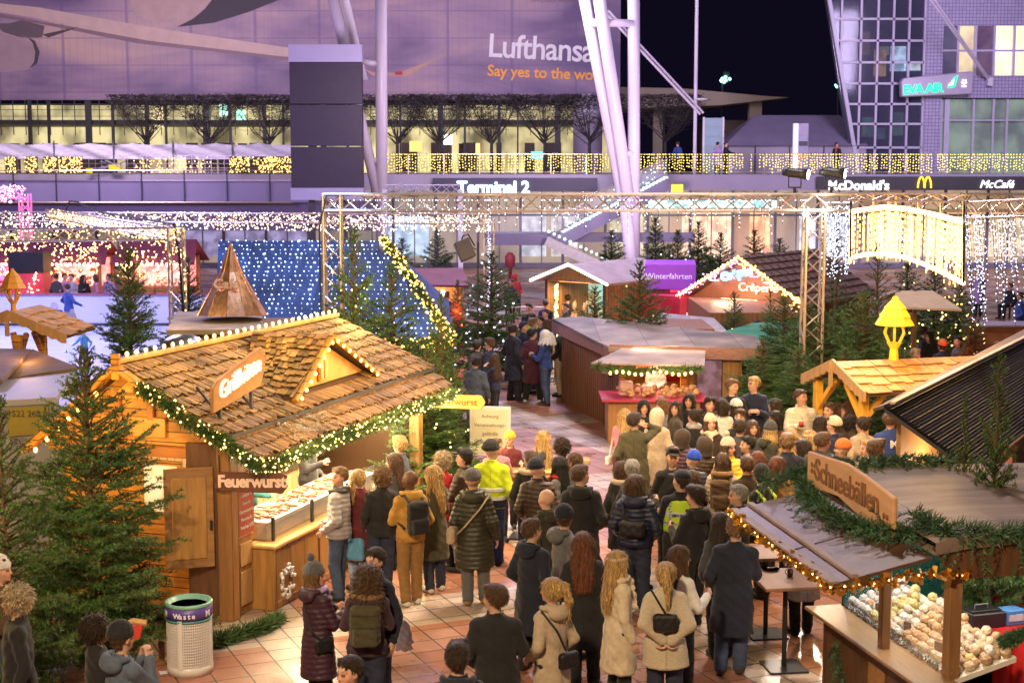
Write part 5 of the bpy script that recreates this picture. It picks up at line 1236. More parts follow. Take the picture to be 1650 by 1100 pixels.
m.build('baubles', mat('silver_bauble', (.85, .82, .85), .25, .1, 5, metal=.5), wr, True); MB().tube([(0, .14 * math.cos(k * .5236), .175 * math.sin(k * .5236)) for k in range(13)], .025, 6).build('ring', M_DARKWOOD, wr)
br_ = thing('fir_cuttings', 'cut fir branches lying on the paving beside the grill hut post', 'branches', (0, 0, 0))
gp = [atz(x, y, .06) for x, y in ((345, 1035), (385, 1022), (425, 1010), (452, 995))]
garland('branches', gp, M_NEEDLE, br_, .17, 2200, .10, 21)
lamp('POINT', 'gable_light', HF.w((-.3, -1.3, 2.5)), None, 75, GOLD, .25)
lamp('POINT', 'gable_light', HF.w((-1.0, -1.9, 1.1)), None, 20, (1, .6, .25), .3)
for y in (.6, 2.6, 4.8): lamp('POINT', 'ridge_light', HF.w((.75, y, RZ + .55)), None, 48, (1, .68, .24), .2)
for y in (.8, 3.2, 5.8): lamp('POINT', 'eave_light', HF.w((CX + .45, y, CZ + .35)), None, 30, (1, .64, .26), .2)
lamp('AREA', 'crowd_fill', (4.0, 20.5, 5.2), (4.2, 24.5, 1.2), 260, (1, .72, .42), 1.5); lamp('AREA', 'crowd_fill', (.6, 21, 5.5), (-.4, 23.5, 1), 260, (1, .72, .40), 1.2)  # unseen warm fills added to brighten the crowd, no lantern hangs here
lamp('POINT', 'cone_fill', (-7.2, 30.4, 3.5), None, 40, (1, .72, .42), .2)  # unseen warm point added to brighten the copper cone
lamp('POINT', 'dormer_light', HF.w((DX0 + .5, DYm, 3.0)), None, 8, GOLD, .1)
# -- trusses
tr = thing('truss_gantry', 'aluminium truss gantry spanning the market, with white icicle lights', 'truss', (0, 0, 0))
TY = 31.5; TZ = 5.10
xa = XY(536, TY, 5); xb = 13.2; xc = XY(1309, TY, 3)
truss(MB(), (xa - .2, TY, TZ), (xb, TY, TZ), .34, .033, .017, .38).build('truss_beam', M_METAL, tr)
truss(MB(), (xa, TY, 0), (xa, TY, TZ + .15), .36, .032, .016, .36).build('truss_column', M_METAL, tr)
truss(MB(), (xc, TY, 0), (xc, TY, TZ - .15), .38, .034, .017, .36).build('truss_column', M_METAL, tr)
m = MB(); cabs = [(xa - .25, TY - .2, 1.5), (xa - .26, TY - .2, 4.6), (xa - .1, TY - .2, 5.25)] + [(xa + .6 + i * .55, TY - .17, 5.26 + .025 * math.sin(i * 2.3)) for i in range(24)]
m.tube(cabs, .02, 5); m.tube([(p[0], p[1] + .1, p[2] + .02 * math.sin(k * 3.1)) for k, p in enumerate(cabs[3:])], .014, 5); m.build('cable', M_WIRE, tr)
for x_ in (-3, -.5, 2, 4.5, 7, 9.5): lamp('POINT', 'truss_fill', (x_, TY - .9, 4.7), None, 14, (1, .68, .34), .15)  # unseen warm points added to turn the truss golden
def icicles(name, x0, x1, Y, z0, n, lmin, lmax, parent, mt, r=.016, slant=0.0, step=.10, y2=None):
    m = MB(); w = MB()
    for i in range(n):
        f = rnd.random(); x = x0 + (x1 - x0) * f; y = Y + ((y2 - Y) * f if y2 is not None else 0) + rnd.uniform(-.05, .05); L = rnd.uniform(lmin, lmax); z = 0
        while z < L: m.octa((x + slant * z + rnd.uniform(-.02, .02), y + rnd.uniform(-.02, .02), z0 - z), r * rnd.uniform(.7, 1.25)); z += step * rnd.uniform(.6, 1.4)
        w.beam((x, y, z0), (x + slant * L, y, z0 - L), .006, .006)
    o = m.build(name, mt, parent); o['kind'] = 'stuff'; w.build('light_wire', M_WIRE, parent)['kind'] = 'stuff'; return o
icicles('icicle_lights', XY(560, TY, 5), XY(1300, TY, 5), TY - .2, 5.15, 120, .08, .75, tr, M_BULBW, .013, step=.16)
icicles('icicle_lights', XY(1325, TY, 5), XY(1372, TY, 5), TY - .1, 5.1, 46, .8, 1.8, tr, M_BULBW, .014, step=.11)
ic2 = thing('icicle_curtain', 'slanting curtain of cold white icicle lights at the right edge', 'light curtain', (0, 0, 0))
truss(MB(), (XY(1552, 29, 5), 29, 5.0), (XY(1700, 26, 5), 26, 5.15), .3, .02, .01, .36).build('hanging_beam', M_METAL, ic2)
icicles('icicle_lights', XY(1556, 29, 5), XY(1700, 29, 5), 29, 4.9, 90, .6, 2.3, ic2, M_BULBW, .013, .10, .12)
ring = thing('light_ring', 'glowing golden curved light curtain hanging below the truss', 'light curtain', (0, 0, 0))
RP = [(1370, 341, 415, 25.2), (1395, 337, 410, 25.6), (1425, 333, 408, 25.6), (1460, 336, 415, 25.0), (1490, 342, 426, 24.2), (1522, 349, 440, 23.2), (1552, 357, 456, 22.2)]
def arc3(A, B, C_, n):
    (ax, ay), (bx, by), (cx, cy_) = (A.x, A.y), (B.x, B.y), (C_.x, C_.y); d = 2 * (ax * (by - cy_) + bx * (cy_ - ay) + cx * (ay - by))
    ux = ((ax * ax + ay * ay) * (by - cy_) + (bx * bx + by * by) * (cy_ - ay) + (cx * cx + cy_ * cy_) * (ay - by)) / d
    uy = ((ax * ax + ay * ay) * (cx - bx) + (bx * bx + by * by) * (ax - cx) + (cx * cx + cy_ * cy_) * (bx - ax)) / d
    r = math.hypot(ax - ux, ay - uy); t0 = math.atan2(ay - uy, ax - ux); t1 = math.atan2(by - uy, bx - ux); t2 = math.atan2(cy_ - uy, cx - ux)
    while t1 < t0 - math.pi: t1 += 2 * math.pi
    while t1 > t0 + math.pi: t1 -= 2 * math.pi
    s_ = 1 if t1 > t0 else -1
    while (t2 - t1) * s_ < 0: t2 += s_ * 2 * math.pi
    return [(ux + r * math.cos(t0 + (t2 - t0) * i / n), uy + r * math.sin(t0 + (t2 - t0) * i / n)) for i in range(n + 1)]
def rp_(f): x = 1370 + 182 * f; I = lambda k: float(np.interp(x, [p[0] for p in RP], [p[k] for p in RP])); return aty(x, I(1), I(3)), aty(x, I(2), I(3))
arc = [rp_(i / 60) for i in range(61)]
M_TUBE = glow('gold_tube', (1.0, .66, .22), 6.5)
for k in (0, 1): MB().tube([a[k] for a in arc], .035, 8).build('light_tube', M_TUBE, ring)
m = MB(); w = MB()
for i, (a_, b_) in enumerate(arc):
    if i % 12 == 0: w.beam(a_ + Vector((0, 0, .25)), b_, .03, .03)
for i in range(170):
    a_, b_ = rp_(rnd.random()); x, y, z = a_; z0_ = z; L = (a_.z - b_.z) * rnd.uniform(.55, 1.12)
    while z > z0_ - L: m.add([(x - .007, y, z), (x + .007, y, z), (x + .007, y, z - .055), (x - .007, y, z - .055), (x, y + .012, z - .03)], [(0, 1, 2, 3), (0, 4, 1), (2, 4, 3)]); z -= rnd.uniform(.07, .13)
o = m.build('light_strings', M_BULBG, ring); o['kind'] = 'stuff'; w.each('ring_frame', M_METAL, ring)
m = MB(); truss(m, arc[0][0] + Vector((0, 0, .25)), arc[-1][0] + Vector((0, 0, .35)), .12, .015, .007, .5);
for p in (arc[0], arc[-1], arc[20]): m.beam(p[1], p[0] + Vector((0, 0, .3)), .03, .03)
m.build('hanger', M_METAL, ring)
lamp('POINT', 'ring_light', (6.2, 25.6, 4.0), None, 90, GOLD, .6); lamp('POINT', 'ring_light', (6.9, 24, 3.9), None, 80, GOLD, .5)
t2 = thing('lighting_truss', 'truss frame by the ice rink wound with warm fairy lights', 'truss', (0, 0, 0))
p0 = aty(284, 374, 38); p1 = aty(80, 343, 56); p2 = aty(-60, 374, 37); zz = 4.15
truss(MB(), (p0.x, 38, 0), (p0.x, 38, 4.3), .36, .028, .012, .4).build('truss_column', M_METAL, t2)
truss(MB(), (p0.x, 38, zz), (p1.x, 56, zz), .30, .027, .012, .4).build('truss_beam', M_METAL, t2)
truss(MB(), (p0.x, 38.2, zz), (p2.x, 37.4, zz), .30, .027, .012, .4).build('truss_beam', M_METAL, t2)
fairy(t2, (p0.x, 38, zz), (p1.x, 56, zz), 620, .020, M_BULB, .17, drop=.12)
fairy(t2, (p0.x, 38.2, zz), (p2.x, 37.4, zz), 330, .017, M_BULB, .17, drop=.2)
fairy(t2, (p0.x + .15, 38, .8), (p0.x + .15, 38, 4.2), 100, .016, M_BULB, .10)
m = MB(); m.tube([(p1.x + 1.2, 54, zz + .15), (p1.x + 1.5, 53.5, zz + .5), (p1.x + 2.2, 52, zz + .52), ((p0.x + p1.x) / 2, 47, zz + .3), (p0.x - .1, 38.2, zz + .25), (p0.x + .1, 37.8, zz - .4), (p0.x + .2, 37.8, 1.5)], .03, 5); m.build('cable', M_WIRE, t2)
t3 = thing('lighting_truss', 'long far truss over the ice rink thick with cold white lights', 'truss', (0, 0, 0))
q0 = aty(-40, 342, 57); q1 = aty(788, 356, 54)
truss(MB(), (q0.x, 57, 4.0), (q1.x, 54, 4.0), .34, .03, .014, .45).build('truss_beam', M_METAL, t3)
truss(MB(), (q1.x, 54, 0), (q1.x, 54, 4.0), .36, .03, .014, .4).build('truss_column', M_METAL, t3)
fairy(t3, (q0.x, 57, 4.0), (q1.x, 54, 4.0), 1500, .026, glow('rink_bulb', (1, .80, .50), 3.2), .2, drop=.25)
fairy(t3, (q1.x, 54, .5), (q1.x, 54, 4), 90, .022, M_BULBW, .18)
t4 = thing('lighting_truss', 'small pink lit truss portal at the far left edge', 'truss', (0, 0, 0))
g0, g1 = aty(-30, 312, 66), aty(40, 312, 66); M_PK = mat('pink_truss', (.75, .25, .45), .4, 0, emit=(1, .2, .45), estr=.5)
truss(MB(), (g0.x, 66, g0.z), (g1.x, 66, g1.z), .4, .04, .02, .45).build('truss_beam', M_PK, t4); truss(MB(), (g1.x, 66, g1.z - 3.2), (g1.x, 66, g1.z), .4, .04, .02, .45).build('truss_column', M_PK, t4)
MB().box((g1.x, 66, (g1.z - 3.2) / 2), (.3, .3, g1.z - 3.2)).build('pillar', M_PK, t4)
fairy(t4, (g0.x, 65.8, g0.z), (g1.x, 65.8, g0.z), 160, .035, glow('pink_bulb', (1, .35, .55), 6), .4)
t5 = thing('lighting_truss', 'short white truss in front of the video wall foot', 'truss', (0, 0, 0))
h0, h1 = aty(620, 305, 64), aty(742, 305, 64); truss(MB(), h0, h1, .36, .03, .014, .4).build('truss_beam', M_WHITEMETAL, t5); MB().box((h0.x, 64, h0.z / 2), (.2, .2, h0.z)).box((h1.x, 64, h1.z / 2), (.2, .2, h1.z)).each('truss_leg', M_WHITEMETAL, t5)
def spot_light(px, py, label, aim):
    p = aty(px, py, TY); t = thing('stage_spotlight', label, 'spotlight', p, 0, 'profile spotlights on the truss')
    m = MB(); d = Vector(aim).normalized()
    m.tube([-d * .26, -d * .12, d * .10, d * .28], [.075, .10, .10, .115], 12); m.build('housing', M_BLACK, t, True)
    MB().tube([d * .281, d * .29], .10, 12).build('lens', glow('spot_lens', (1, .95, .85), 22), t)
    MB().beam((-.13, 0, 0), (-.13, 0, -.30), .02, .03).beam((.13, 0, 0), (.13, 0, -.30), .02, .03).beam((-.13, 0, -.3), (.13, 0, -.3), .02, .03).tube([(0, 0, -.3), (0, 0, -.42)], .03, 8).build('yoke', M_BLACK, t)
    return t
spot_light(1281, 279, 'black stage spotlight on the truss, left one above its column', (1, -.45, -.12)); spot_light(1340, 278, 'black stage spotlight on the truss, right one by the golden lights', (1, -.4, -.1))
for x, tx in ((6.2, (3.8, 23, 0)), (6.9, (1, 35, 0))): lamp('SPOT', 'spot_beam', (x, TY - .6, 5.45), tx, 1500, (1, .80, .62), .12, spot=42)
spk = thing('loudspeaker', 'grey loudspeaker hanging tilted beside the bluish fir tree', 'speaker', aty(748, 403, 36), R(-20))
M_SPK = mat('speaker_grey', (.16, .13, .11), .6, .2, 8)
MB().prism([(-.20, -.14, -.24), (.20, -.14, -.24), (.14, .2, -.24), (-.14, .2, -.24)], (0, 0, .48)).build('cabinet', M_SPK, spk, bev=.015); spk.rotation_euler = (R(-14), R(-20), R(20))
MB().box((0, -.148, 0), (.36, .012, .44)).build('grille', mat('grille', (.10, .08, .07), .7, .2, 60, .5), spk)
MB().tube([(.05, .05, .24), (.12, .05, .33), (.26, .05, .33), (.30, .05, 0)], .018, 6).build('bracket', M_BLACK, spk)
sp_ = thing('speaker_pole', 'thin black pole holding the tilted loudspeaker', 'pole', (spk.location.x + .33, 36, 0)); MB().tube([(0, 0, 0), (0, 0, spk.location.z + .2)], .022, 6).build('pole', M_BLACK, sp_); MB().tube([(0, 0, spk.location.z), (-.2, 0, spk.location.z + .1)], .016, 6).build('arm', M_BLACK, sp_)
# -- blue starlit roof, copper cone hut
bl = thing('blue_roof_hut', 'hut with big blue roof dotted with star lights and a garlanded edge', 'market hut', (0, 0, 0))
A_, B_, C_, D_ = aty(345, 548, 34), aty(728, 552, 34), aty(618, 388, 38.5), aty(352, 388, 38.5)
A_.z = B_.z = min(A_.z, B_.z); C_.z = D_.z
MB().prism([A_, B_, C_, D_], (0, .05, -.08)).prism([C_, D_, (D_.x - .3, 43, 2), (C_.x + 1.5, 43, 2)], (0, 0, -.08)).prism([B_, C_, (C_.x + 1.5, 43, 2)], (0, 0, -.08)).build('blue_roof', mat('blue_felt', (.030, .080, .27), .55, .5, 1.2, .5, 6, plank=(0, .95)), bl)
MB().box(((A_.x + B_.x) / 2, 38, B_.z / 2 - .06), (B_.x - A_.x - .5, 7, B_.z - .15)).build('wall', M_DARKWOOD, bl)
nrm = (B_ - A_).cross(D_ - A_).normalized(); m = MB()
for i in range(22):
    for j in range(30):
        t0 = (i + .5) / 22; p = A_.lerp(D_, t0 + rnd.uniform(-.01, .01)).lerp(B_.lerp(C_, t0), (j + .5 + .5 * (i % 2)) / 30) + nrm * .05; m.octa((p.x + rnd.uniform(-.07, .07), p.y, p.z), .021 * rnd.uniform(.3, 1.3))
o = m.build('star_lights', glow('star_bulb', (.70, .90, 1.0), 2.4), bl); o['kind'] = 'stuff'
garland('roof_garland', [tuple(C_ + nrm * .1), tuple(C_.lerp(B_, .5) + nrm * .1), tuple(B_ + nrm * .1)], M_GARL, bl, .16, 900, .12, 6, 260, M_BULBG, .026)
garland('eave_garland', [tuple(A_.lerp(B_, .6)), tuple(B_)], M_GARL, bl, .14, 900, .12, 7, 130, M_BULBG, .028)
lamp('AREA', 'blue_star_wash', (-4.2, 31, 6.5), (-4.2, 36, 3), 60, (.35, .5, 1.0), 2); lamp('POINT', 'garland_light', (-1.9, 33.5, 2.6), None, 25, GOLD, .3)
cn = thing('copper_cone_hut', 'round wooden roof with a shiny copper cone chimney and cafe lettering', 'market hut', (0, 0, 0))
ap = aty(371, 390, 32.2); bs = aty(370, 508, 32.2); rb = 54 / 2400 * 32
M_COP = mat('copper', (.80, .42, .20), .30, .35, 2.0, .1, 20, metal=.85, stretch=(8, 8, .5))
m = MB(); nS = 11; pr = []
for k in range(nS): a_ = 2 * math.pi * (k + .3) / nS; pr.append((ap.x + rb * math.cos(a_) * 1.05, 32.2 + rb * math.sin(a_) * 1.05, bs.z - .05 * math.sin(a_)))
vs = pr + [(p[0] * .30 + ap.x * .70, p[1] * .3 + 32.2 * .7, bs.z + (ap.z - bs.z) * .60) for p in pr] + [tuple(ap)]
m.add(vs, [(k, (k + 1) % nS, nS + (k + 1) % nS, nS + k) for k in range(nS)] + [(nS + k, nS + (k + 1) % nS, 2 * nS) for k in range(nS)])
m.build('copper_cone', M_COP, cn); m = MB()
for k in range(nS): m.tube([pr[k], vs[nS + k], tuple(ap)], .014, 5)
m.build('cone_seams', M_COP, cn)
text('lettering', 'Café', mat('cafe_letters', (.70, .46, .34), .3, .1, 4, metal=.5), .30, (ap.x - .02, 32.2 - rb * .62, bs.z + .62), (R(74), 0, 0), cn, .01, bold=.008)
M_FELT = mat('sand_felt', (.42, .32, .22), .8, .3, 1.5, .2, 8)
MB().prism([aty(268, 532, 30.5), aty(428, 530, 30.5), aty(420, 502, 34), aty(285, 502, 34)], (0, 0, -.10)).build('roof', M_FELT, cn); zc = aty(262, 532, 30.5).z - .1
MB().box((bs.x + .1, 32.5, zc / 2), (2.1, 3.2, zc)).build('wall', M_WOOD, cn)
vt = thing('roof_vent', 'curved metal vent hood behind the lit ridge of the grill hut', 'vent', aty(295, 556, 29)); m = MB()
m.lathe([(.42, -.2), (.42, 0), (.36, .12), (.2, .2), (0, .22)], (0, 0, 0), 18); m.build('hood', M_STEEL, vt, True); MB().box((0, 0, -vt.location.z / 2 - .1), (.7, .7, vt.location.z - .2)).build('duct', M_SNOWGREY, vt)
# -- ice rink: boards, stalls behind
bd = thing('rink_boards', 'white boards along the far side of the ice rink', 'rink boards', (0, 55, 0))
m = MB(); x = -34.0; n_ = MB(); bz = 1.18
while x < XY(330, 55, 1): m.box((x + 1.23, 0, bz / 2 + .04), (2.42, .1, bz - .1)); n_.box((x, -.02, bz / 2), (.08, .14, bz)); x += 2.5
m.build('board', mat('rink_white', (.70, .72, .86), .35, .05, 1), bd); n_.build('board_post', M_WHITEMETAL, bd)
MB().box((-21, -.02, bz + .02), (28, .16, .06)).build('dark_cap_rail', mat('cap_rail', (.35, .10, .16), .5), bd); MB().box((-21, -.08, .07), (28, .04, .12)).build('kick_strip', M_DKGREY, bd)
px0 = XY(88, 54.9, .6)
M_PB = mat('print_blue', (.06, .07, .35), .5, .1, 4); pl = MB()
pl.prism([(px0 - .42, -.06, .13), (px0 + .42, -.06, .13), (px0 + .40, -.06, .42), (px0 + .25, -.06, .62), (px0 - .25, -.06, .62), (px0 - .40, -.06, .42)], (0, -.012, 0)); pl.build('printed_player', M_PB, bd)
MB().lathe([(.13, -.01), (.13, .01)], (0, 0, 0), 16).build('printed_head', mat('print_pale', (.5, .45, .62), .5), bd, loc=(px0 - .02, -.08, .78)).rotation_euler = (R(90), 0, 0)
text('printed_number', '52', mat('print_num', (.75, .75, .85), .5), .34, (px0 + .02, -.085, .2), (R(90), 0, 0), bd, .004, bold=.01)
for k, (px, wpx, col_, lab, nm) in enumerate(((-20, 90, (.75, .12, .25), 'pink lit market stall at the far left of the rink boards', 0), (75, 100, (.85, .30, .35), 'pink lit sweets stall with red roof directly behind the rink boards', 1), (205, 110, (.95, .45, .25), 'warm lit stall behind the rink, half hidden by the fir tree', 2))):
    Y = 62; c0 = XY(px, Y, 1); w_ = wpx / 2400 * Y
    t = thing('market_stall', lab, 'stall', (c0 + w_ / 2, Y, 0), 0, 'stalls behind the ice rink')
    MB().box((-w_ / 2 + .08, -1, 1.1), (.14, .14, 2.2)).box((w_ / 2 - .08, -1, 1.1), (.14, .14, 2.2)).box((0, 1, 1.1), (w_, .1, 2.2)).box((0, -1, .5), (w_, .1, 1.0)).each('stall_wall', M_WOOD, t)
    MB().prism([(-w_ / 2 - .3, -1.5, 2.0), (w_ / 2 + .3, -1.5, 2.0), (w_ / 2 + .1, 0, 2.9), (-w_ / 2 - .1, 0, 2.9)], (0, .02, -.07)).prism([(-w_ / 2 - .3, 1.5, 2.0), (-w_ / 2 - .1, 0, 2.9), (w_ / 2 + .1, 0, 2.9), (w_ / 2 + .3, 1.5, 2.0)], (0, .02, -.07)).build('roof', mat('red_roof', (.22, .05, .08), .6, .2, 2), t)
    MB().box((0, .9, 1.5), (w_ - .3, .06, 1.2)).build('lit_interior', lit_panel('stallin%d' % k, (1, .45, .35) if k else (1, .2, .5), (.4, .06, .12), 1.1, 2.2), t)
    bulbs('eave_bulbs', [(-w_ / 2 + w_ * i / 14, -1.55, 1.95) for i in range(15)], glow('eave_warm', (1, .66, .34), 7), t, .05)
    m = MB()
    for i in range(40): m.ball((rnd.uniform(-w_ / 2 + .2, w_ / 2 - .2), -.9 + rnd.uniform(-.1, .4), rnd.uniform(1.05, 1.7)), rnd.uniform(.05, .11), 6, 4)
    m.build('hanging_goods', mat('goods%d' % k, [(.6, .1, .3), (.7, .25, .12), (.6, .4, .2)][k], .5, .5, 8), t)
    fairy(t, (-w_ / 2, -1.5, 2.1), (w_ / 2, -1.5, 2.3), 130, .035, M_BULB, .35, drop=.4)
    lamp('AREA', 'stall_lamp', (c0 + w_ / 2, Y - .4, 2.0), (c0 + w_ / 2, Y - .6, 0), 90, (1, .45, .45), 1.2)
kp = thing('red_kiosk', 'red glowing kiosk with black top behind the rink boards', 'kiosk', (XY(50, 58, 1), 58, 0))
MB().box((0, 0, .9), (1.3, 1, 1.8)).build('body', mat('kiosk_red', (.5, .05, .08), .5, .3, 3, emit=(1, .08, .06), estr=.15), kp); MB().box((0, 0, 2.2), (1.35, 1.05, .8)).build('dark_top', M_BLACK, kp); fairy(kp, (-.6, -.6, .5), (.6, -.6, 1.6), 80, .04, glow('kiosk_bulb', (1, .4, .3), 5), .4)
# -- roofs at the left edge
sr = thing('service_hut', 'brown felt-roofed hut with a white box roof at the left edge', 'hut', (0, 0, 0))
a1 = [aty(-60, 630, 23.5), aty(0, 612, 23.5), aty(52, 566, 26.5), aty(-60, 566, 26.5)]
MB().prism([aty(-80, 640, 23.2), aty(4, 612, 23.2), aty(50, 562, 26), aty(-60, 560, 26)], (0, 0, -.06)).prism([aty(4, 610, 24.2), aty(125, 592, 24.2), aty(118, 588, 26.2), aty(52, 562, 26)], (0, 0, -.06)).build('brown_roof', mat('brown_felt', (.20, .12, .07), .75, .3, 2, .3, 14, vc=False), sr)
m = MB(); e0, e1 = aty(0, 612, 24.3), aty(122, 596, 24.3)
for i in range(18): p = e0.lerp(e1, (i + .5) / 18); m.box((p.x, p.y + .1, p.z - .22), (.06, .05, .4))
m.each('slat_board', M_DARKWOOD, sr)
MB().prism([aty(-80, 650, 22), aty(90, 640, 22), aty(125, 598, 24.2), aty(-70, 620, 24.2)], (0, 0, -.09)).build('white_roof', mat('white_sheet', (.42, .40, .44), .55, .15, 1.5), sr)
q0, q1 = aty(-80, 652, 22.05), aty(92, 642, 22.05)
MB().prism([q0, q1, (q1.x, q1.y, 0), (q0.x, q0.y, 0)], (0, .1, 0)).build('grey_wall', M_GREY, sr)
r0, r1 = aty(12, 658, 22), aty(78, 653, 22); yl = MB().prism([r0, r1, r1 - Vector((0, 0, .42)), r0 - Vector((0, 0, .42))], (0, -.02, 0)).build('yellow_banner', mat('banner_yellow', (.36, .28, .05), .6, .15, 3), sr)
text('phone_number', '01522 265 86 86', mat('banner_text', (.10, .08, .05), .6), .13, (aty(52, 676, 21.9).x, 21.93, aty(52, 668, 21.9).z - .03), (R(90), 0, 0), yl, .003)
text('banner_word', 'SECURITY', mat('banner_text2', (.10, .09, .09), .6), .14, (aty(48, 720, 21.9).x, 21.93, aty(48, 716, 21.9).z), (R(90), 0, 0), sr, .003)
def lantern(t, base_z, s, m, cx=0, cy=0, n=8):
    z = base_z
    MB().lathe([(.13 * s, z), (.10 * s, z + .35 * s), (.16 * s, z + .45 * s), (.20 * s, z + .50 * s)], (cx, cy, 0), n).build('lantern_foot', m, t)
    mm = MB()
    for k in range(6):
        a_ = k * math.pi / 3; mm.tube([(cx + .12 * s * math.cos(a_), cy + .12 * s * math.sin(a_), z + .45 * s), (cx + .27 * s * math.cos(a_), cy + .27 * s * math.sin(a_), z + .75 * s), (cx + .20 * s * math.cos(a_), cy + .20 * s * math.sin(a_), z + .98 * s)], .035 * s, 5)
    mm.each('lantern_rib', m, t)
    MB().lathe([(.50 * s, z + .95 * s), (.36 * s, z + 1.17 * s), (.40 * s, z + 1.16 * s), (.25 * s, z + 1.38 * s), (.29 * s, z + 1.37 * s), (.09 * s, z + 1.58 * s), (.06 * s, z + 1.66 * s), (0, z + 1.67 * s)], (cx, cy, 0), n).build('lantern_roof', m, t)
def shelter(label, F, L, W, rz, ez, m, ml, s=.72, post=True, lx=None):
    t = thing('roofed_stand', label, 'shelter', F.o, F.a)
    MB().prism([(0, 0, rz), (L, 0, rz), (L, -W, ez), (0, -W, ez)], (0, 0, -.04)).prism([(0, 0, rz), (0, W, ez), (L, W, ez), (L, 0, rz)], (0, 0, -.04)).build('roof', m, t)
    shingles('roof_shingles', (0, -W, ez), (L, -W, ez), (L, 0, rz), (0, 0, rz), M_SHINGLE2, t, W / 4 * 1.12, .26, .016, 31, cols=(.75, 1.15)); shingles('roof_shingles', (L, W, ez), (0, W, ez), (0, 0, rz), (L, 0, rz), M_SHINGLE2, t, W / 4 * 1.12, .26, .016, 32, cols=(.75, 1.15))
    mm = MB(); bb = []
    for sgn in (-1, 1):
        top_ = [(-.07, sgn * W * k / 12, rz + .05 + (ez - rz) * k / 12) for k in range(13)]; bot = [(-.07, p[1], p[2] - .17 - .035 * math.sin(k * 1.57) ** 2) for k, p in enumerate(top_)]
        for k in range(12): mm.prism([top_[k], top_[k + 1], bot[k + 1], bot[k]], (.05, 0, 0))
    mm.box((-.08, 0, rz - .22), (.05, .07, .42)); mm.build('bargeboard', M_PALEWOOD, t)
    mm = MB()
    for x in (.12, L - .2):
        for y in ((-W * .72, W * .72) if post else (-W * .1,)): mm.box((x, y, ez * .5), (.14, .14, ez)); mm.beam((x, y, ez - .5), (x + (.42 if x < 1 else -.42), y, ez - .02), .09, .09); mm.beam((x, y, ez - .55), (x, y * .25, ez + .05), .09, .09)
    mm.each('post', ml, t, bev=.01)
    return t
Fs = Frame((5.62, 25.7, 0), R(16.5))
M_YEL = mat('amber_wood', (.80, .42, .05), .4, .15, 5)
sh1 = shelter('roofed wooden stand with pale shingles and yellow bird-house lantern behind the crowd', Fs, 2.75, 1.12, 2.47, 2.06, deckm, M_YEL)
lantern(sh1, 2.42, .70, mat('lantern_yellow', (.85, .55, .04), .4, .15, 4, emit=(1, .6, .03), estr=.18), 1.15, 0)
lamp('POINT', 'shelter_light', Fs.w((-.5, -1.8, 2.6)), None, 14, GOLD, .2); lamp('POINT', 'shelter_light', Fs.w((1.2, -.5, 4.0)), None, 14, GOLD, .2)
F2 = Frame((aty(60, 500, 27).x - 1.2, 27, 0), R(-8)); zr = aty(40, 498, 27).z
zr = aty(12, 503, 27).z; sh2 = shelter('roofed wooden stand with orange beams and lantern at the left edge', Frame((XY(14, 27, 3), 27, 0), R(86)), 1.5, 1.08, zr, zr - .43, deckm, M_ORANGE, post=False)
lantern(sh2, zr - .05, .50, mat('lantern_orange', (.75, .36, .06), .45, .15, 4), .25, 0)
lamp('POINT', 'left_stand_light', (aty(40, 560, 25).x, 25, 2.6), None, 22, (1, .5, .2), .3)
# -- brown stall in the middle
SA, SB = atz(905, 650), atz(1003, 705);
SW = SB.x; sd = thing('flamed_salmon_stall', 'brown plank market stall with canopy, serving hatch and photo poster', 'stall', (0, 0, 0))
SC = Vector((XY(1195, 32.2, 1), 32.2, 0)); SB = Vector((XY(1000, 32.6, 1), 32.6, 0)); SA = Vector((XY(905, 37, 1), 37.0, 0)); SHt = 1.88
M_PLANKB = mat('brown_plank', (.27, .115, .05), .55, .35, 2.5, .3, 30, stretch=(7, 7, .5))
def wallp(name, a, b, z0, z1, m, par, th=.08):
    a, b = Vector(a), Vector(b); n = (b - a).cross(Vector((0, 0, 1))).normalized() * th; return MB().prism([(a.x, a.y, z0), (b.x, b.y, z0), (b.x, b.y, z1), (a.x, a.y, z1)], -n).build(name, m, par)
wallp('side_wall', SA, SB, 0, SHt - .05, M_PLANKB, sd)
m = MB()
for i in range(30): p = SA.lerp(SB, (i + .5) / 30) + Vector((-.012, -.006, 0)); m.box((p.x, p.y, SHt / 2), (.012, .012, SHt - .1))
m.build('plank_gaps', M_DARKWOOD, sd)
S1 = SB.lerp(SC, .56)
wallp('front_wall', S1, SC, 0, SHt, mat('ochre_plank', (.36, .19, .06), .5, .25, 2.5, .3, 30, stretch=(7, 7, .5)), sd)
wallp('back_wall', (SC.x, SC.y, 0), (SC.x, SC.y + 1.4, 0), 0, 1.72, M_PLANKB, sd); wallp('back_wall', (SC.x, SC.y + 1.4, 0), SA + Vector((.4, .1, 0)), 0, 1.72, M_PLANKB, sd)
rf = MB(); rz0 = SHt
rf.prism([(SA.x - .25, SA.y + .3, rz0 + .1), (SB.x - .3, SB.y - .25, rz0 - .05), (SC.x + .5, SC.y - .35, rz0 + .0), (SC.x + .5, SC.y + 1.5, rz0 + .06), (SA.x + .5, SA.y + .5, rz0 + .12)], (0, 0, .10)); rf.build('flat_roof', mat('mid_felt', (.20, .155, .13), .6, .6, 1.4, .3, 12, plank=(0, 1.0)), sd, bev=.01)
m = MB(); Lp = [Vector((SA.x - .22, SA.y + .25, 0)), Vector((SB.x - .27, SB.y - .22, 0)), Vector((SC.x + .45, SC.y - .33, 0))]
for a, b in ((Lp[0], Lp[1]), (Lp[1], Lp[2])): m.beam((a.x, a.y, rz0 - .02), (b.x, b.y, rz0 - .06), .05, .26)
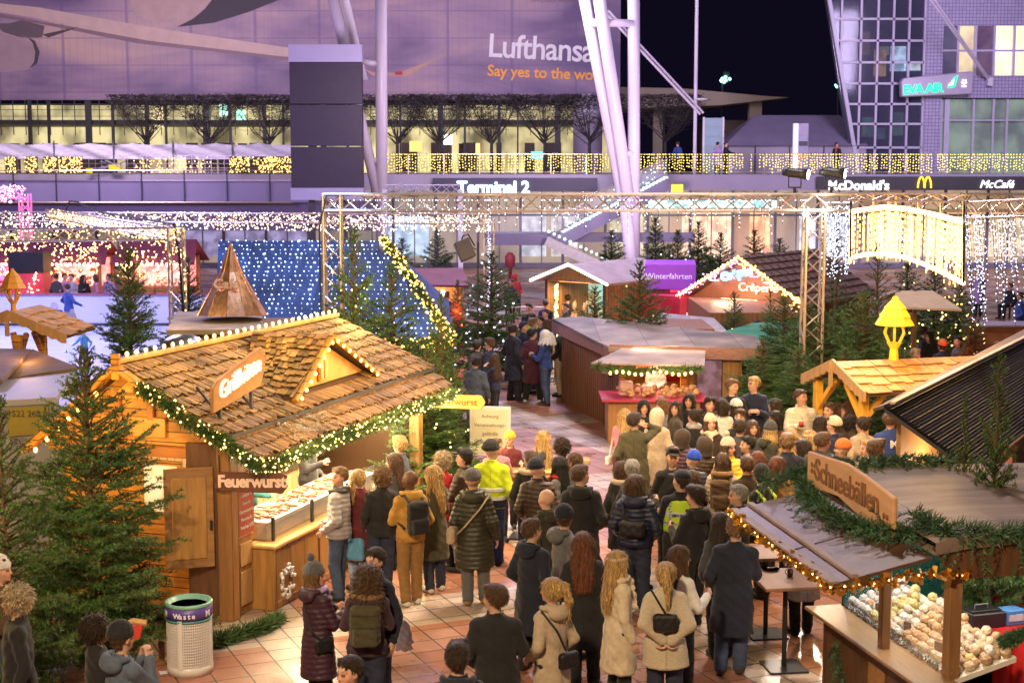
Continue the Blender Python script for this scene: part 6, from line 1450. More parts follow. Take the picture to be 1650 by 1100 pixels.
m.build('roof_fascia', mat('fascia_wood', (.30, .15, .12), .55, .25, 3, .2, 30, stretch=(3, 3, 6)), sd)
cnr = MB(); cc = Vector((XY(975, 31.6, 1), 31.6, 0)); ce = Vector((XY(1150, 31.4, 1), 31.4, 0))
MB().box(((SB.x + S1.x) / 2 - .1, 31.95, .45), (S1.x - SB.x + .5, 1.1, .9)).build('counter', mat('counter_orange', (.44, .22, .08), .5, .25, 3, .2, 30, stretch=(6, 6, .5)), sd, bev=.01)
MB().box(((SB.x + S1.x) / 2 - .1, 31.85, .93), (S1.x - SB.x + .8, 1.35, .05)).build('counter_cloth', mat('pink_cloth', (.50, .05, .12), .6, .1, 4), sd)
MB().box(((SB.x + S1.x) / 2, 34.0, .86), (S1.x - SB.x + .4, .08, 1.62)).box((SB.x + .05, 33.4, .86), (.06, 1.4, 1.62)).build('inner_wall', mat('inner_pine', (.75, .48, .20), .6, .2, 3), sd)
MB().box((S1.x - .35, 33.9, 1.45), (.9, .06, 1.0)).build('red_shelf', M_RED, sd)
MB().box((S1.x - .10, 32.35, 1.35), (.14, .14, 1.0)).box((SB.x + .02, 32.5, 1.35), (.12, .12, 1.0)).each('hatch_post', M_ORANGE, sd)
MB().prism([(SB.x - .75, 30.9, 1.74), (S1.x + .15, 30.8, 1.70), (S1.x + .35, 32.2, 1.88), (SB.x + .1, 32.5, 1.90)], (0, 0, .035)).build('canopy', mat('canopy_felt', (.36, .28, .25), .7, .3, 2, .2, 12), sd)
garland('canopy_garland', [(SB.x - .75, 30.9, 1.72), (SB.x - .1, 30.87, 1.62), (SB.x + .7, 30.85, 1.63), (S1.x + .1, 30.8, 1.67)], M_GARL, sd, .13, 900, .10, 8, 0)
bulbs('canopy_bulbs', [(SB.x - .35 + i * .13, 30.80, 1.57 + .03 * math.sin(i)) for i in range(14)], M_BULB, sd, .030)
m = MB()
for i in range(70): m.ball((rnd.uniform(SB.x - .1, S1.x + .1), rnd.uniform(31.4, 32.2), .99 + rnd.uniform(0, .14)), rnd.uniform(.04, .075), 7, 5, (1.2, 1, .8))
m.build('goods', mat('pastry', (.62, .36, .20), .5, .4, 10), sd, True);
MB().box((SB.x + .05, 31.7, 1.12), (.3, .3, .3)).box((SB.x + .5, 31.7, 1.08), (.25, .25, .2)).each('goods_tray', mat('tray_pink', (.7, .42, .38), .5, .2, 8), sd, bev=.03)
fz = MB(); fz.prism([(0, 0, 0), (.44, 0, .0), (.5, 0, .18), (.42, 0, .36), (.28, 0, .34), (.1, 0, .26), (.0, 0, .12)], (0, .03, 0)); fz.build('orange_animal_sign', mat('orange_cut', (.85, .22, .04), .5), sd, loc=(SB.x + .35, 33.2, 1.25))
MB().box((0, 0, 0), (.04, .30, .46)).build('notice', mat('notice_paper', (.55, .22, .24), .5), sd, loc=(SB.x - .30, SB.y + .68, 1.45)).rotation_euler.z = R(24)
po = MB().box(((XY(1145, 32, 1)), 32.26, 1.12), (.58, .03, 1.15)).build('photo_poster', mat('poster', (.08, .05, .07), .4, .1, 3), sd)
pt = lit_panel('poster_print', (.17, .10, .14), (.015, .012, .02), .8, 5)
MB().box((XY(1145, 32, 1), 32.235, 1.12), (.52, .012, 1.08)).build('poster_print', pt, po); MB().box((XY(1145, 32, 1), 32.225, .70), (.52, .012, .22)).build('poster_band', mat('poster_band', (.25, .04, .14), .5, .2, 6), po)
lamp('AREA', 'hatch_lamp', ((SB.x + S1.x) / 2, 32.6, 1.78), ((SB.x + S1.x) / 2, 32.0, .5), 40, (1, .62, .36), 1.0); lamp('POINT', 'hatch_lamp', (S1.x - .6, 30.3, 1.75), None, 26, (1, .7, .42), .15)
gw = thing('grey_roof_hut', 'low hut with pale worn roof sheets behind the brown stall', 'hut', (0, 0, 0)); zq = aty(1040, 548, 37.5).z
MB().prism([aty(1030, 552, 36.8), aty(1195, 556, 35.6), aty(1150, 512, 40), aty(1065, 504, 41)], (0, 0, -.07)).build('roof', mat('pale_sheet', (.50, .44, .46), .6, .4, 1.6, .3, 8, plank=(0, .8)), gw); MB().box((4.2, 38.8, .9), (1.8, 3, 1.8)).build('wall', M_PLANKB, gw)
gr = thing('green_roof_stall', 'stall with a sloping green roof between the brown stall and the fir trees', 'stall', (0, 0, 0))
MB().prism([aty(1146, 540, 35.2), aty(1226, 566, 33.0), aty(1300, 545, 34.5), aty(1290, 516, 40), aty(1212, 520, 39)], (0, 0, -.08)).build('green_roof', mat('green_felt', (.02, .26, .14), .6, .25, 2, .2, 10), gr)
MB().box((6.6, 43, .95), (2.4, 5, 1.9)).build('wall', M_PLANKB, gr)
# -- stalls further back
def gable_stall(name, label, F, W, D, rz, ez, roofm, wallm, inter, lampc, back=True, cat='stall', bulbm=None, nb=22, posts=True, power=60, br=.04):
    t = thing(name, label, cat, F.o, F.a)
    MB().prism([(-W / 2, -.3, ez), (0, -.3, rz), (0, D, rz), (-W / 2, D, ez)], (0, 0, -.07)).prism([(0, -.3, rz), (W / 2, -.3, ez), (W / 2, D, ez), (0, D, rz)], (0, 0, -.07)).build('roof', roofm, t)
    w = W / 2 - .35
    MB().box((-w, D / 2, ez / 2), (.1, D, ez)).box((w, D / 2, ez / 2), (.1, D, ez)).box((0, D, ez / 2), (2 * w, .1, ez)).box((0, 0, .5), (2 * w, .1, 1)).each('wall', wallm, t)
    MB().prism([(-w, -.02, ez - .05), (w, -.02, ez - .05), (0, -.02, rz - .15)], (0, .06, 0)).build('gable', wallm, t)
    MB().box((0, D * .6, ez * .55), (2 * w - .1, .08, ez * .75)).build('lit_interior', inter, t)
    MB().box((0, -.15, 1.02), (2 * w + .1, .5, .05)).build('counter_top', M_PALEWOOD, t)
    m = MB()
    for i in range(40): m.lathe([(.05, 0), (.06, .12), (.03, .2), (.03, .25)], (rnd.uniform(-w + .2, w - .2), rnd.uniform(.3, D * .5), 1.05 + rnd.choice((0, .35))), 6)
    m.build('goods', mat(name + '_goods', (.45, .3, .2), .4, .5, 9), t)
    bm_ = bulbm or M_BULB
    bulbs('edge_bulbs', [(-W / 2 * (1 - i / nb), -.36, ez + (rz - ez) * i / nb - .02) for i in range(nb)] + [(W / 2 * i / nb, -.36, rz - (rz - ez) * i / nb - .02) for i in range(nb + 1)], bm_, t, br)
    lamp('AREA', 'stall_lamp', F.w((0, .3, ez - .1)), F.w((0, -.2, 0)), power, lampc, 1.2)
    return t
zf = aty(925, 424, 46).z
gable_stall('mulled_wine_stall', 'small gabled stall edged with white lights and a light-wrapped post', Frame((XY(926, 46, 2), 46, 0), R(-38)), 2.9, 3.8, zf, zf - .55, mat('lilac_felt', (.40, .32, .34), .7, .2, 2), M_WOOD, lit_panel('gluh', (.35, .85, .80), (.5, .25, .08), .8, 2), (1, .7, .4), bulbm=glow('frost_bulb', (.85, 1, .66), 3.5), nb=26, br=.038)
pw = thing('lit_post', 'post wound with bright white lights at the small gabled stall corner', 'post', (XY(896, 45, 1), 45, 0)); MB().box((0, 0, 1.15), (.16, .16, 2.3)).build('post', M_WOOD, pw); fairy(pw, (0, -.1, .1), (0, -.1, 2.3), 240, .028, glow('lime_bulb', (1, .95, .35), 3), .06)
kr = thing('purple_stall', 'purple fascia ticket stall with white lettering and pink lit front', 'stall', (XY(1080, 48, 2), 48, 0), R(-6))
z0, z1 = aty(1080, 462, 48).z, aty(1080, 422, 48).z
MB().box((0, 0, (z0 + z1) / 2), (1.6, 2.2, z1 - z0)).build('fascia', mat('purple', (.28, .05, .62), .5, .1, 2, emit=(.35, .08, .8), estr=.25), kr, bev=.02)
text('lettering', 'Winterfahrten', mat('kr_white', (.75, .7, .85), .5, 0, emit=(.8, .75, 1), estr=.4), .25, (-.05, -1.13, (z0 + z1) / 2 - .06), (R(90), 0, 0), kr, .01)
MB().box((0, .2, z0 / 2), (1.5, 1.6, z0)).build('wall', M_WOOD, kr); MB().box((.35, -.65, z0 / 2 + .1), (.7, .06, z0 - .3)).build('pink_panel', lit_panel('pinkp', (1, .10, .14), (.6, .02, .08), .9, 2), kr)
zc = aty(1193, 412, 45).z
Fc = Frame((XY(1197, 45, 2), 45, 0), R(-36))
cr = gable_stall('crepe_stall', 'crepe stall with brown roof, coloured gable lights and red lit lettering', Fc, 4.4, 5.2, zc, zc - 1.35, mat('brown_tiles', (.24, .15, .13), .6, .2, 2, .4, 14), mat('cr_red', (.26, .11, .06), .5, .2, 3), lit_panel('crin', (1, .75, .38), (.8, .30, .10), 1.6, 1.5), (1, .68, .35), bulbm=M_BULBG, nb=20, power=160)
text('lettering', 'Crêperie', glow('cr_letters', (1, .42, .30), 2.0), .36, (.55, -.1, zc - 1.05), (R(90), 0, 0), cr, .03)
text('blue_lettering', 'Crêpes', glow('cr_blue', (.10, .45, 1), 3), .36, (-.15, -.12, zc - .66), (R(90), -R(14), 0), cr, .03, bold=.02)
for i in range(5): MB().lathe([(0, -.02), (.16, 0), (0, .02)], (0, 0, 0), 8).build('gable_light', glow('cr_pink%d' % (i % 2), (1, .2, .5) if i % 2 else (.5, .6, 1), 5), cr, loc=(-.9 + i * .45, -.15, zc - .45 - abs(i - 2) * .16))
m = MB()
for i in range(9): y = .2 + i * .5; m.beam((0.02, y, zc + .01), (2.2, y, zc - 1.34), .03, .02)
for i in range(8): t_ = (i + .5) / 8; m.beam((2.2 * t_, -.3, zc + .015 - 1.35 * t_), (2.2 * t_, 5.2, zc + .015 - 1.35 * t_), .03, .03)
m.build('tile_courses', mat('tile_dark', (.13, .08, .07), .6), cr)
MB().box((-2.6, .5, .95), (1.4, 2, 1.9)).build('red_annex', mat('annex_red', (.5, .03, .07), .5, .2, 3, emit=(.8, .02, .1), estr=.12), cr); MB().box((-1.35, -.4, .75), (.7, .1, 1.3)).build('white_board', mat('wb', (.8, .75, .8), .5, 0, emit=(1, .9, .95), estr=.5), cr)
fairy(cr, (-2.2, -.4, zc - 1.4), (0, -.4, zc - .1), 90, .03, glow('pink_string', (1, .25, .5), 4), .12); fairy(cr, (2.2, -.4, zc - 1.4), (0, -.4, zc - .1), 90, .03, M_BULBG, .12); MB().tube([(-1.2 + 2.4 * i / 12, -.2, zc - 1.75 + .35 * math.sin(math.pi * i / 12)) for i in range(13)], .07, 6).build('glowing_arch', glow('arch_glow', (1, .80, .40), 4), cr)
lamp('POINT', 'crepe_front', Fc.w((0, -1.2, 2.1)), None, 90, (1, .68, .36), .3)
bs_ = thing('toy_stall', 'flat-roofed stall with orange lit inside, right of the blue roof', 'stall', (XY(690, 50, 1), 50, 0), R(4))
MB().prism([(-1.35, -1.3, 1.98), (1.35, -1.3, 1.94), (1.2, 1.2, 2.35), (-1.2, 1.2, 2.35)], (0, 0, .07)).build('roof', mat('maroon_felt', (.16, .06, .08), .7, .2, 2), bs_); MB().box((0, 1, 1), (2.2, .1, 2.0)).box((-1.1, 0, 1), (.08, 2, 2)).box((1.1, 0, 1), (.08, 2, 2)).box((0, -1, .5), (2.2, .1, 1)).build('wall', mat('orange_pine', (.70, .36, .14), .6, .2, 3), bs_)
MB().ball((.5, .6, 1.6), .10, 8, 6).build('lamp_globe', glow('globe', (1, .85, .6), 14), bs_); MB().ball((-.45, -.6, 1.45), .22, 8, 6, (1, .6, 1.4)).ball((-.1, -.6, 1.35), .16, 8, 6, (1, .6, 1.3)).each('hanging_toy', mat('toys', (.45, .22, .45), .6, .6, 6), bs_); lamp('POINT', 'toy_lamp', (XY(690, 49.6, 1), 49.6, 1.6), None, 45, (1, .62, .34), .2)
wu = thing('market_umbrella', 'cream pitched market roof standing above the fir trees on the right', 'canopy', (XY(1475, 38, 3), 38, 0))
zt, ze = aty(1475, 468, 38).z, aty(1475, 496, 36.5).z
MB().prism([(-.75, -1.2, ze), (.85, -1.2, ze - .06), (.45, 0, zt), (-.55, 0, zt)], (0, 0, -.05)).prism([(-.75, 1.2, ze), (-.55, 0, zt), (.45, 0, zt), (.85, 1.2, ze)], (0, 0, -.05)).build('roof', mat('cream_canvas', (.66, .50, .34), .7, .1, 3), wu); MB().box((0, 0, zt / 2), (.1, .1, zt)).box((-.5, 0, ze / 2), (.08, .08, ze)).each('post', M_WOOD, wu)
fb = thing('crowd_barrier', 'tubular metal crowd barrier in front of the far right ice area', 'barrier', (XY(1620, 33, .6), 33, 0)); m = MB()
for i in range(24): m.tube([(-1.3 + i * .12, 0, .15), (-1.3 + i * .12, 0, 1.05)], .009, 4)
m.tube([(-1.35, 0, 0), (-1.35, 0, 1.08), (1.6, 0, 1.08)], .022, 6); m.tube([(-1.35, 0, .14), (1.6, 0, .14)], .018, 6); m.build('bars', M_METAL, fb)
fb2 = thing('crowd_barrier', 'tubular metal crowd barrier behind the market visitors near the small stall', 'barrier', (XY(868, 50, .6), 50, 0)); m = MB()
for i in range(20): m.tube([(-1.0 + i * .11, 0, .15), (-1.0 + i * .11, 0, 1.15)], .012, 4)
m.tube([(-1.05, 0, 0), (-1.05, 0, 1.18), (1.2, 0, 1.18), (1.2, 0, 0)], .026, 6); m.build('bars', M_METAL, fb2)
bx = thing('wooden_planter', 'long reddish wooden box under the icicle curtain on the right', 'planter', (XY(1600, 45, .5), 45, 0)); MB().box((0, 0, .55), (1.9, .8, 1.1)).build('box', mat('planter_brown', (.34, .13, .07), .6, .2, 3), bx, bev=.02); MB().box((0, 0, 1.13), (2.6, 1.2, .05)).build('top', mat('bench_lilac', (.45, .38, .45), .5), bx)
rb_ = thing('red_lit_bush', 'small fir glowing red under a coloured spotlight', 'bush', (XY(1563, 34, .8), 34, 0));
garland('foliage', [(0, 0, .1), (.05, 0, .7), (0, 0, 1.5), (.05, 0, 2.1)], mat('red_foliage_needles', (.10, .10, .04), .6, .2, 4, vc=True), rb_, .34, 1600, .14, 41); MB().tube([(0, 0, 0), (0, 0, 1.9)], .02, 5).build('stem', M_BARK, rb_)
lamp('POINT', 'red_spot', (XY(1560, 33, .8), 33.2, .9), None, 60, (1, .03, .02), .1); lamp('POINT', 'red_spot', (XY(735, 47, 1), 47.3, 1.3), None, 60, (1, .05, .02), .1)
rd = thing('fire_hydrant', 'small red fire hydrant post before the pale shop fronts', 'hydrant', (XY(822, 70, 1), 70, 0)); MB().lathe([(.10, 0), (.08, 1.2), (.22, 1.25), (.25, 1.7), (.12, 1.9), (0, 1.92)], (0, 0, 0), 10).build('post', mat('hyd_red', (.55, .08, .1), .5), rd, True)
# -- dark corrugated roof on the right
rr = thing('corrugated_stall', 'stall with a dark corrugated roof and glowing bead curtain at the right edge', 'stall', (0, 0, 0))
E0 = atz(1425, 652, 2.9); E1 = atz(1650, 541, 2.9); dr_ = (E1 - E0).normalized(); E1 = E0 + dr_ * 12; dn_ = Vector((dr_.y, -dr_.x, 0));
e0, e1 = E0 + dn_ * 1.15 + Vector((0, 0, -.72)), E1 + dn_ * 1.15 + Vector((0, 0, -.72))
m = MB(); n_ = 34
vs = []; fs_ = []; K_ = 170
for i in range(K_ + 1):
    t_ = i / K_; zoff = .014 * math.sin(t_ * 2 * math.pi * 30)
    up = Vector((dn_.x * .72, dn_.y * .72, 1.15)).normalized() * zoff
    vs += [E0.lerp(e0, t_) + up, E1.lerp(e1, t_) + up]
for i in range(K_): fs_.append((2 * i, 2 * i + 1, 2 * i + 3, 2 * i + 2))
m.add(vs, fs_).prism([E0 + Vector((0, 0, -.04)), E1 + Vector((0, 0, -.04)), e1 + Vector((0, 0, -.04)), e0 + Vector((0, 0, -.04))], (0, 0, -.05))
m.build('corrugated_roof', mat('corrugated', (.085, .075, .085), .42, .15, 3), rr)
back0, back1 = E0 - dn_ * .14 + Vector((0, 0, -.06)), E1 - dn_ * .35 + Vector((0, 0, -.06))
MB().prism([back0, back1, E1, E0], (0, 0, -.04)).build('back_slope', mat('felt_brown', (.22, .15, .12), .7, .2, 3), rr)
MB().beam(E0 + Vector((0, 0, .03)) + dn_ * .10, E1 + Vector((0, 0, .03)) + dn_ * .10, .07, .03).build('ridge_strip', mat('pale_strip', (.72, .58, .48), .4), rr); MB().beam(e0 + Vector((0, 0, -.05)), e1 + Vector((0, 0, -.05)), .06, .12).build('eave_board', M_DARKWOOD, rr)
Fr = Frame(E0, math.atan2(dr_.y, dr_.x))
pz = 2.1
def rp(u, v, z): p = E0 + dr_ * u + dn_ * v; return Vector((p.x, p.y, z))
m = MB()
for u in (.7, 3.4, 6.5): p = rp(u, .85, pz / 2); m.box(p, (.16, .16, pz), Fr.a)
m.each('post', mat('red_post', (.30, .08, .05), .5, .2, 3), rr, bev=.01)
MB().prism([rp(3.4, .85, 0), rp(9, .85, 0), rp(9, .85, 2.1), rp(3.4, .85, 2.1)], -dn_ * .06).build('wall', M_DARKWOOD, rr); MB().prism([rp(.7, .80, 0), rp(3.4, .80, 0), rp(3.4, .80, .95), rp(.7, .80, .95)], -dn_ * .06).build('front_wall', M_WOOD, rr)
MB().prism([rp(.9, -.02, 0), rp(9, -.02, 0), rp(9, -.02, 2.7), rp(.9, -.02, 2.7)], -dn_ * .06).build('back_wall', mat('warm_pine', (.60, .34, .14), .6, .2, 3), rr)
m = MB()
for i in range(24):
    p = rp(.85 + i * .105, .70, 2.0); z = 2.0
    while z > 1.0: m.octa((p.x, p.y, z), .016); z -= .05
o = m.build('bead_curtain', glow('bead', (1, .62, .32), 3), rr); o['kind'] = 'stuff'
lamp('POINT', 'curtain_light', rp(2.0, .4, 1.7), None, 45, (1, .66, .34), .2); lamp('POINT', 'curtain_light', rp(1.4, 1.6, 1.9), None, 12, (1, .6, .3), .2)
# -- snowball pastry stall, bottom right
e1v = Vector((.16, -.987, 0)); e2v = Vector((.987, .16, 0)); SO = Vector((2.48, 16.3, 0))
SFm = Frame(SO, math.atan2(e2v.y, e2v.x))
ss = thing('pastry_stall', 'open pastry stall with fir-trimmed flat roof, carved sign and snowball display', 'stall', SO, SFm.a)
NY = -2.95
M_BOARD = mat('canopy_board', (.12, .060, .040), .42, .45, 1.3, .2, 12, stretch=(1, 3, 1))
MB().prism([(0, .08, 2.0), (0, NY, 2.0), (.98, NY, 2.22), (.98, .08, 2.22)], (0, 0, -.035)).build('front_canopy', M_BOARD, ss, bev=.006)
MB().beam((.22, .1, 2.065), (.22, NY, 2.065), .07, .04).beam((.02, .1, 2.01), (.02, NY, 2.01), .10, .03).build('canopy_batten', mat('batten_lilac', (.34, .25, .24), .45, .2, 4), ss, bev=.006); MB().beam((.02, -1.75, 2.010), (.98, -1.72, 2.225), .012, .006).build('canopy_joint', M_DKGREY, ss)
vs = []; fs_ = []
prof = [(.98, 2.36), (1.3, 2.41), (1.8, 2.44), (2.6, 2.44), (3.6, 2.42), (5.0, 2.38)]
for x, z in prof: vs += [(x, .12, z), (x, NY - .05, z)]
for i in range(len(prof) - 1): fs_.append((2 * i, 2 * i + 1, 2 * i + 3, 2 * i + 2))
m = MB(); m.add(vs, fs_); m.add([(x, y, z - .12) for x, y, z in vs], [tuple(reversed(f)) for f in fs_]); m.add([(x, NY - .05, z - d) for x, z in prof for d in (0, .12)], [(2 * i, 2 * i + 1, 2 * i + 3, 2 * i + 2) for i in range(len(prof) - 1)]); m.add([(x, .12, z - d) for x, z in prof for d in (0, .12)], [(2 * i + 2, 2 * i + 3, 2 * i + 1, 2 * i) for i in range(len(prof) - 1)])
m.build('main_roof', mat('worn_roof', (.26, .19, .155), .5, .65, 1.1, .3, 9, stretch=(.6, 3, 1), plank=(0, 1.25)), ss)
MB().prism([(.98, NY - .02, 2.30), (1.4, NY - .02, 2.32), (5, NY - .02, 2.30), (5, NY - .02, 2.02), (1.2, NY - .02, 2.0)], (0, .06, 0)).build('gable_fascia', M_DARKWOOD, ss)
sgp = [(-.02, .02), (.9, .10), (1.5, .02), (2.32, -.02), (2.32, .40), (1.6, .47), (1.1, .50), (.6, .46), (-.02, .42)]
cs = MB().prism([(.90, -y, 2.24 + z) for y, z in sgp], (-.05, 0, 0)).build('carved_sign', mat('pale_sign', (.72, .40, .20), .5, .12, 3, .1, 20, stretch=(1, 1, 5)), ss, bev=.012)
tt_ = text('sign_letters', 'Schneebällen', mat('burnt', (.26, .11, .04), .6), .34, (.844, -1.12, 2.40), (0, 0, 0), cs, .006, bold=.004, space=.95)
tt_.rotation_euler = (Matrix.Rotation(R(-90), 3, 'Z') @ Matrix.Rotation(R(90), 3, 'X')).to_euler(); tt_.scale = (1.75 / tt_.dimensions.x, 1, 1) if tt_.dimensions.x > .1 else (1, 1, 1)
m = MB()
for y in (.14, .22, 2.12, 2.2):
    for dz in (.0, .07): m.ball((.842, -y, 2.47 + dz - (.12 if y > 1 else 0)), .030, 8, 6, (.25, 1, 1))
m.build('carved_balls', MATS['burnt'], cs, True)
M_FIR = mat('cut_fir_needles', (.075, .155, .075), .5, .3, 3, vc=True)
def firs(name, pts, r, dens, seed, droop=.0, needle=.085):
    rg = random.Random(seed); o = garland(name, pts, M_FIR, ss, r * .55, int(dens * .6), needle, seed)
    tot = [];
    for i in range(len(pts) - 1):
        a, b = Vector(pts[i]), Vector(pts[i + 1]); n = max(1, int((b - a).length / .045))
        for k in range(n):
            p = a.lerp(b, (k + rg.random()) / n); d = Vector((rg.gauss(-.5 if droop else 0, .6), rg.gauss(0, .8), rg.gauss(-droop * .6 + .15, .3))).normalized() * r * rg.uniform(.7, 1.25)
            tot.append((p, p + d * .5 + Vector((0, 0, .03)), p + d + Vector((0, 0, -.04 - droop * .1))))
    M_ = []
    for t_ in tot: M_.append(t_)
    rgn = np.random.default_rng(seed); P = np.array([[tuple(q) for q in t_] for t_ in M_]); n = 90; idx = np.repeat(np.arange(len(P)), n); u = rgn.random(len(idx))[:, None]
    C = (1 - u) ** 2 * P[idx, 0] + 2 * u * (1 - u) * P[idx, 1] + u ** 2 * P[idx, 2]; D = P[idx, 2] - P[idx, 0]; D /= np.linalg.norm(D, axis=1)[:, None]
    rv = rgn.normal(size=C.shape); rv -= D * (rv * D).sum(1)[:, None]; rv /= np.linalg.norm(rv, axis=1)[:, None]; nd = D * .6 + rv * .8; wd = np.cross(nd, rgn.normal(size=C.shape)); wd /= np.linalg.norm(wd, axis=1)[:, None]
    L = rgn.uniform(.026, .048, (len(idx), 1)); W = np.stack([C - wd * L * .13, C + wd * L * .13, C + nd * L], 1).reshape(-1, 3)
    me = bpy.data.meshes.new(name); N_ = len(idx); me.vertices.add(N_ * 3); me.vertices.foreach_set('co', W.astype(np.float32).ravel()); me.loops.add(N_ * 3); me.loops.foreach_set('vertex_index', np.arange(N_ * 3, dtype=np.int32)); me.polygons.add(N_); me.polygons.foreach_set('loop_start', np.arange(N_, dtype=np.int32) * 3); me.update(calc_edges=True)
    q = rgn.uniform(.55, 1.5, len(P))[idx] * rgn.uniform(.8, 1.2, N_); c = np.ones((N_, 4), np.float32); c[:, 0] = q; c[:, 1] = q; c[:, 2] = q * rgn.uniform(.8, 1.3, len(P))[idx]
    me.color_attributes.new('tint', 'FLOAT_COLOR', 'POINT').data.foreach_set('color', np.repeat(c, 3, 0).ravel()); me.materials.append(M_FIR)
    k = link(bpy.data.objects.new('twigs', me)); k.parent = o
    return o
firs('fir_trim', [(.84, .15, 2.26), (.74, -.5, 2.22), (.68, -1.2, 2.21), (.76, -2.0, 2.23), (.96, -2.5, 2.32)], .30, 2300, 51, .35)
firs('fir_trim', [(1.05, -2.35, 2.46), (1.15, -2.9, 2.42), (1.6, -3.0, 2.42), (2.3, -3.0, 2.42), (3.2, -3.0, 2.42)], .34, 2600, 52, .9)
firs('fir_trim', [(.78, .32, 2.34), (.95, .2, 2.40), (1.3, .12, 2.46), (1.9, .05, 2.50), (2.6, .05, 2.50)], .26, 1800, 53, .1)
firs('fir_trim', [(.45, .45, 2.22), (.85, .3, 2.34)], .32, 1800, 54, .3)
m = MB(); m2 = MB()
zg = [(-.01 + .02 * math.sin(i * 2.1), .08 - (abs(NY) + .1) * i / 40, 1.965 + .015 * math.sin(i * 1.3)) for i in range(41)] + [(-.01 + 1.3 * i / 18, NY - .04, 1.955 + .10 * math.sin(i / 18 * 1.9) + .01 * math.sin(i * 2)) for i in range(1, 19)]
for p in zg:
    for k in range(5):
        q = Vector(p) + Vector((rnd.uniform(-.03, .03), rnd.uniform(-.04, .04), rnd.uniform(-.045, .04))); d = Vector((rnd.gauss(0, 1), rnd.gauss(0, 1), rnd.gauss(0, 1))).normalized() * .05; e = d.cross(Vector((rnd.random(), rnd.random(), 1))).normalized() * .022
        m.quad(q - d - e, q + d - e, q + d + e, q - d + e)
m.build('gold_tinsel', mat('tinsel', (.85, .50, .10), .22, .2, 8, metal=.9), ss)
bulbs('tinsel_lights', [(p[0] - .03, p[1], p[2] + rnd.uniform(-.02, .02)) for p in zg[::2]], M_BULB, ss, .007)
m = MB(); pC = SFm.onz(1540, 940, 2.0)
m.box((pC.x + .12, NY + .12, 1.0), (.13, .13, 2.0)); m.box((.98, -1.9, 1.45), (.10, .10, 1.1)); m.box((2.9, NY + .12, 1.0), (.13, .13, 2.0)); m.each('post', mat('post_brown', (.28, .14, .06), .5, .25, 4, .2, 30, stretch=(5, 5, .6)), ss, bev=.01)
cA = SFm.onz(1296, 976, 1.0); cB = SFm.onz(1480, 1100, 1.0)
MB().prism([(cA.x, cA.y, .965), (cB.x, cB.y - .9, .965), (cB.x + .42, cB.y - .9, .965), (cA.x + .42, cA.y, .965)], (0, 0, .04)).build('counter_shelf', mat('shelf_wood', (.34, .20, .09), .4, .2, 3, stretch=(6, .6, 6)), ss, bev=.008)
MB().prism([(cA.x + .22, cA.y - .02, 0), (cB.x + .22, cB.y - .9, 0), (cB.x + .22, cB.y - .9, .96), (cA.x + .22, cA.y - .02, .96)], (.06, 0, 0)).prism([(cA.x + .22, cA.y - .02, 0), (cA.x + 2.4, cA.y - .02, 0), (cA.x + 2.4, cA.y - .02, .96), (cA.x + .22, cA.y - .02, .96)], (0, -.06, 0)).build('counter_wall', M_DARKWOOD, ss)
MB().box((cA.x + .30, -1.65, .45), (.04, .5, .6)).build('ochre_panel', M_WOODH, ss)
dA, dB = (cA.x + .46, cA.y - .10), (cA.x + .46 + .10, NY + .05)
MB().prism([(dA[0], dA[1], 1.00), (dB[0], dB[1], 1.00), (dB[0] + .62, dB[1], 1.19), (dA[0] + .70, dA[1], 1.22)], (0, 0, -.05)).build('display_board', mat('display_white', (.80, .77, .72), .4, .05, 3), ss)
m = MB()
for i in range(260): y = dA[1] + (dB[1] - dA[1]) * rnd.random(); m.octa((dA[0] - .03 + rnd.uniform(-.02, .02) + .10 * (y - dA[1]) / (dB[1] - dA[1]), y, 1.01 + rnd.uniform(0, .05)), .014)
o = m.build('silver_tinsel', mat('silver_tinsel', (.7, .75, .85), .2, .3, 9, metal=.9), ss); o['kind'] = 'stuff'
balls = [];
cA_ = [(.70, .68, .66), (.62, .50, .22), (.72, .62, .50), (.62, .38, .20), (.66, .52, .38), (.55, .36, .22)]
bm = [mat('pastry_%d' % i, c, .6, .35, 22, .8, 45) for i, c in enumerate(cA_)]
protos = []
for i in range(3):
    s_ = SDF((-.06, -.06, -.06), (.06, .06, .06), .0042); s_.ell((0, 0, 0), (.047, .047, .043), .01); ph = i * 1.3
    s_.disp(lambda X, Y, Z: .0035 * np.sin(X * 120 + ph + 2 * np.sin(Z * 60)) * np.sin(Y * 110 + Z * 50 + ph)); protos.append(s_.mesh('snowball_pastry'))
nb_ = 0; L_ = abs(dB[1] - dA[1]); rows_ = int(L_ / .105)
for j in range(rows_):
    for i in range(6):
        u = (j + .5 * (i % 2)) / rows_; xx = dA[0] + .10 * u + .07 + i * .098; y = dA[1] + (dB[1] - dA[1]) * u
        lay = 1 + (1 if (i in (2, 3, 4, 5) and rnd.random() < .45) else 0)
        for l in range(lay):
            if nb_ >= 255: break
            o = inst('snowball_pastry', protos[nb_ % 3], bm[min(5, int(u * 6)) if rnd.random() < .8 else rnd.randrange(6)], None); nb_ += 1
            zz = 1.0 + .24 * (i * .098 + .07) / .78 + .045 + l * .075
            o.location = SFm.w((xx + rnd.uniform(-.022, .022) + l * .04, y + l * .05 + rnd.uniform(-.02, .02), zz)); o.rotation_euler = (rnd.random() * 6, rnd.random() * 6, rnd.random() * 6); sc_ = rnd.uniform(.95, 1.22); o.scale = (sc_,) * 3
            balls.append((o, u, i, l))
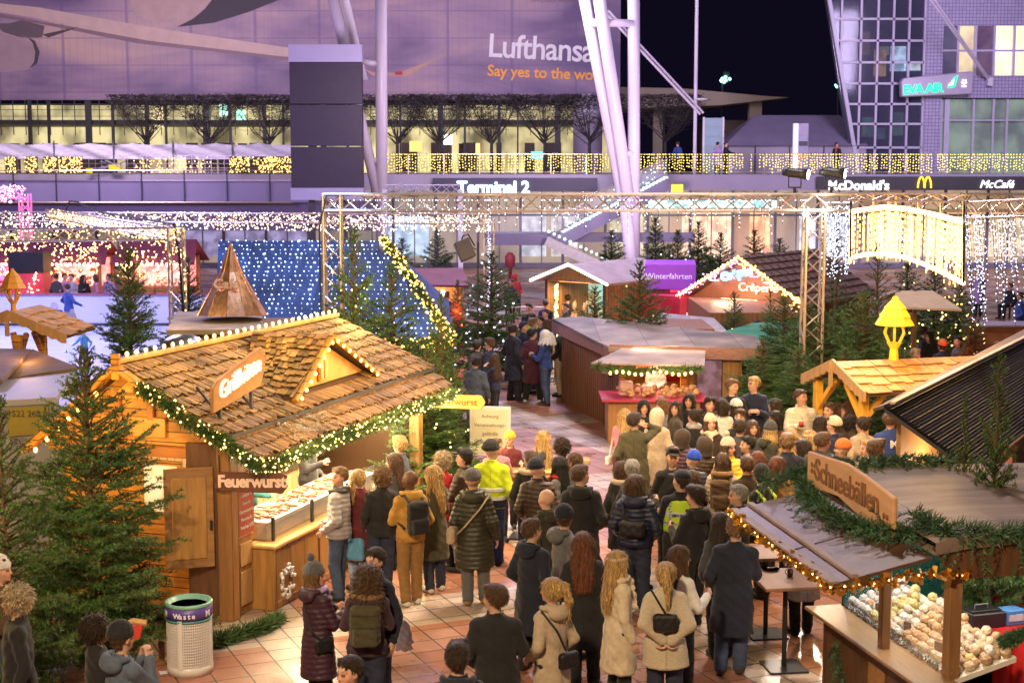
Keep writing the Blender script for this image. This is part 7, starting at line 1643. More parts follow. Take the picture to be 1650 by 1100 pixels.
ORD = 'first second third fourth fifth sixth seventh eighth ninth tenth eleventh twelfth thirteenth fourteenth fifteenth sixteenth seventeenth eighteenth nineteenth twentieth twenty-first twenty-second twenty-third twenty-fourth twenty-fifth twenty-sixth twenty-seventh twenty-eighth twenty-ninth thirtieth'.split()
SEG = ['powdered white', 'yellowish glazed', 'cream coloured', 'golden brown', 'pale sugared', 'caramel brown']
for o, u, i, l in balls:
    j = int((1 - u) * rows_ - .01); tag(o, '%s snowball pastry, %s upslope%s, in the %s row from the near end' % (SEG[min(5, int(u * 6))], ORD[i], ' on top' if l else '', ORD[j % 30]), 'pastry', 'snowball pastries on the display')
M_TAG = mat('price_card', (.22, .12, .07), .5, .2, 5)
for k in range(7):
    u = (k + .6) / 7.3; c = thing('price_card', 'small brown price card, %s from the far end among the snowball pastries' % ORD[k], 'price card', SFm.w((dA[0] + .10 * u + (.12 if k % 2 else .36), dA[1] + (dB[1] - dA[1]) * u, 1.12)), SFm.a - R(70), 'price cards on the pastry display')
    MB().box((0, 0, 0), (.10, .012, .13)).build('card', M_TAG, c); MB().box((0, 0, -.09), (.01, .01, .08)).build('pin', M_STEEL, c)
MB().quad((dA[0] - .04, dA[1], 1.0), (dB[0] - .04, dB[1], 1.0), (dB[0] + .02, dB[1], 1.40), (dA[0] + .02, dA[1], 1.40)).build('glass_guard', M_GLASS, ss)
lamp('AREA', 'display_lamp', SFm.w((dA[0] + .3, -1.0, 1.93)), SFm.w((dA[0] + .45, -1.0, 0)), 10, (1, .90, .74), 1.4, .2); lamp('AREA', 'display_lamp', SFm.w((dA[0] + .3, -2.3, 1.93)), SFm.w((dA[0] + .45, -2.3, 0)), 10, (1, .90, .74), 1.2, .2)
MB().box((dA[0] - .2, -1.1, 1.93), (.05, 1.4, .03)).build('display_tube', glow('tube_white', (1, .95, .85), 10), ss)
MB().box((2.95, .0, 1.3), (3.3, .05, 1.9)).build('glitter_curtain', mat('glitter', (.03, .20, .17), .25, .9, 70, .8, 90, metal=.4), ss)
MB().box((3.2, -1.05, .98), (2.0, 1.5, .06)).build('red_table', M_RED, ss); vs = []; fs_ = []
for i in range(80):
    x = 2.2 + 2.4 * i / 79; o_ = .045 * math.sin(i * .9) + .03 * math.sin(i * .37); vs += [(x, -1.82 + o_, 1.0), (x, -1.86 + o_ * 1.6, .0)]
for i in range(79): fs_.append((2 * i, 2 * i + 1, 2 * i + 3, 2 * i + 2))
MB().add(vs, fs_).build('red_drape', M_RED, ss, True)
MB().box((2.0, -1.2, .98), (.5, 1.6, .05)).build('side_table', mat('orange_top', (.6, .25, .10), .5), ss)
for nm, lab, c, d, px, py, col_ in (('cash_box', 'black cash box on the red cloth table of the pastry stall', 'cash box', (.40, .30, .16), 1385, 745, (.03, .03, .035)), ('cardboard_box', 'blue printed box on the red cloth table', 'box', (.24, .18, .16), 1490, 735, (.10, .32, .75)), ('paper_roll', 'white blue paper roll standing on the red cloth table', 'paper roll', (.12, .12, .28), 1562, 715, (.65, .70, .85)), ('paper_bag', 'small white paper bag on the red cloth table', 'bag', (.14, .10, .18), 1612, 750, (.8, .8, .8))):
    p = SFm.w(({'cash_box': 2.30, 'cardboard_box': 2.64, 'paper_roll': 2.92, 'paper_bag': 3.12}[nm], -1.35 if nm != 'paper_bag' else -1.5, 1.012))
    t = thing(nm, lab, c, p, SFm.a + R(8)); mm = MB()
    if nm == 'paper_roll': mm.lathe([(.02, 0), (.07, 0), (.07, .28), (.02, .28)], (0, 0, 0), 16)
    elif nm == 'paper_bag': mm.prism([(-.07, -.04, 0), (.07, -.04, 0), (.06, -.03, .15), (-.06, -.03, .15)], (0, .08, 0))
    else: mm.box((0, 0, d[2] / 2), d)
    mm.build('body', mat(nm + '_m', col_, .45, .15, 6), t, bev=.008)
    if nm == 'cash_box': MB().box((0, .02, d[2] + .012), (.36, .24, .02)).build('lid', M_BLACK, t, bev=.004); MB().tube([(-.08, 0, d[2] + .02), (-.08, 0, d[2] + .06), (.08, 0, d[2] + .06), (.08, 0, d[2] + .02)], .008, 5).build('handle', M_STEEL, t)
    if nm == 'cardboard_box': MB().box((0, -.092, .08), (.18, .006, .07)).build('printed_label', mat('lbl', (.7, .8, .9), .5), t)
    if nm == 'paper_bag': MB().tube([(-.03, 0, .15), (-.03, 0, .20), (.03, 0, .20), (.03, 0, .15)], .006, 5).build('handle', M_WHITEMETAL, t)
    if nm == 'paper_roll': MB().lathe([(.071, .10), (.071, .20)], (0, 0, 0), 16).build('label_band', mat('lblb', (.12, .25, .6), .5), t)
lamp('POINT', 'pastry_inner', SFm.w((2.7, -1.7, 1.85)), None, 22, (1, .85, .70), .2)
ft_ = thing('fir_bough', 'green fir bough poking in at the right edge near the red cloth', 'branch', (0, 0, 0)); b0 = aty(1690, 1015, 12.0); b1 = aty(1615, 1035, 12.2)
garland('needles', [tuple(b0), tuple(b0.lerp(b1, .5) + Vector((0, 0, .03))), tuple(b1)], M_FIR, ft_, .10, 9000, .045, 61); MB().tube([b0, b1], .006, 5).build('twig', M_BARK, ft_)
firs('counter_fir', [(cA.x + .17, -.9, .75), (cA.x + .17, -1.0, .5), (cA.x + .17, -1.1, .25)], .12, 900, 55, .8, .05)
# -- trees in place
tree(122, 560, 17.3, 'dense', 'big dense green fir in front of the grill hut gable', 1.24, cat='tree', rot=.4, X=XY(146, 17.3, 1.5))
tree(8, 640, 15.6, 'mid', 'yellow lit young fir at the left edge', .80, rot=1.0)
tree(212, 400, 29, 'dense', 'dark bushy fir between the ice rink and the lit hut ridge', 1.15, 6, rot=2.0, lsize=.03)
tree(305, 415, 42, 'mid', 'bluish fir behind the left truss column', .9)
tree(572, 370, 27.6, 'mid', 'yellow lit thin fir in front of the blue starlit roof', 1.0, 40, rot=.3)
tree(632, 425, 28.2, 'mid', 'bushy fir beside the hut ridge end, before the blue roof', 1.25, 50)
tree(712, 470, 27.0, 'mid', 'thin fir right of the garlanded roof edge', .6, 26)
tree(690, 560, 25.8, 'dense', 'low green fir at the far end of the grill hut', .95, 50)
tree(655, 620, 24.9, 'mid', 'short bright green fir beside the hanging amber sign', .6, 8)
tree(735, 600, 27.5, 'mid', 'small fir behind the white notice board', .55, 6)
tree(792, 405, 41, 'mid', 'bluish fir with white lights behind the loudspeaker', 1.3, 70, lm=M_BULBW, lsize=.028)
tree(1030, 420, 36.3, 'mid', 'lone fir rising behind the brown stall roof', 1.15, 10, rot=1.3)
tree(958, 462, 38.6, 'mid', 'low bushy fir left of the lone fir, by the white lit gable', 1.0, 24)
tree(1262, 478, 33.6, 'dense', 'tall dark fir beside the green roof stall', 1.35)
tree(1228, 545, 31.0, 'dense', 'low dark fir right of the photo poster', 1.0)
tree(1285, 560, 30.2, 'dense', 'low broad fir behind the dark haired crowd', 1.0)
tree(1360, 560, 29.6, 'dense', 'low broad fir under the wooden stand roof', 1.0)
tree(1325, 505, 31.5, 'dense', 'dark fir in the middle of the tree group behind the crowd', 1.3)
tree(1390, 470, 31.0, 'dense', 'dark fir behind the wooden stand roof', 1.3)
tree(1440, 520, 29.0, 'mid', 'short fir behind the yellow lantern', .8)
tree(1300, 492, 32.6, 'dense', 'broad dark fir left of the truss column base', 1.3)
tree(1350, 505, 33.0, 'dense', 'broad dark fir right of the truss column base', 1.3)
tree(1195, 575, 33.4, 'dense', 'low fir touching the right end of the brown stall', .8)
tree(1345, 372, 36, 'thin', 'thin fir below the left end of the golden light ring', .95, 6)
tree(1412, 392, 36.5, 'thin', 'thin brownish fir under the golden light ring', 1.0, 6)
tree(1182, 470, 38.5, 'mid', 'sparse fir in front of the crepe stall', .75, 8)
tree(1240, 470, 40, 'thin', 'sparse fir before the crepe stall roof', .6, 6)
tree(1505, 430, 43, 'far', 'fir covered in fairy lights under the right end of the light ring', 1.15, 90, lsize=.03)
tree(1545, 450, 44, 'far', 'fir with fairy lights beside the red glowing bush', .9, 70, lsize=.03)
tree(1460, 425, 46, 'far', 'golden lit fir behind the cream canopy', 1.2, 30, lsize=.03)
tree(1600, 574, 15.7, 'mid', 'slim fir in front of the dark corrugated roof', .48, rot=2.6)
tree(1548, 640, 16.4, 'mid', 'small fir at the corner of the corrugated roof', .30, rot=.7)
tree(738, 452, 47.5, 'far', 'red lit fir beside the orange lit toy stall', .55, 20, lm=glow('red_bulb', (1, .12, .06), 6), lsize=.04)
for k, (px, y, Y, l) in enumerate(((648, 385, 66, 'violet lit fir left of the far truss column'), (706, 372, 66, 'pale fir beside the violet lit one'), (985, 372, 70, 'small far fir under the staircase'), (1056, 352, 68, 'far fir right of the triple roof mast'), (1092, 372, 66, 'far fir behind the purple stall'), (1125, 358, 69, 'dark far fir between purple stall and crepe stall'), (1160, 376, 66, 'far fir above the coloured gable lights'), (1215, 372, 69, 'far fir behind the crepe stall roof'), (1255, 385, 67, 'small far fir left of the truss column'))):
    tree(px, y, Y, 'far', l, 1.25, 14, group='firs before the shop fronts', lm=M_BULBW, lsize=.035)
lamp('POINT', 'tree_fill', (-6.5, 15.4, 2.4), None, 130, (1, .70, .22), .2); lamp('POINT', 'tree_fill', (-2.6, 25.6, 3.6), None, 110, (1, .72, .2), .3); lamp('POINT', 'tree_fill', (-1.2, 24.6, 1.9), None, 34, (.9, .85, .25), .3)  # unseen warm points added to brighten the firs
lamp('POINT', 'bin_fill', (-3.3, 15.6, 2.2), None, 42, (1, .8, .6), .3); lamp('POINT', 'violet_spot', (XY(655, 64, 1), 64, 1.2), None, 240, (.35, .2, 1), .3); lamp('POINT', 'tree_fill', (5.2, 29.0, 3.6), None, 70, (1, .78, .42), .3)  # bin and fir points are unseen, added to brighten them
def pollard(px, seed):
    rg = random.Random(seed); Y = 92; t = thing('pollarded_tree', 'leafless box-trimmed tree on the upper deck, %s from the left' % ORD[seed - 100], 'tree', (XY(px, Y, 8), Y, DZ), 0, 'box-trimmed trees along the upper deck')
    m = MB(); m.tube([(0, 0, 0), (0, 0, 2.1)], [.12, .09], 8); m.build('trunk', mat('bare_bark', (.03, .024, .022), .8), t); m = MB()
    for i in range(26):
        a = rg.uniform(0, 6.28); r = rg.uniform(1.0, 2.1); e = Vector((r * math.cos(a) * 1.05, r * math.sin(a) * .6, rg.uniform(3.6, 4.6))); s0 = Vector((0, 0, rg.uniform(1.7, 2.2))); md = s0.lerp(e, .5) + Vector((0, 0, -.25))
        m.tube([s0, md, e], [.035, .022, .012], 4, False)
        for k in range(16):
            p = md.lerp(e, rg.random()); q = p + Vector((rg.gauss(0, .45), rg.gauss(0, .3), rg.uniform(-.1, .6))); q.z = min(q.z, 4.75); m.tube([p, q], .011, 3, False)
    for i in range(900):
        p = Vector((rg.uniform(-2.15, 2.15), rg.uniform(-.9, .9), 4.75 - .8 * rg.random() ** 1.7)); q = p + Vector((rg.gauss(0, .22), rg.gauss(0, .15), rg.gauss(0, .14))); q.z = min(q.z, 4.85); m.tube([p, q], .016, 3, False)
    m.build('crown', MATS['bare_bark'], t)
for k, px in enumerate((234, 338, 434, 640, 708, 792, 878, 950, 1072)): pollard(px, 100 + k)
# -- waste bin
bp = atz(307, 1080); wb = thing('waste_bin', 'white perforated waste bin with violet band beside the big fir', 'bin', bp, R(-14))
M_BINW = mat('bin_white', (.74, .72, .72), .4, .08, 6)
MB().lathe([(.265, .0), (.265, .10), (.25, .11)], (0, 0, 0), 32).build('base', M_BINW, wb, True)
m = MB(); nK = 64
for k in range(nK):
    a = 2 * math.pi * k / nK
    if k % 16 in (0, 1): m.box((.255 * math.cos(a), .255 * math.sin(a), .385), (.03, .028, .57), a); continue
    m.box((.255 * math.cos(a), .255 * math.sin(a), .385), (.014, .010, .57), a)
for z in [.12 + i * .033 for i in range(17)]: m.lathe([(.248, z), (.262, z), (.262, z + .012), (.248, z + .012)], (0, 0, 0), 32)
m.build('perforated_shell', M_BINW, wb)
MB().lathe([(.235, .11), (.235, .66)], (0, 0, 0), 24).build('liner', mat('bin_liner', (.62, .58, .57), .5, .1, 5), wb, True)
MB().lathe([(.268, .66), (.272, .80)], (0, 0, 0), 32).build('violet_band', mat('bin_violet', (.10, .06, .32), .4, .05, 4), wb, True); MB().lathe([(.270, .635), (.272, .66)], (0, 0, 0), 32).build('green_band', mat('bin_teal', (.06, .32, .26), .4), wb, True)
MB().lathe([(.272, .80), (.278, .83), (.262, .85), (.235, .84), (.13, .70), (.11, .62)], (0, 0, 0), 32).build('funnel_rim', mat('bin_green', (.20, .42, .33), .35, .15, 5), wb, True)
def wrap_text(body, ang, r, z, size, m, par):
    n = len(body);
    for i, ch in enumerate(body):
        a = ang + (i - (n - 1) / 2) * size * .58 / r
        if ch != ' ': text('letter', ch, m, size, (r * math.cos(a), r * math.sin(a), z), (R(90), 0, a + R(90)), par, .002, bold=.002)
Mlw = mat('bin_letters', (.85, .85, .88), .5, 0); wrap_text('Waste', R(-88) + R(14), .275, .70, .085, Mlw, wb); wrap_text('M', R(-88) + R(14) + 1.05, .275, .70, .10, Mlw, wb); wrap_text('M', R(-88) + R(14) - 1.05, .275, .70, .10, Mlw, wb)
sk = thing('wooden_stake', 'thin brown stake standing beside the waste bin', 'stake', atz(261, 1060)); MB().box((0, 0, .28), (.07, .05, .56)).build('stake_post', M_DARKWOOD, sk, bev=.006); MB().box((0, -.03, .5), (.09, .01, .03)).build('tie', M_BLACK, sk)
nb = thing('notice_board', 'white framed notice board with grey lines of writing behind the fir', 'notice board', (XY(790, 27, 1), 27, 0), R(-6))
MB().box((0, 0, 1.02), (.76, .05, .92)).build('frame', M_WHITEMETAL, nb, bev=.01); MB().box((0, -.03, 1.02), (.66, .012, .80)).build('sheet', mat('nb_sheet', (.70, .66, .50), .5, .06, 3), nb); MB().box((-.33, .02, .3), (.04, .04, .6)).box((.33, .02, .3), (.04, .04, .6)).each('leg', M_GREY, nb)
for k, s in enumerate(('Achtung', 'Veranstaltungs-', 'gelände', 'Rauchverbot')): text('writing', s, mat('nb_text', (.18, .16, .14), .6), .095, (0, -.04, 1.27 - k * .16), (R(90), 0, 0), nb, .002)
def high_table(px, py, label, w=.72, d=.72, h=1.08, Y=None, group='tall tables between the visitors', rot=0.0, m=None, loc=None):
    p = loc or atz(px, py, h); t = thing('high_table', label, 'table', (p[0], p[1], 0), rot, group)
    MB().box((0, 0, h - .02), (w, d, .04)).build('table_top', m or mat('table_wood', (.26, .12, .055), .6, .2, 3, stretch=(6, .6, 6)), t, bev=.008)
    MB().tube([(0, 0, .02), (0, 0, h - .04)], .03, 10).box((0, 0, h - .05), (.3, .3, .02)).build('column', M_BLACK, t); MB().box((0, 0, .012), (.46, .46, .024)).build('foot_plate', M_BLACK, t, bev=.004)
    return t
T1 = high_table(1247, 922, 'tall brown table with black foot next to the pastry stall', .75, .85, 1.08, rot=R(8), loc=(atz(1263, 1075).x, atz(1263, 1075).y, 0))
T2 = high_table(0, 0, 'tall table behind the brown one, where the man in the long coat stands', .70, .75, 1.08, rot=R(8), loc=(atz(1233, 1022).x, atz(1233, 1022).y, 0))
T3 = high_table(845, 760, 'tall table crowded with food between the hi-vis jacket and the blonde woman', 1.1, .7, 1.05, rot=R(-10))
T4 = high_table(0, 0, 'tall table in the crowd in front of the photo poster', .9, .7, 1.05, loc=(atz(1120, 720, 1.05).x, atz(1120, 720, 1.05).y, 0))
def cup(pos, label, c=(.35, .03, .03), group='mugs on the tables', cat='mug'):
    t = thing('mug', label, cat, pos, rnd.uniform(0, 6), group); MB().lathe([(.030, 0), (.038, .09), (.033, .09), (.026, .01), (0, .01)], (0, 0, 0), 12).build('mug_body', mat('mug_%.2f' % c[0], c, .3, .1, 5), t, True); MB().tube([(.036, 0, .075), (.062, 0, .06), (.058, 0, .03), (.033, 0, .02)], .006, 5).build('mug_handle', mat('mug_%.2f' % c[0], c, .3), t); return t
a = T1.location; cup((a.x + .06, a.y + .05, 1.08), 'dark red mug on the tall brown table next to the pastry stall', (.10, .02, .02))
pl_ = thing('paper_plate', 'white paper plate lying on the far edge of the brown table', 'plate', (a.x - .12, a.y + .34, 1.081)); MB().lathe([(0, .004), (.07, .004), (.10, .018), (.105, .018)], (0, 0, 0), 20).build('plate_disc', mat('plate_white', (.75, .72, .70), .5), pl_, True); MB().tube([(-.04, 0, .02), (.05, .01, .02)], .012, 6).build('food_leftover', MATS['sausage'], pl_)
a = T3.location
for k in range(5):
    b_ = thing('food_bowl', 'paper tray with yellow food, %s from the left on the crowded tall table' % ORD[k], 'food tray', (a.x - .4 + k * .2, a.y + rnd.uniform(-.2, .2), 1.05), 0, 'food trays on the crowded table'); MB().lathe([(0, .005), (.07, .005), (.10, .05), (.095, .05)], (0, 0, 0), 14).build('tray', mat('tray_y', (.75, .55, .20), .5), b_, True); MB().ball((0, 0, .05), .06, 8, 5, (1, 1, .5)).build('food', mat('food_y', (.62, .34, .08), .5, .4, 20), b_)
vb = thing('wooden_crate', 'pale wooden crate board on the table beside the dark haired women', 'crate', atz(925, 745, 1.05)); MB().box((0, 0, 0), (.5, .3, .06)).build('board', M_PALEWOOD, vb, bev=.008); vb.location.z = 1.08; MB().tube([(0, 0, -.03), (0, 0, -1.07)], .025, 8).build('leg', M_BLACK, vb)
st_ = thing('leaflet', 'white paper lying on the paving near the waste bin', 'paper', atz(264, 1083, .006), R(20)); MB().add([(-.05, -.06, 0), (.05, -.06, .004), (.05, .06, .0), (-.05, .06, .006)], [(0, 1, 2, 3)]).build('sheet', mat('nb_paper', (.75, .78, .85), .5), st_)
# -- people
def accessory(name, root, label, cat):        # bag in the wearer's own frame, kept top-level
    t = thing(name, label, cat, root.location, root.rotation_euler.z); t.scale = root.scale; return t
def soft(name, meshkey, fn, m, par): o = inst(name, cached(meshkey, fn), m, par); return o
def mk_backpack():
    s = SDF((-.2, -.36, .95), (.2, -.06, 1.50), .014); s.box((0, -.215, 1.20), (.145, .075, .215), .02, .06); s.box((0, -.30, 1.10), (.115, .035, .10), .02, .03)
    s.disp(lambda X, Y, Z: .003 * np.sin(Z * 70 + X * 20)); return s.mesh('bag', lambda V: np.where((np.abs(V[:, 2:3] - 1.20) < .008) | (np.abs(V[:, 2:3] - 1.32) < .006), .4, 1.0) * np.ones((len(V), 3)))
def backpack(root, label, c, hold=False):
    t = accessory('backpack', root, label, 'backpack'); soft('pack', 'mk_bp', mk_backpack, cloth(c), t)
    m = MB()
    for q in (-1, 1): m.tube([(q * .10, -.16, 1.40), (q * .115, -.06, 1.475), (q * .115, .06, 1.44), (q * .12, .155, 1.30), (q * .15, .12, 1.12), (q * .14, -.10, 1.05)], .020, 6)
    m.each('strap', mat('strap_' + c, CL[c], .8, .1), t); return t
def mk_bag():
    s = SDF((-.2, -.1, -.2), (.2, .1, .15), .012); s.box((0, 0, 0), (.14, .05, .10), .02, .04); s.disp(lambda X, Y, Z: .003 * np.sin(X * 60) * np.sin(Z * 50)); return s.mesh('bag')
def bag(root, label, c, pos, sc=1.0, strap=None, cat='handbag', name='handbag', tall=1.0):
    t = accessory(name, root, label, cat); o = soft('bag_body', 'mk_bag', mk_bag, cloth(c, 'puffer') if c in ('black',) else cloth(c), t); o.location = pos; o.scale = (sc, sc, sc * tall)
    if strap: MB().tube(strap, .012, 5).build('strap', mat('strap_' + c, CL[c], .7, .1), t)
    if abs(pos[0]) > .15: o.rotation_euler.z = R(80)
    return t
XB = lambda s: [(s * .17, .0, 1.47), (s * .05, -.165, 1.30), (-s * .12, -.175, 1.08), (-s * .24, -.05, .92)]
def heldcup(root, label, side=1, pose='hold'):
    h = HANDS[pose]; t = accessory('mug', root, label, 'mug'); MB().lathe([(.030, 0), (.038, .09), (.033, .09), (.026, .01), (0, .01)], (0, 0, 0), 12).build('mug_body', mat('mug_held', (.42, .04, .03), .3, .1, 5), t, True).location = (side * h[0] * .75, h[1] + .075, h[2] + .02)
G1 = None
P = person
P(28, 944, 250, 'man with curly grey blond hair in a black coat walking at the left edge', top='coat', tc='black', hair='curly', hc='gblond', lc='djeans', st='walk', al='down', ar='down', H=1.84, fine=True)
P(4, 893, 60, 'person in white hat and brown jacket cut off by the left edge', top='jacket', tc='brown', hat='beanie', hatc='white', lc='jeans', H=1.80)
P(163, 988, 60, 'dark curly haired woman behind the man in the black beanie', top='jacket', tc='black', hair='curly', hc='dark', sex='f', ar='drink', al='hold')
r = P(190, 1000, 40, 'man in black beanie and grey fleece eating beside the waste bin', top='jacket', tc='bluegrey', hat='beanie', hatc='black', al='drink', ar='drink', H=1.78, fine=True, neck='hood')
fd = thing('food_packet', 'red and white paper packet of food held by the man in the black beanie', 'food packet', atz(215, 1030, 1.45)); MB().prism([(-.05, 0, 0), (.05, 0, .0), (.09, 0, .14), (-.07, 0, .12)], (0, .06, 0)).build('packet', mat('packet_red', (.65, .06, .04), .5), fd); MB().tube([(-.08, .03, .13), (.0, .03, .17), (.12, .03, .15)], .03, 8).build('bread_roll', mat('bun', (.62, .36, .14), .6), fd)
r = P(512, 905, 50, 'woman in grey bobble hat and plum quilted coat by the hut counter', top='longpuffer', tc='plum', hat='bobble', hatc='grey', hair='bob', hc='lbrown', sex='f', neck=['scarf', 'hood'], nc='lilac', ar='hold', al='hold', H=1.66, st='std'); bag(r, 'black shoulder bag of the woman in the grey bobble hat', 'black', (.20, -.06, .92), .8, XB(-1))
r = P(588, 908, 355, 'woman with long curly hair, fur hood and khaki backpack', top='jacket', tc='plum', hair='curlylong', hc='brown', sex='f', neck=['hood', 'fur'], nc='tan', lc='djeans', al='hold', ar='hold', H=1.74, wide=1.08); backpack(r, 'khaki green backpack on the back of the fur-hooded woman', 'olive')
r = P(607, 878, 215, 'man in dark jacket facing the camera beside the khaki backpack', top='jacket', tc='dnavy', hc='dark', lc='jeans', al='down', ar='down', H=1.83, fine=True, shoes='white'); bg_ = thing('carrier_bag', 'white plastic carrier bag hanging from the hand of the man in dark jacket', 'carrier bag', atz(651, 1022, .62))
s_ = SDF((-.13, -.08, -.22), (.13, .08, .2), .012); s_.loft([(-.18, 0, 0, .09, .045), (-.05, 0, 0, .11, .055), (.07, 0, 0, .07, .03), (.17, 0, 0, .03, .012)], .02); s_.disp(lambda X, Y, Z: .008 * np.sin(X * 60 + Z * 30) * np.sin(Z * 45)); inst('bag_body', s_.mesh('carrier'), mat('plastic_white', (.75, .74, .78), .35, .1, 6, alpha=.9), bg_)
P(572, 1054, 185, 'dark haired man facing the camera at the bottom edge', top='jacket', tc='black', hc='dark', H=1.78)
P(737, 1032, 350, 'dark haired man in navy hooded jacket at the bottom edge left of the black coat', top='jacket', tc='dnavy', hc='dark', neck='hood', H=1.80)
P(806, 936, 5, 'man in black wool coat seen from behind, bottom middle', top='coat', tc='black', hc='brown', H=1.82, ar='hold', al='pocket', wide=1.06, fine=False)
r = P(890, 931, 320, 'blonde ponytailed woman in beige coat with pale hood', top='coat', tc='beige', hair='pony', hc='blond', sex='f', neck='hood', H=1.72, al='pocket', ar='pocket', turn=-25); bag(r, 'round black leather handbag on the beige coat', 'black', (.02, -.225, .98), .85, [(-.15, 0, 1.47), (-.09, -.17, 1.30), (0, -.21, 1.08)])
P(943, 855, 5, 'woman with straight auburn hair in long black coat', top='coat', tc='black', hair='long', hc='auburn', sex='f', H=1.76, boot=True, al='pocket', ar='pocket', wide=1.08)
P(999, 883, 70, 'woman with long blond hair, headband and long cream coat', top='coat', tc='cream', hair='long', hc='blond', hat='headband', hatc='cream', sex='f', neck='scarf', nc='cream', H=1.76, al='down', ar='down', fine=True, boot=True)
r = P(1074, 906, 2, 'blonde woman in cream fleece coat with hands behind her back', top='fur', tc='cream', hair='pony', hc='blond', sex='f', H=1.72, al='back', ar='back', fine=True, lc='djeans', boot=True, wide=1.08); bag(r, 'black sling bag on the cream fleece coat', 'black', (-.02, -.20, 1.20), .85, [(-.14, .02, 1.47), (-.06, -.16, 1.36), (.06, -.19, 1.16), (.18, -.12, 1.02)], tall=1.1)
P(1098, 879, 60, 'brown haired woman in white coat right behind the cream fleece coat', top='jacket', tc='white', hair='long', hc='brown', sex='f', H=1.74, lc='black', boot=True, al='pocket', ar='hold')
r = P(543, 751, 285, 'man in pale grey quilted jacket waiting at the hut counter', top='puffer', tc='lgrey', hc='lbrown', lc='jeans', H=1.80, neck='scarf', nc='dgrey'); bag(r, 'blue shopping bag next to the man in the pale quilted jacket', 'skyblue', (.26, -.12, .62), 1.1, [(.18, -.02, 1.1), (.25, -.1, .75)], 'bag', 'shopping_bag', 1.4)
P(578, 753, 330, 'blonde woman in maroon coat at the hut counter', top='coat', tc='maroon', hair='pony', hc='blond', sex='f', H=1.70, lc='ljeans')
P(611, 753, 345, 'person with bushy curly hair and black jacket at the counter', top='jacket', tc='black', hair='curly', hc='lbrown', lc='djeans', H=1.76)
P(634, 729, 310, 'woman with brown hair and grey coat at the counter holding a phone', top='coat', tc='dgrey', hair='long', hc='brown', sex='f', al='hold')
P(641, 699, 285, 'young blond man in grey blue shirt jacket by the fir trees', top='jacket', tc='bluegrey', hc='blond', H=1.84)
r = P(661, 757, 330, 'bald man in ochre hooded jacket with black backpack', top='hoodie', tc='ochre', hair=None, skin='d', lc='tan', neck='hood', shoes='white', H=1.80, al='pocket', ar='pocket', turn=-35); backpack(r, 'black backpack worn over the ochre jacket', 'black')
P(700, 749, 335, 'woman with long blonde hair in grey coat behind the black backpack', top='coat', tc='olive', hair='long', hc='blond', sex='f', lc='djeans', shoes='white', H=1.74)
P(714, 729, 215, 'curly haired woman in red coat facing the black-capped man', top='coat', tc='red', hair='curly', hc='gblond', sex='f', H=1.68)
P(741, 721, 290, 'man in black cap and dark quilted jacket', top='puffer', tc='dbrown', hat='cap', hatc='black', hc='dark', lc='grey', H=1.78, al='hold')
r = P(767, 754, 2, 'woman in grey beanie and long olive quilted coat', top='longpuffer', tc='dolive', hat='beanie', hatc='grey', hair='none', sex='f', neck='hood', lc='grey', shoes='tan', H=1.80, al='down', ar='down', fine=True, wide=1.1); bag(r, 'beige shoulder bag on the long olive coat', 'beige', (-.27, -.07, .95), 1.05, XB(1))
def vestbands(root, lod):
    m = MB()
    for z, c in ((.97, 0), (1.09, 0)): m.lathe([(.205, z), (.207, z + .045)], (0, 0, 0), 24)
    o = m.build('reflective_band', mat('reflect', (.7, .72, .75), .3, 0), root); o.scale = (1, .78, 1)
    MB().lathe([(.200, .86), (.212, .97)], (0, 0, 0), 24).build('navy_hem', cloth('navy'), root).scale = (1, .78, 1)
P(790, 707, 5, 'paramedic in yellow hi-vis jacket with black beanie', top='jacket', tc='hivis', hat='beanie', hatc='black', hair='none', neck='hood' if False else None, lc='blue', H=1.84, extra=vestbands, al='hold', ar='pocket', wide=1.08)
P(819, 694, 185, 'child in yellow hat standing before the notice board', top='jacket', tc='maroon', hat='beanie', hatc='yellow', H=1.55, hair='none', ar='hold')
P(803, 704, 170, 'fair haired person behind the hi-vis jacket', top='jacket', tc='pink', hc='lbrown', H=1.62)
P(877, 692, 280, 'blonde woman turned left at the crowded table', top='jacket', tc='dgrey', hair='long', hc='blond', sex='f')
P(902, 706, 280, 'dark curly haired woman behind the wooden board', top='jacket', tc='black', hair='curly', hc='dark', sex='f')
P(853, 724, 5, 'short haired person in black coat with pale collar bending over the table', top='jacket', tc='black', hc='brown', neck='fur', nc='beige', H=1.72, ar='hold')
P(868, 737, 8, 'man in dark beanie and dark brown quilted jacket', top='puffer', tc='dbrown', hat='beanie', hatc='dnavy', hair='none', H=1.80, lc='djeans')
P(899, 735, 290, 'dark haired woman with red scarf facing left', top='jacket', tc='grey', hair='long', hc='black', sex='f', neck='scarf', nc='red')
P(921, 728, 300, 'woman with shoulder-length brown hair beyond the red scarf', top='jacket', tc='grey', hair='bob', hc='brown', sex='f')
P(941, 749, 5, 'man in black hooded jacket seen from behind right of the red scarf', top='coat', tc='black', hc='brown', neck='hood', H=1.85, wide=1.08)
P(880, 786, 315, 'bald man in dark olive jacket facing left', top='jacket', tc='dolive', hair=None, skin='a', neck='hood', H=1.78, lc='jeans')
P(914, 811, 60, 'bearded man in navy logo beanie and grey jacket', top='jacket', tc='grey', hat='beanie', hatc='dnavy', hc='brown', neck='hood', H=1.82, lc='jeans', wide=1.05, skin='b')
P(858, 831, 40, 'man with glasses and short brown hair in navy hooded coat', top='coat', tc='dnavy', hc='brown', neck='hood', H=1.80, turn=25)
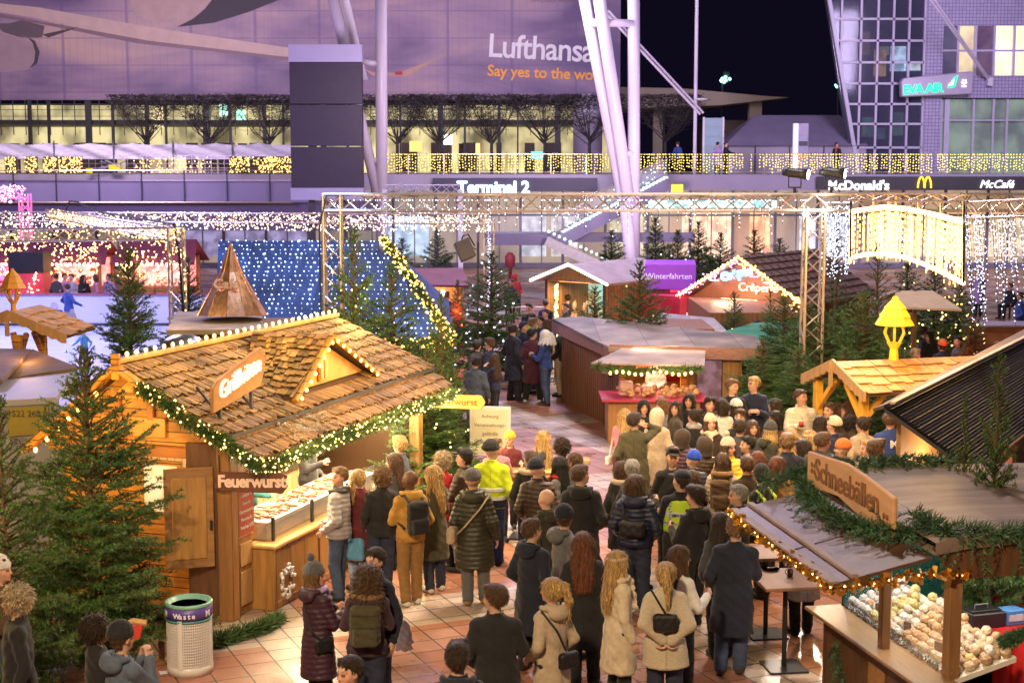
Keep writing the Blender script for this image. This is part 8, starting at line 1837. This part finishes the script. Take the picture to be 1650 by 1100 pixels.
r = P(1024, 764, 15, 'woman with brown bob in navy quilted jacket', top='puffer', tc='navy', hair='bob', hc='brown', sex='f', neck='hood', lc='djeans', H=1.78, wide=1.15, turn=30); bag(r, 'black handbag on the back of the navy quilted jacket', 'black', (.0, -.20, 1.12), 1.05, [(-.14, .02, 1.45), (-.1, -.17, 1.3), (0, -.2, 1.15)])
P(1022, 740, 60, 'grey haired balding man behind the navy quilted jacket', top='jacket', tc='black', hc='grey', H=1.80, ar='hold')
r = P(1003, 741, 25, 'woman with beige hood and brown hair left of the navy quilted jacket', top='coat', tc='black', hair='bob', hc='brown', sex='f', neck='fur', nc='beige'); bag(r, 'ochre handbag at the side of the beige-hooded woman', 'ochre', (-.24, -.05, .88), 1.15, [(-.15, 0, 1.45), (-.24, -.05, 1.0)])
P(1081, 718, 180, 'man in black cap and black jacket facing the camera', top='jacket', tc='black', hat='cap', hatc='black', hc='dark', H=1.83)
def police(root, lod):
    s = SDF((-.26, -.24, .95), (.26, .24, 1.48), .016); s.loft([(1.45, 0, -.01, .10, .10), (1.38, 0, 0, .165, .128), (1.22, 0, 0, .190, .150), (1.0, 0, 0, .192, .150)], .02); s.ell((0, 0, 1.50), (.095, .2, .10), .02, 'sub')
    for q in (-1, 1): s.ell((q * .22, 0, 1.30), (.055, .11, .16), .02, 'sub')
    def tn(V):
        c = np.ones((len(V), 3)); x, y, z = V.T; an = np.arctan2(x, -y) * .16
        band = (np.abs(z - 1.235) < .030); c[band] = (1.2, .9, 30); ck = (np.abs(z - 1.12) < .026) | (np.abs(x + .12) < .016); k = (np.floor(an / .018) + np.floor(z / .018)) % 2 < 1
        c[ck & k] = (.03, .03, 3.5); c[ck & ~k] = (1.2, .95, 25); return c
    inst('hi_vis_vest', s.mesh('vest', tn), mat('vest_green', (.50, .74, .02), .5, .05, 6, vc=True), root)
    text('vest_lettering', 'SECURITY', mat('vest_text', (.02, .03, .15), .5), .045, (0, -.158, 1.22), (R(90), 0, 0), root, .002, bold=.002)
P(1092, 757, 5, 'officer in green checkered hi-vis vest and dark cap', top='jacket', tc='black', hat='cap', hatc='dnavy', hc='dark', extra=police, H=1.84, wide=1.05, al='hold', ar='hold')
P(1112, 756, 280, 'woman face between the vest and the navy backpack', top='jacket', tc='dgrey', hair='long', hc='brown', sex='f', H=1.66)
P(1119, 779, 320, 'man in glasses and black jacket right of the checkered vest', top='jacket', tc='black', hc='dark', H=1.82, neck='hood', turn=-20)
r = P(1114, 725, 10, 'child in bright blue beanie', top='puffer', tc='navy', hat='beanie', hatc='royal', hair='none', H=1.66); backpack(r, 'dark striped backpack of the child in the blue beanie', 'dnavy')
P(1166, 824, 355, 'woman with dark brown long hair left of the long navy coat', top='jacket', tc='dgrey', hair='long', hc='dark', sex='f', H=1.74, boot=True)
P(1180, 829, 8, 'man in long navy coat and jeans standing at the brown table', top='coat', tc='dnavy', hc='lbrown', lc='jeans', H=1.84, ar='hold', al='pocket', wide=1.08, shoes='dbrown')
P(1196, 780, 305, 'grey haired man in black jacket leaning towards the crowd', top='jacket', tc='black', hc='grey', H=1.80, neck='hood')
def straps(root, lod):
    m = MB()
    for q in (-1, 1): m.tube([(q * .10, .15, 1.05), (q * .125, .10, 1.36), (q * .12, -.02, 1.46), (q * .12, -.14, 1.36), (q * .10, -.165, 1.05)], .022, 6)
    m.each('hi_vis_strap', mat('strap_hv', (.62, .85, .05), .5, 0), root)
P(1232, 746, 315, 'guard in black beanie with hi-vis shoulder straps', top='jacket', tc='black', hat='beanie', hatc='black', hc='dark', extra=straps, H=1.80)
P(1290, 858, 350, 'person hidden by the pastry canopy in white skirt and black boots', top='coat', tc='white', hair='long', hc='dark', sex='f', H=1.70, boot=True, loc=(atz(1290, 1020).x, atz(1290, 1020).y, 0))
P(1178, 610, 190, 'tall man with short brown hair looking down in black coat', top='coat', tc='black', hc='lbrown', H=1.90, ar='hold')
P(1219, 605, 190, 'blond man in navy coat standing by the dark firs', top='coat', tc='navy', hc='blond', H=1.90, ar='hold')
P(1144, 639, 170, 'dark haired young man below the photo poster', top='jacket', tc='black', hc='dark', H=1.74, ar='hold')
P(1166, 641, 355, 'dark haired woman in white jacket seen from behind', top='jacket', tc='white', hair='bob', hc='dark', sex='f', H=1.72)
P(1190, 642, 260, 'woman in white cap beanie facing left', top='jacket', tc='black', hat='beanie', hatc='white', hair='long', hc='dark', sex='f')
P(1109, 633, 185, 'woman with very long black hair facing the camera', top='jacket', tc='black', hair='long', hc='black', sex='f', H=1.72, skin='b')
P(1088, 646, 265, 'dark haired woman in brown fur jacket facing left', top='fur', tc='dbrown', hair='long', hc='dark', sex='f', H=1.70)
P(1066, 641, 175, 'light brown haired woman before the serving hatch', top='jacket', tc='lgrey', hair='bob', hc='lbrown', sex='f')
P(1033, 643, 175, 'black haired woman in black jacket left of the serving hatch post', top='jacket', tc='black', hair='long', hc='black', sex='f', H=1.70)
r = P(1004, 657, 20, 'woman with long blond hair in pink jacket at the stall counter', top='jacket', tc='pink', hair='long', hc='blond', sex='f', lc='maroon'); bag(r, 'white tote at the pink jacket', 'white', (-.25, -.02, .82), .8, [(-.15, 0, 1.4), (-.25, 0, .9)])
P(1026, 663, 12, 'man in long olive coat holding a phone to his ear', top='coat', tc='olive', hc='dark', H=1.84, ar='ear', wide=1.08)
P(1055, 656, 8, 'woman in beige coat with cream headscarf', top='coat', tc='beige', hat='hood', hatc='cream', hair='none', sex='f', H=1.76)
P(1119, 659, 350, 'woman with dark bun and pale scarf', top='jacket', tc='black', hair='bun', hc='dark', sex='f', neck='scarf', nc='lgrey')
P(1107, 689, 5, 'person with dark hood up in dark quilted jacket', top='puffer', tc='plum', hat='hood', hatc='dbrown', hair='none', H=1.70)
P(1149, 667, 170, 'smiling woman in cream beanie with fur hood', top='jacket', tc='dbrown', hat='beanie', hatc='cream', hair='long', hc='brown', sex='f', neck=['scarf', 'fur'], nc='cream', H=1.74)
r = P(1172, 703, 185, 'woman in cream bobble hat and yellow quilted jacket', top='puffer', tc='yellow', hat='bobble', hatc='cream', hair='long', hc='brown', sex='f', H=1.72, ar='hold', al='hold'); heldcup(r, 'dark red mug held against the yellow quilted jacket')
P(1188, 674, 355, 'man with short dark hair in dark grey jacket', top='jacket', tc='dgrey', hc='dark', H=1.82)
P(1193, 659, 180, 'man with yellow scarf behind the dark grey jacket', top='jacket', tc='black', hc='brown', neck='scarf', nc='yellow', H=1.78)
P(1238, 678, 80, 'person in pointed dark grey beanie facing right', top='jacket', tc='dolive', hat='beanie', hatc='dgrey', hair='bob', hc='blond', neck='hood', sex='f', H=1.76)
P(1250, 661, 190, 'smiling dark skinned woman with black hair in brown coat', top='coat', tc='brown', hair='long', hc='black', sex='f', skin='c')
P(1246, 641, 280, 'dark haired woman facing left beside the dark firs', top='jacket', tc='dgrey', hair='long', hc='dark', sex='f')
r = P(1296, 627, 185, 'man with glasses in long cream quilted coat holding a red mug', top='longpuffer', tc='cream', hc='brown', H=1.88, ar='hold', al='pocket', skin='b', wide=1.1); heldcup(r, 'red mug held by the man in the cream quilted coat')
P(1336, 647, 190, 'man with receding hair right of the cream coat', top='jacket', tc='dgrey', hc='brown', H=1.80)
P(1344, 669, 290, 'man in cream beanie and navy coat facing left', top='jacket', tc='navy', hat='beanie', hatc='cream', hc='brown', H=1.76)
P(1356, 649, 200, 'brown haired person left of the wooden stand post', top='jacket', tc='brown', hair='bob', hc='brown', H=1.72)
P(1372, 646, 260, 'curly haired person in teal jacket at the wooden stand post', top='jacket', tc='teal', hair='curly', hc='brown', H=1.74)
P(1318, 668, 5, 'dark haired woman from behind below the cream coat', top='jacket', tc='dbrown', hair='long', hc='dark', sex='f')
P(1389, 670, 345, 'woman with dark bun in beige trench coat', top='coat', tc='beige', hair='bun', hc='dark', sex='f', H=1.74)
def backM(root, lod): text('back_emblem', 'M', mat('emblem_white', (.8, .8, .85), .5, 0), .16, (0, -.142, 1.24), (R(90), 0, 0), root, .004, bold=.006)
P(1437, 660, 350, 'staff member in navy jacket with white M on the back', top='jacket', tc='blue', hc='brown', extra=backM, H=1.86, wide=1.12)
P(1268, 698, 355, 'brown haired man in dark navy jacket in the crowd', top='jacket', tc='dnavy', hc='lbrown', H=1.84, wide=1.08)
P(1276, 690, 20, 'blond woman with yellow scarf behind the navy jacket', top='jacket', tc='tan', hair='long', hc='blond', sex='f', neck='scarf', nc='yellow')
P(1321, 694, 2, 'short haired man in grey wool coat seen from behind', top='coat', tc='dgrey', hc='brown', H=1.84, wide=1.12)
P(1309, 692, 270, 'woman with white headband and black jacket left of the grey wool coat', top='jacket', tc='black', hat='headband', hatc='white', hair='bob', hc='blond', sex='f')
P(1362, 706, 330, 'person in orange beanie', top='jacket', tc='dolive', hat='beanie', hatc='orange', hair='none', H=1.74)
P(1368, 668, 10, 'curly black haired person in front of the stand', top='jacket', tc='dbrown', hair='curly', hc='black', H=1.68)
P(1417, 706, 25, 'brown haired man in olive jacket with hood, left one of two', top='jacket', tc='dolive', hc='brown', neck='hood', H=1.86, wide=1.12, turn=30)
P(1398, 709, 300, 'person in cream fluffy collar beside the olive jacket', top='fur', tc='cream', hair='short', hc='blond', H=1.66)
P(1481, 709, 350, 'short haired man in brown hooded jacket under the corrugated roof', top='jacket', tc='brown', hc='lbrown', neck='hood', H=1.82, wide=1.08)
P(1504, 716, 330, 'black haired person at the corrugated roof corner', top='jacket', tc='dgrey', hair='curly', hc='black', H=1.76)
P(1225, 727, 300, 'reddish haired woman in brown jacket with orange scarf', top='jacket', tc='brown', hair='long', hc='auburn', sex='f', neck='scarf', nc='orange')
P(1256, 735, 20, 'person in ochre brown jacket behind the guard', top='jacket', tc='tan', hair='bob', hc='auburn', H=1.70)
r = P(1160, 728, 5, 'brown haired woman with fur hood and beige sleeves', top='puffer', tc='beige', hair='long', hc='brown', sex='f', neck='fur', nc='tan', H=1.72); backpack(r, 'brown backpack of the fur-hooded woman near the guard', 'brown')
P(1135, 700, 20, 'woman with dark hood between the blue beanie and cream beanie', top='puffer', tc='dbrown', hat='hood', hatc='dbrown', hair='none', sex='f')
P(1200, 700, 200, 'dark haired man behind the yellow quilted jacket', top='jacket', tc='black', hc='black', H=1.74)
P(1215, 676, 170, 'brown haired woman between two dark jackets', top='jacket', tc='dgrey', hair='long', hc='brown', sex='f')
P(1292, 706, 330, 'person in plum jacket in the thick of the crowd', top='jacket', tc='plum', hair='bob', hc='dark', sex='f')
P(1340, 735, 10, 'person in dark olive hooded jacket just above the fir trim', top='jacket', tc='dolive', hc='dark', neck='hood', H=1.74)
P(1205, 735, 340, 'man in brown jacket behind the grey haired man', top='jacket', tc='dbrown', hc='brown', H=1.72)
P(829, 521, 60, 'tall man in navy coat at the left of the standing group', top='coat', tc='dnavy', hc='dark', H=1.92, wide=1.15)
P(847, 517, 60, 'man behind the tall navy coat looking right', top='jacket', tc='dnavy', hc='dark', H=1.86)
P(857, 512, 70, 'fair man in the middle of the standing group', top='jacket', tc='navy', hc='lbrown', H=1.86)
P(871, 509, 250, 'dark haired man facing left behind the burgundy coat', top='jacket', tc='black', hc='dark', H=1.84)
P(859, 528, 20, 'man in burgundy coat and white sneakers', top='coat', tc='burg', hc='black', H=1.84, shoes='white', st='wide', wide=1.08)
r = P(882, 530, 290, 'man in blue jeans carrying a white fringed costume over his shoulders', top='jacket', tc='blue', hat='hood', hatc='white', lc='jeans', hair='none', H=1.84, al='hold', ar='hold', shoes='dbrown')
fr = accessory('fringed_costume', r, 'white fringed fleece draped over the man in blue jeans', 'costume'); s_ = SDF((-.3, -.25, 1.15), (.3, .25, 1.75), .02); s_.loft([(1.45, 0, 0, .24, .20), (1.62, 0, 0, .18, .18), (1.72, 0, 0, .12, .13)], .02); s_.disp(lambda X, Y, Z: .03 * np.sin(np.arctan2(X, Y) * 14) * np.clip((1.6 - Z) / .2, 0, 1)); inst('fringe', s_.mesh('fringe'), cloth('white', 'fur'), fr)
P(902, 530, 300, 'man in dark brown jacket partly hidden by the brown stall wall', top='jacket', tc='dolive', hc='grey', lc='beige', H=1.84, loc=(XY(903, 37.9, 1), 37.9, 0))
P(770, 547, 330, 'man in grey hat and dark jacket left of the navy group', top='jacket', tc='dgrey', hat='cap', hatc='dgrey', hc='dark', H=1.76)
P(784, 544, 300, 'brown haired man in blue jacket leaning towards the hat', top='jacket', tc='navy', hc='brown', H=1.80)
P(765, 574, 15, 'person in loose grey jacket and jeans seen from behind', top='jacket', tc='bluegrey', hc='dark', lc='bluegrey', H=1.72, wide=1.15)
P(798, 568, 290, 'brown haired woman in dark jacket with hands up', top='jacket', tc='navy', hair='long', hc='brown', sex='f', H=1.62, al='drink')
P(853, 489, 200, 'dark haired man beyond the yellow vest', top='jacket', tc='black', hc='dark', H=1.80)
P(858, 504, 10, 'person in yellow hi-vis vest in the distance', top='jacket', tc='hivis', hc='dark', H=1.76)
P(882, 497, 190, 'bearded person facing the camera beside the lit post', top='jacket', tc='brown', hc='dark', H=1.76)
P(880, 482, 20, 'person in dark blue jacket by the crowd barrier', top='jacket', tc='navy', hc='dark', H=1.78)
P(908, 487, 280, 'person at the white lit stall counter', top='jacket', tc='dgrey', hc='brown', H=1.76)
P(916, 474, 300, 'man in blue jacket at the white lit stall', top='jacket', tc='navy', hc='black', H=1.80)
P(822, 449, 180, 'man in dark jacket walking towards the camera in the distance', top='jacket', tc='black', hc='brown', st='walk', H=1.82, al='front', ar='front')
P(833, 440, 160, 'woman in red hooded jacket behind the walking man', top='jacket', tc='red', hat='hood', hatc='red', hair='none', sex='f')
P(695, 474, 0, 'person in navy jacket with white emblem at the toy stall', top='jacket', tc='navy', hc='dark', H=1.74)
P(722, 470, 20, 'person beside the red lit fir at the toy stall', top='jacket', tc='navy', hc='lbrown', H=1.76)
P(718, 505, 350, 'dark dressed person behind the garlanded roof edge', top='jacket', tc='dnavy', hair='long', hc='dark', sex='f')
for px, py, f, lab, tc, hc, kw in ((1131, 484, 260, 'person in dark jacket near the purple stall', 'navy', 'dark', {}), (1160, 492, 80, 'brown haired person before the white board', 'brown', 'brown', dict(hair='bob')), (1150, 497, 200, 'person below the white board of the crepe stall', 'dgrey', 'dark', {}), (1222, 515, 0, 'person in blue jacket before the crepe stall', 'blue', 'dark', {}), (1246, 512, 350, 'dark haired person queueing at the crepe stall', 'black', 'dark', {})):
    P(px, py, f, lab, top='jacket', tc=tc, hc=hc, H=1.74, **kw)
for px, py, f, lab, tc, hc, kw in ((1487, 526, 100, 'man in black at the left of the far right table group', 'black', 'dark', {}), (1500, 534, 200, 'dark haired woman in the far right table group', 'black', 'dark', dict(hair='long', sex='f')), (1516, 545, 340, 'person in orange beanie in the far right group', 'dnavy', 'dark', dict(hat='beanie', hatc='orange')), (1545, 540, 270, 'dark haired person right of the orange beanie in the far group', 'dgrey', 'dark', {}), (1475, 560, 80, 'person in white hood at the yellow lantern', 'white', 'blond', {}), (1606, 550, 200, 'fair haired child behind the corrugated roof edge', 'lilac', 'blond', dict(H=1.5))):
    P(px, py, f, lab, top='jacket', tc=tc, hc=hc, **kw)
P(1578, 436, 5, 'person in lilac coat standing beneath the icicle curtain', top='coat', tc='lilac', hc='grey', H=1.78)
P(1628, 440, 240, 'seated person in black below the icicle curtain', top='jacket', tc='black', hc='brown', st='sit', H=1.75, loc=(XY(1628, 58, 1), 58, 0))
P(1643, 470, 280, 'person in bright blue coat at the right edge behind the barrier', top='coat', tc='blue', hc='dark', H=1.80)
ch = thing('cafe_chair', 'grey cafe chair under the seated person in black', 'chair', (XY(1628, 58, 1), 58.0, 0), R(120)); MB().box((0, 0, .45), (.42, .42, .04)).build('seat', M_GREY, ch); MB().box((0, -.2, .70), (.42, .03, .4)).build('backrest', M_GREY, ch)
for sx_ in (-.18, .18):
    for sy_ in (-.18, .18): MB().box((sx_, sy_, .22), (.03, .03, .44)).build('leg', M_BLACK, ch)
P(104, 452, 40, 'skater in blue top and pale trousers on the ice rink', top='jacket', tc='blue', hc='dark', lc='lgrey', H=1.80, st='walk', al='out', ar='out', z0=.03, loc=(XY(112, 51.5, 1), 51.5, .03))
P(134, 530, 200, 'child skater in light blue on the ice rink', top='jacket', tc='skyblue', hat='beanie', hatc='navy', hair='none', lc='navy', H=1.15, loc=(XY(136, 43, .6), 43, .03), st='walk', al='out', ar='out')
for px, py, f, lab, tc, hc, kw in ((112, 439, 200, 'man in grey coat behind the rink boards', 'lgrey', 'dark', {}), (135, 444, 150, 'woman in black behind the rink boards', 'black', 'dark', dict(hair='long', sex='f')), (152, 447, 260, 'woman with auburn hair in pink behind the rink boards', 'pink', 'auburn', dict(hair='bob', sex='f')), (94, 446, 100, 'person in pink jacket left of the grey coat behind the boards', 'pink', 'brown', {}), (4, 418, 120, 'dark dressed person at the far left behind the boards', 'black', 'dark', {}), (168, 450, 200, 'person in purple jacket at the stall by the fir', 'lilac', 'dark', {}), (83, 447, 10, 'dark person at the sweets stall counter', 'dgrey', 'dark', {})):
    P(px, py, f, lab, top='jacket', tc=tc, hc=hc, H=1.75, loc=(XY(px, 57, 1.5), 57 + (px % 5) * .2, 0), **kw)
for px, f, lab, tc, kw in ((1093, 30, 'man in blue and red jacket walking on the upper deck', 'blue', dict(st='walk', H=1.82)), (1156, 20, 'person in lilac coat on the upper deck', 'lilac', dict(top='coat')), (1168, 80, 'person in black leaning on the upper deck railing', 'black', dict(al='hold', ar='reach')), (1349, 190, 'person in orange scarf behind the upper deck railing', 'black', dict(neck='scarf', nc='orange'))):
    kw.setdefault('top', 'jacket'); P(px, 0, f, lab, tc=tc, hc='dark', loc=(XY(px, 84.8 if px < 1300 else 87, 6.4), 84.8 if px < 1300 else 87, DZ), **kw)
v = HF.w((.55, 2.3, 0)); P(0, 0, 110, 'vendor in green apron behind the grill hut counter', top='jacket', tc='teal', hc='dark', loc=(v.x, v.y, 0), al='hold', ar='reach', H=1.76)
v = HF.w((.55, 4.3, 0)); P(0, 0, 110, 'vendor in dark jacket further back in the grill hut', top='jacket', tc='dgrey', hc='lbrown', loc=(v.x, v.y, 0), ar='hold', H=1.78)
P(0, 0, 190, 'vendor in white shirt inside the brown stall', top='jacket', tc='white', hc='black', loc=(XY(1058, 33.2, 1.3), 33.2, 0), al='front', ar='front', H=1.66)
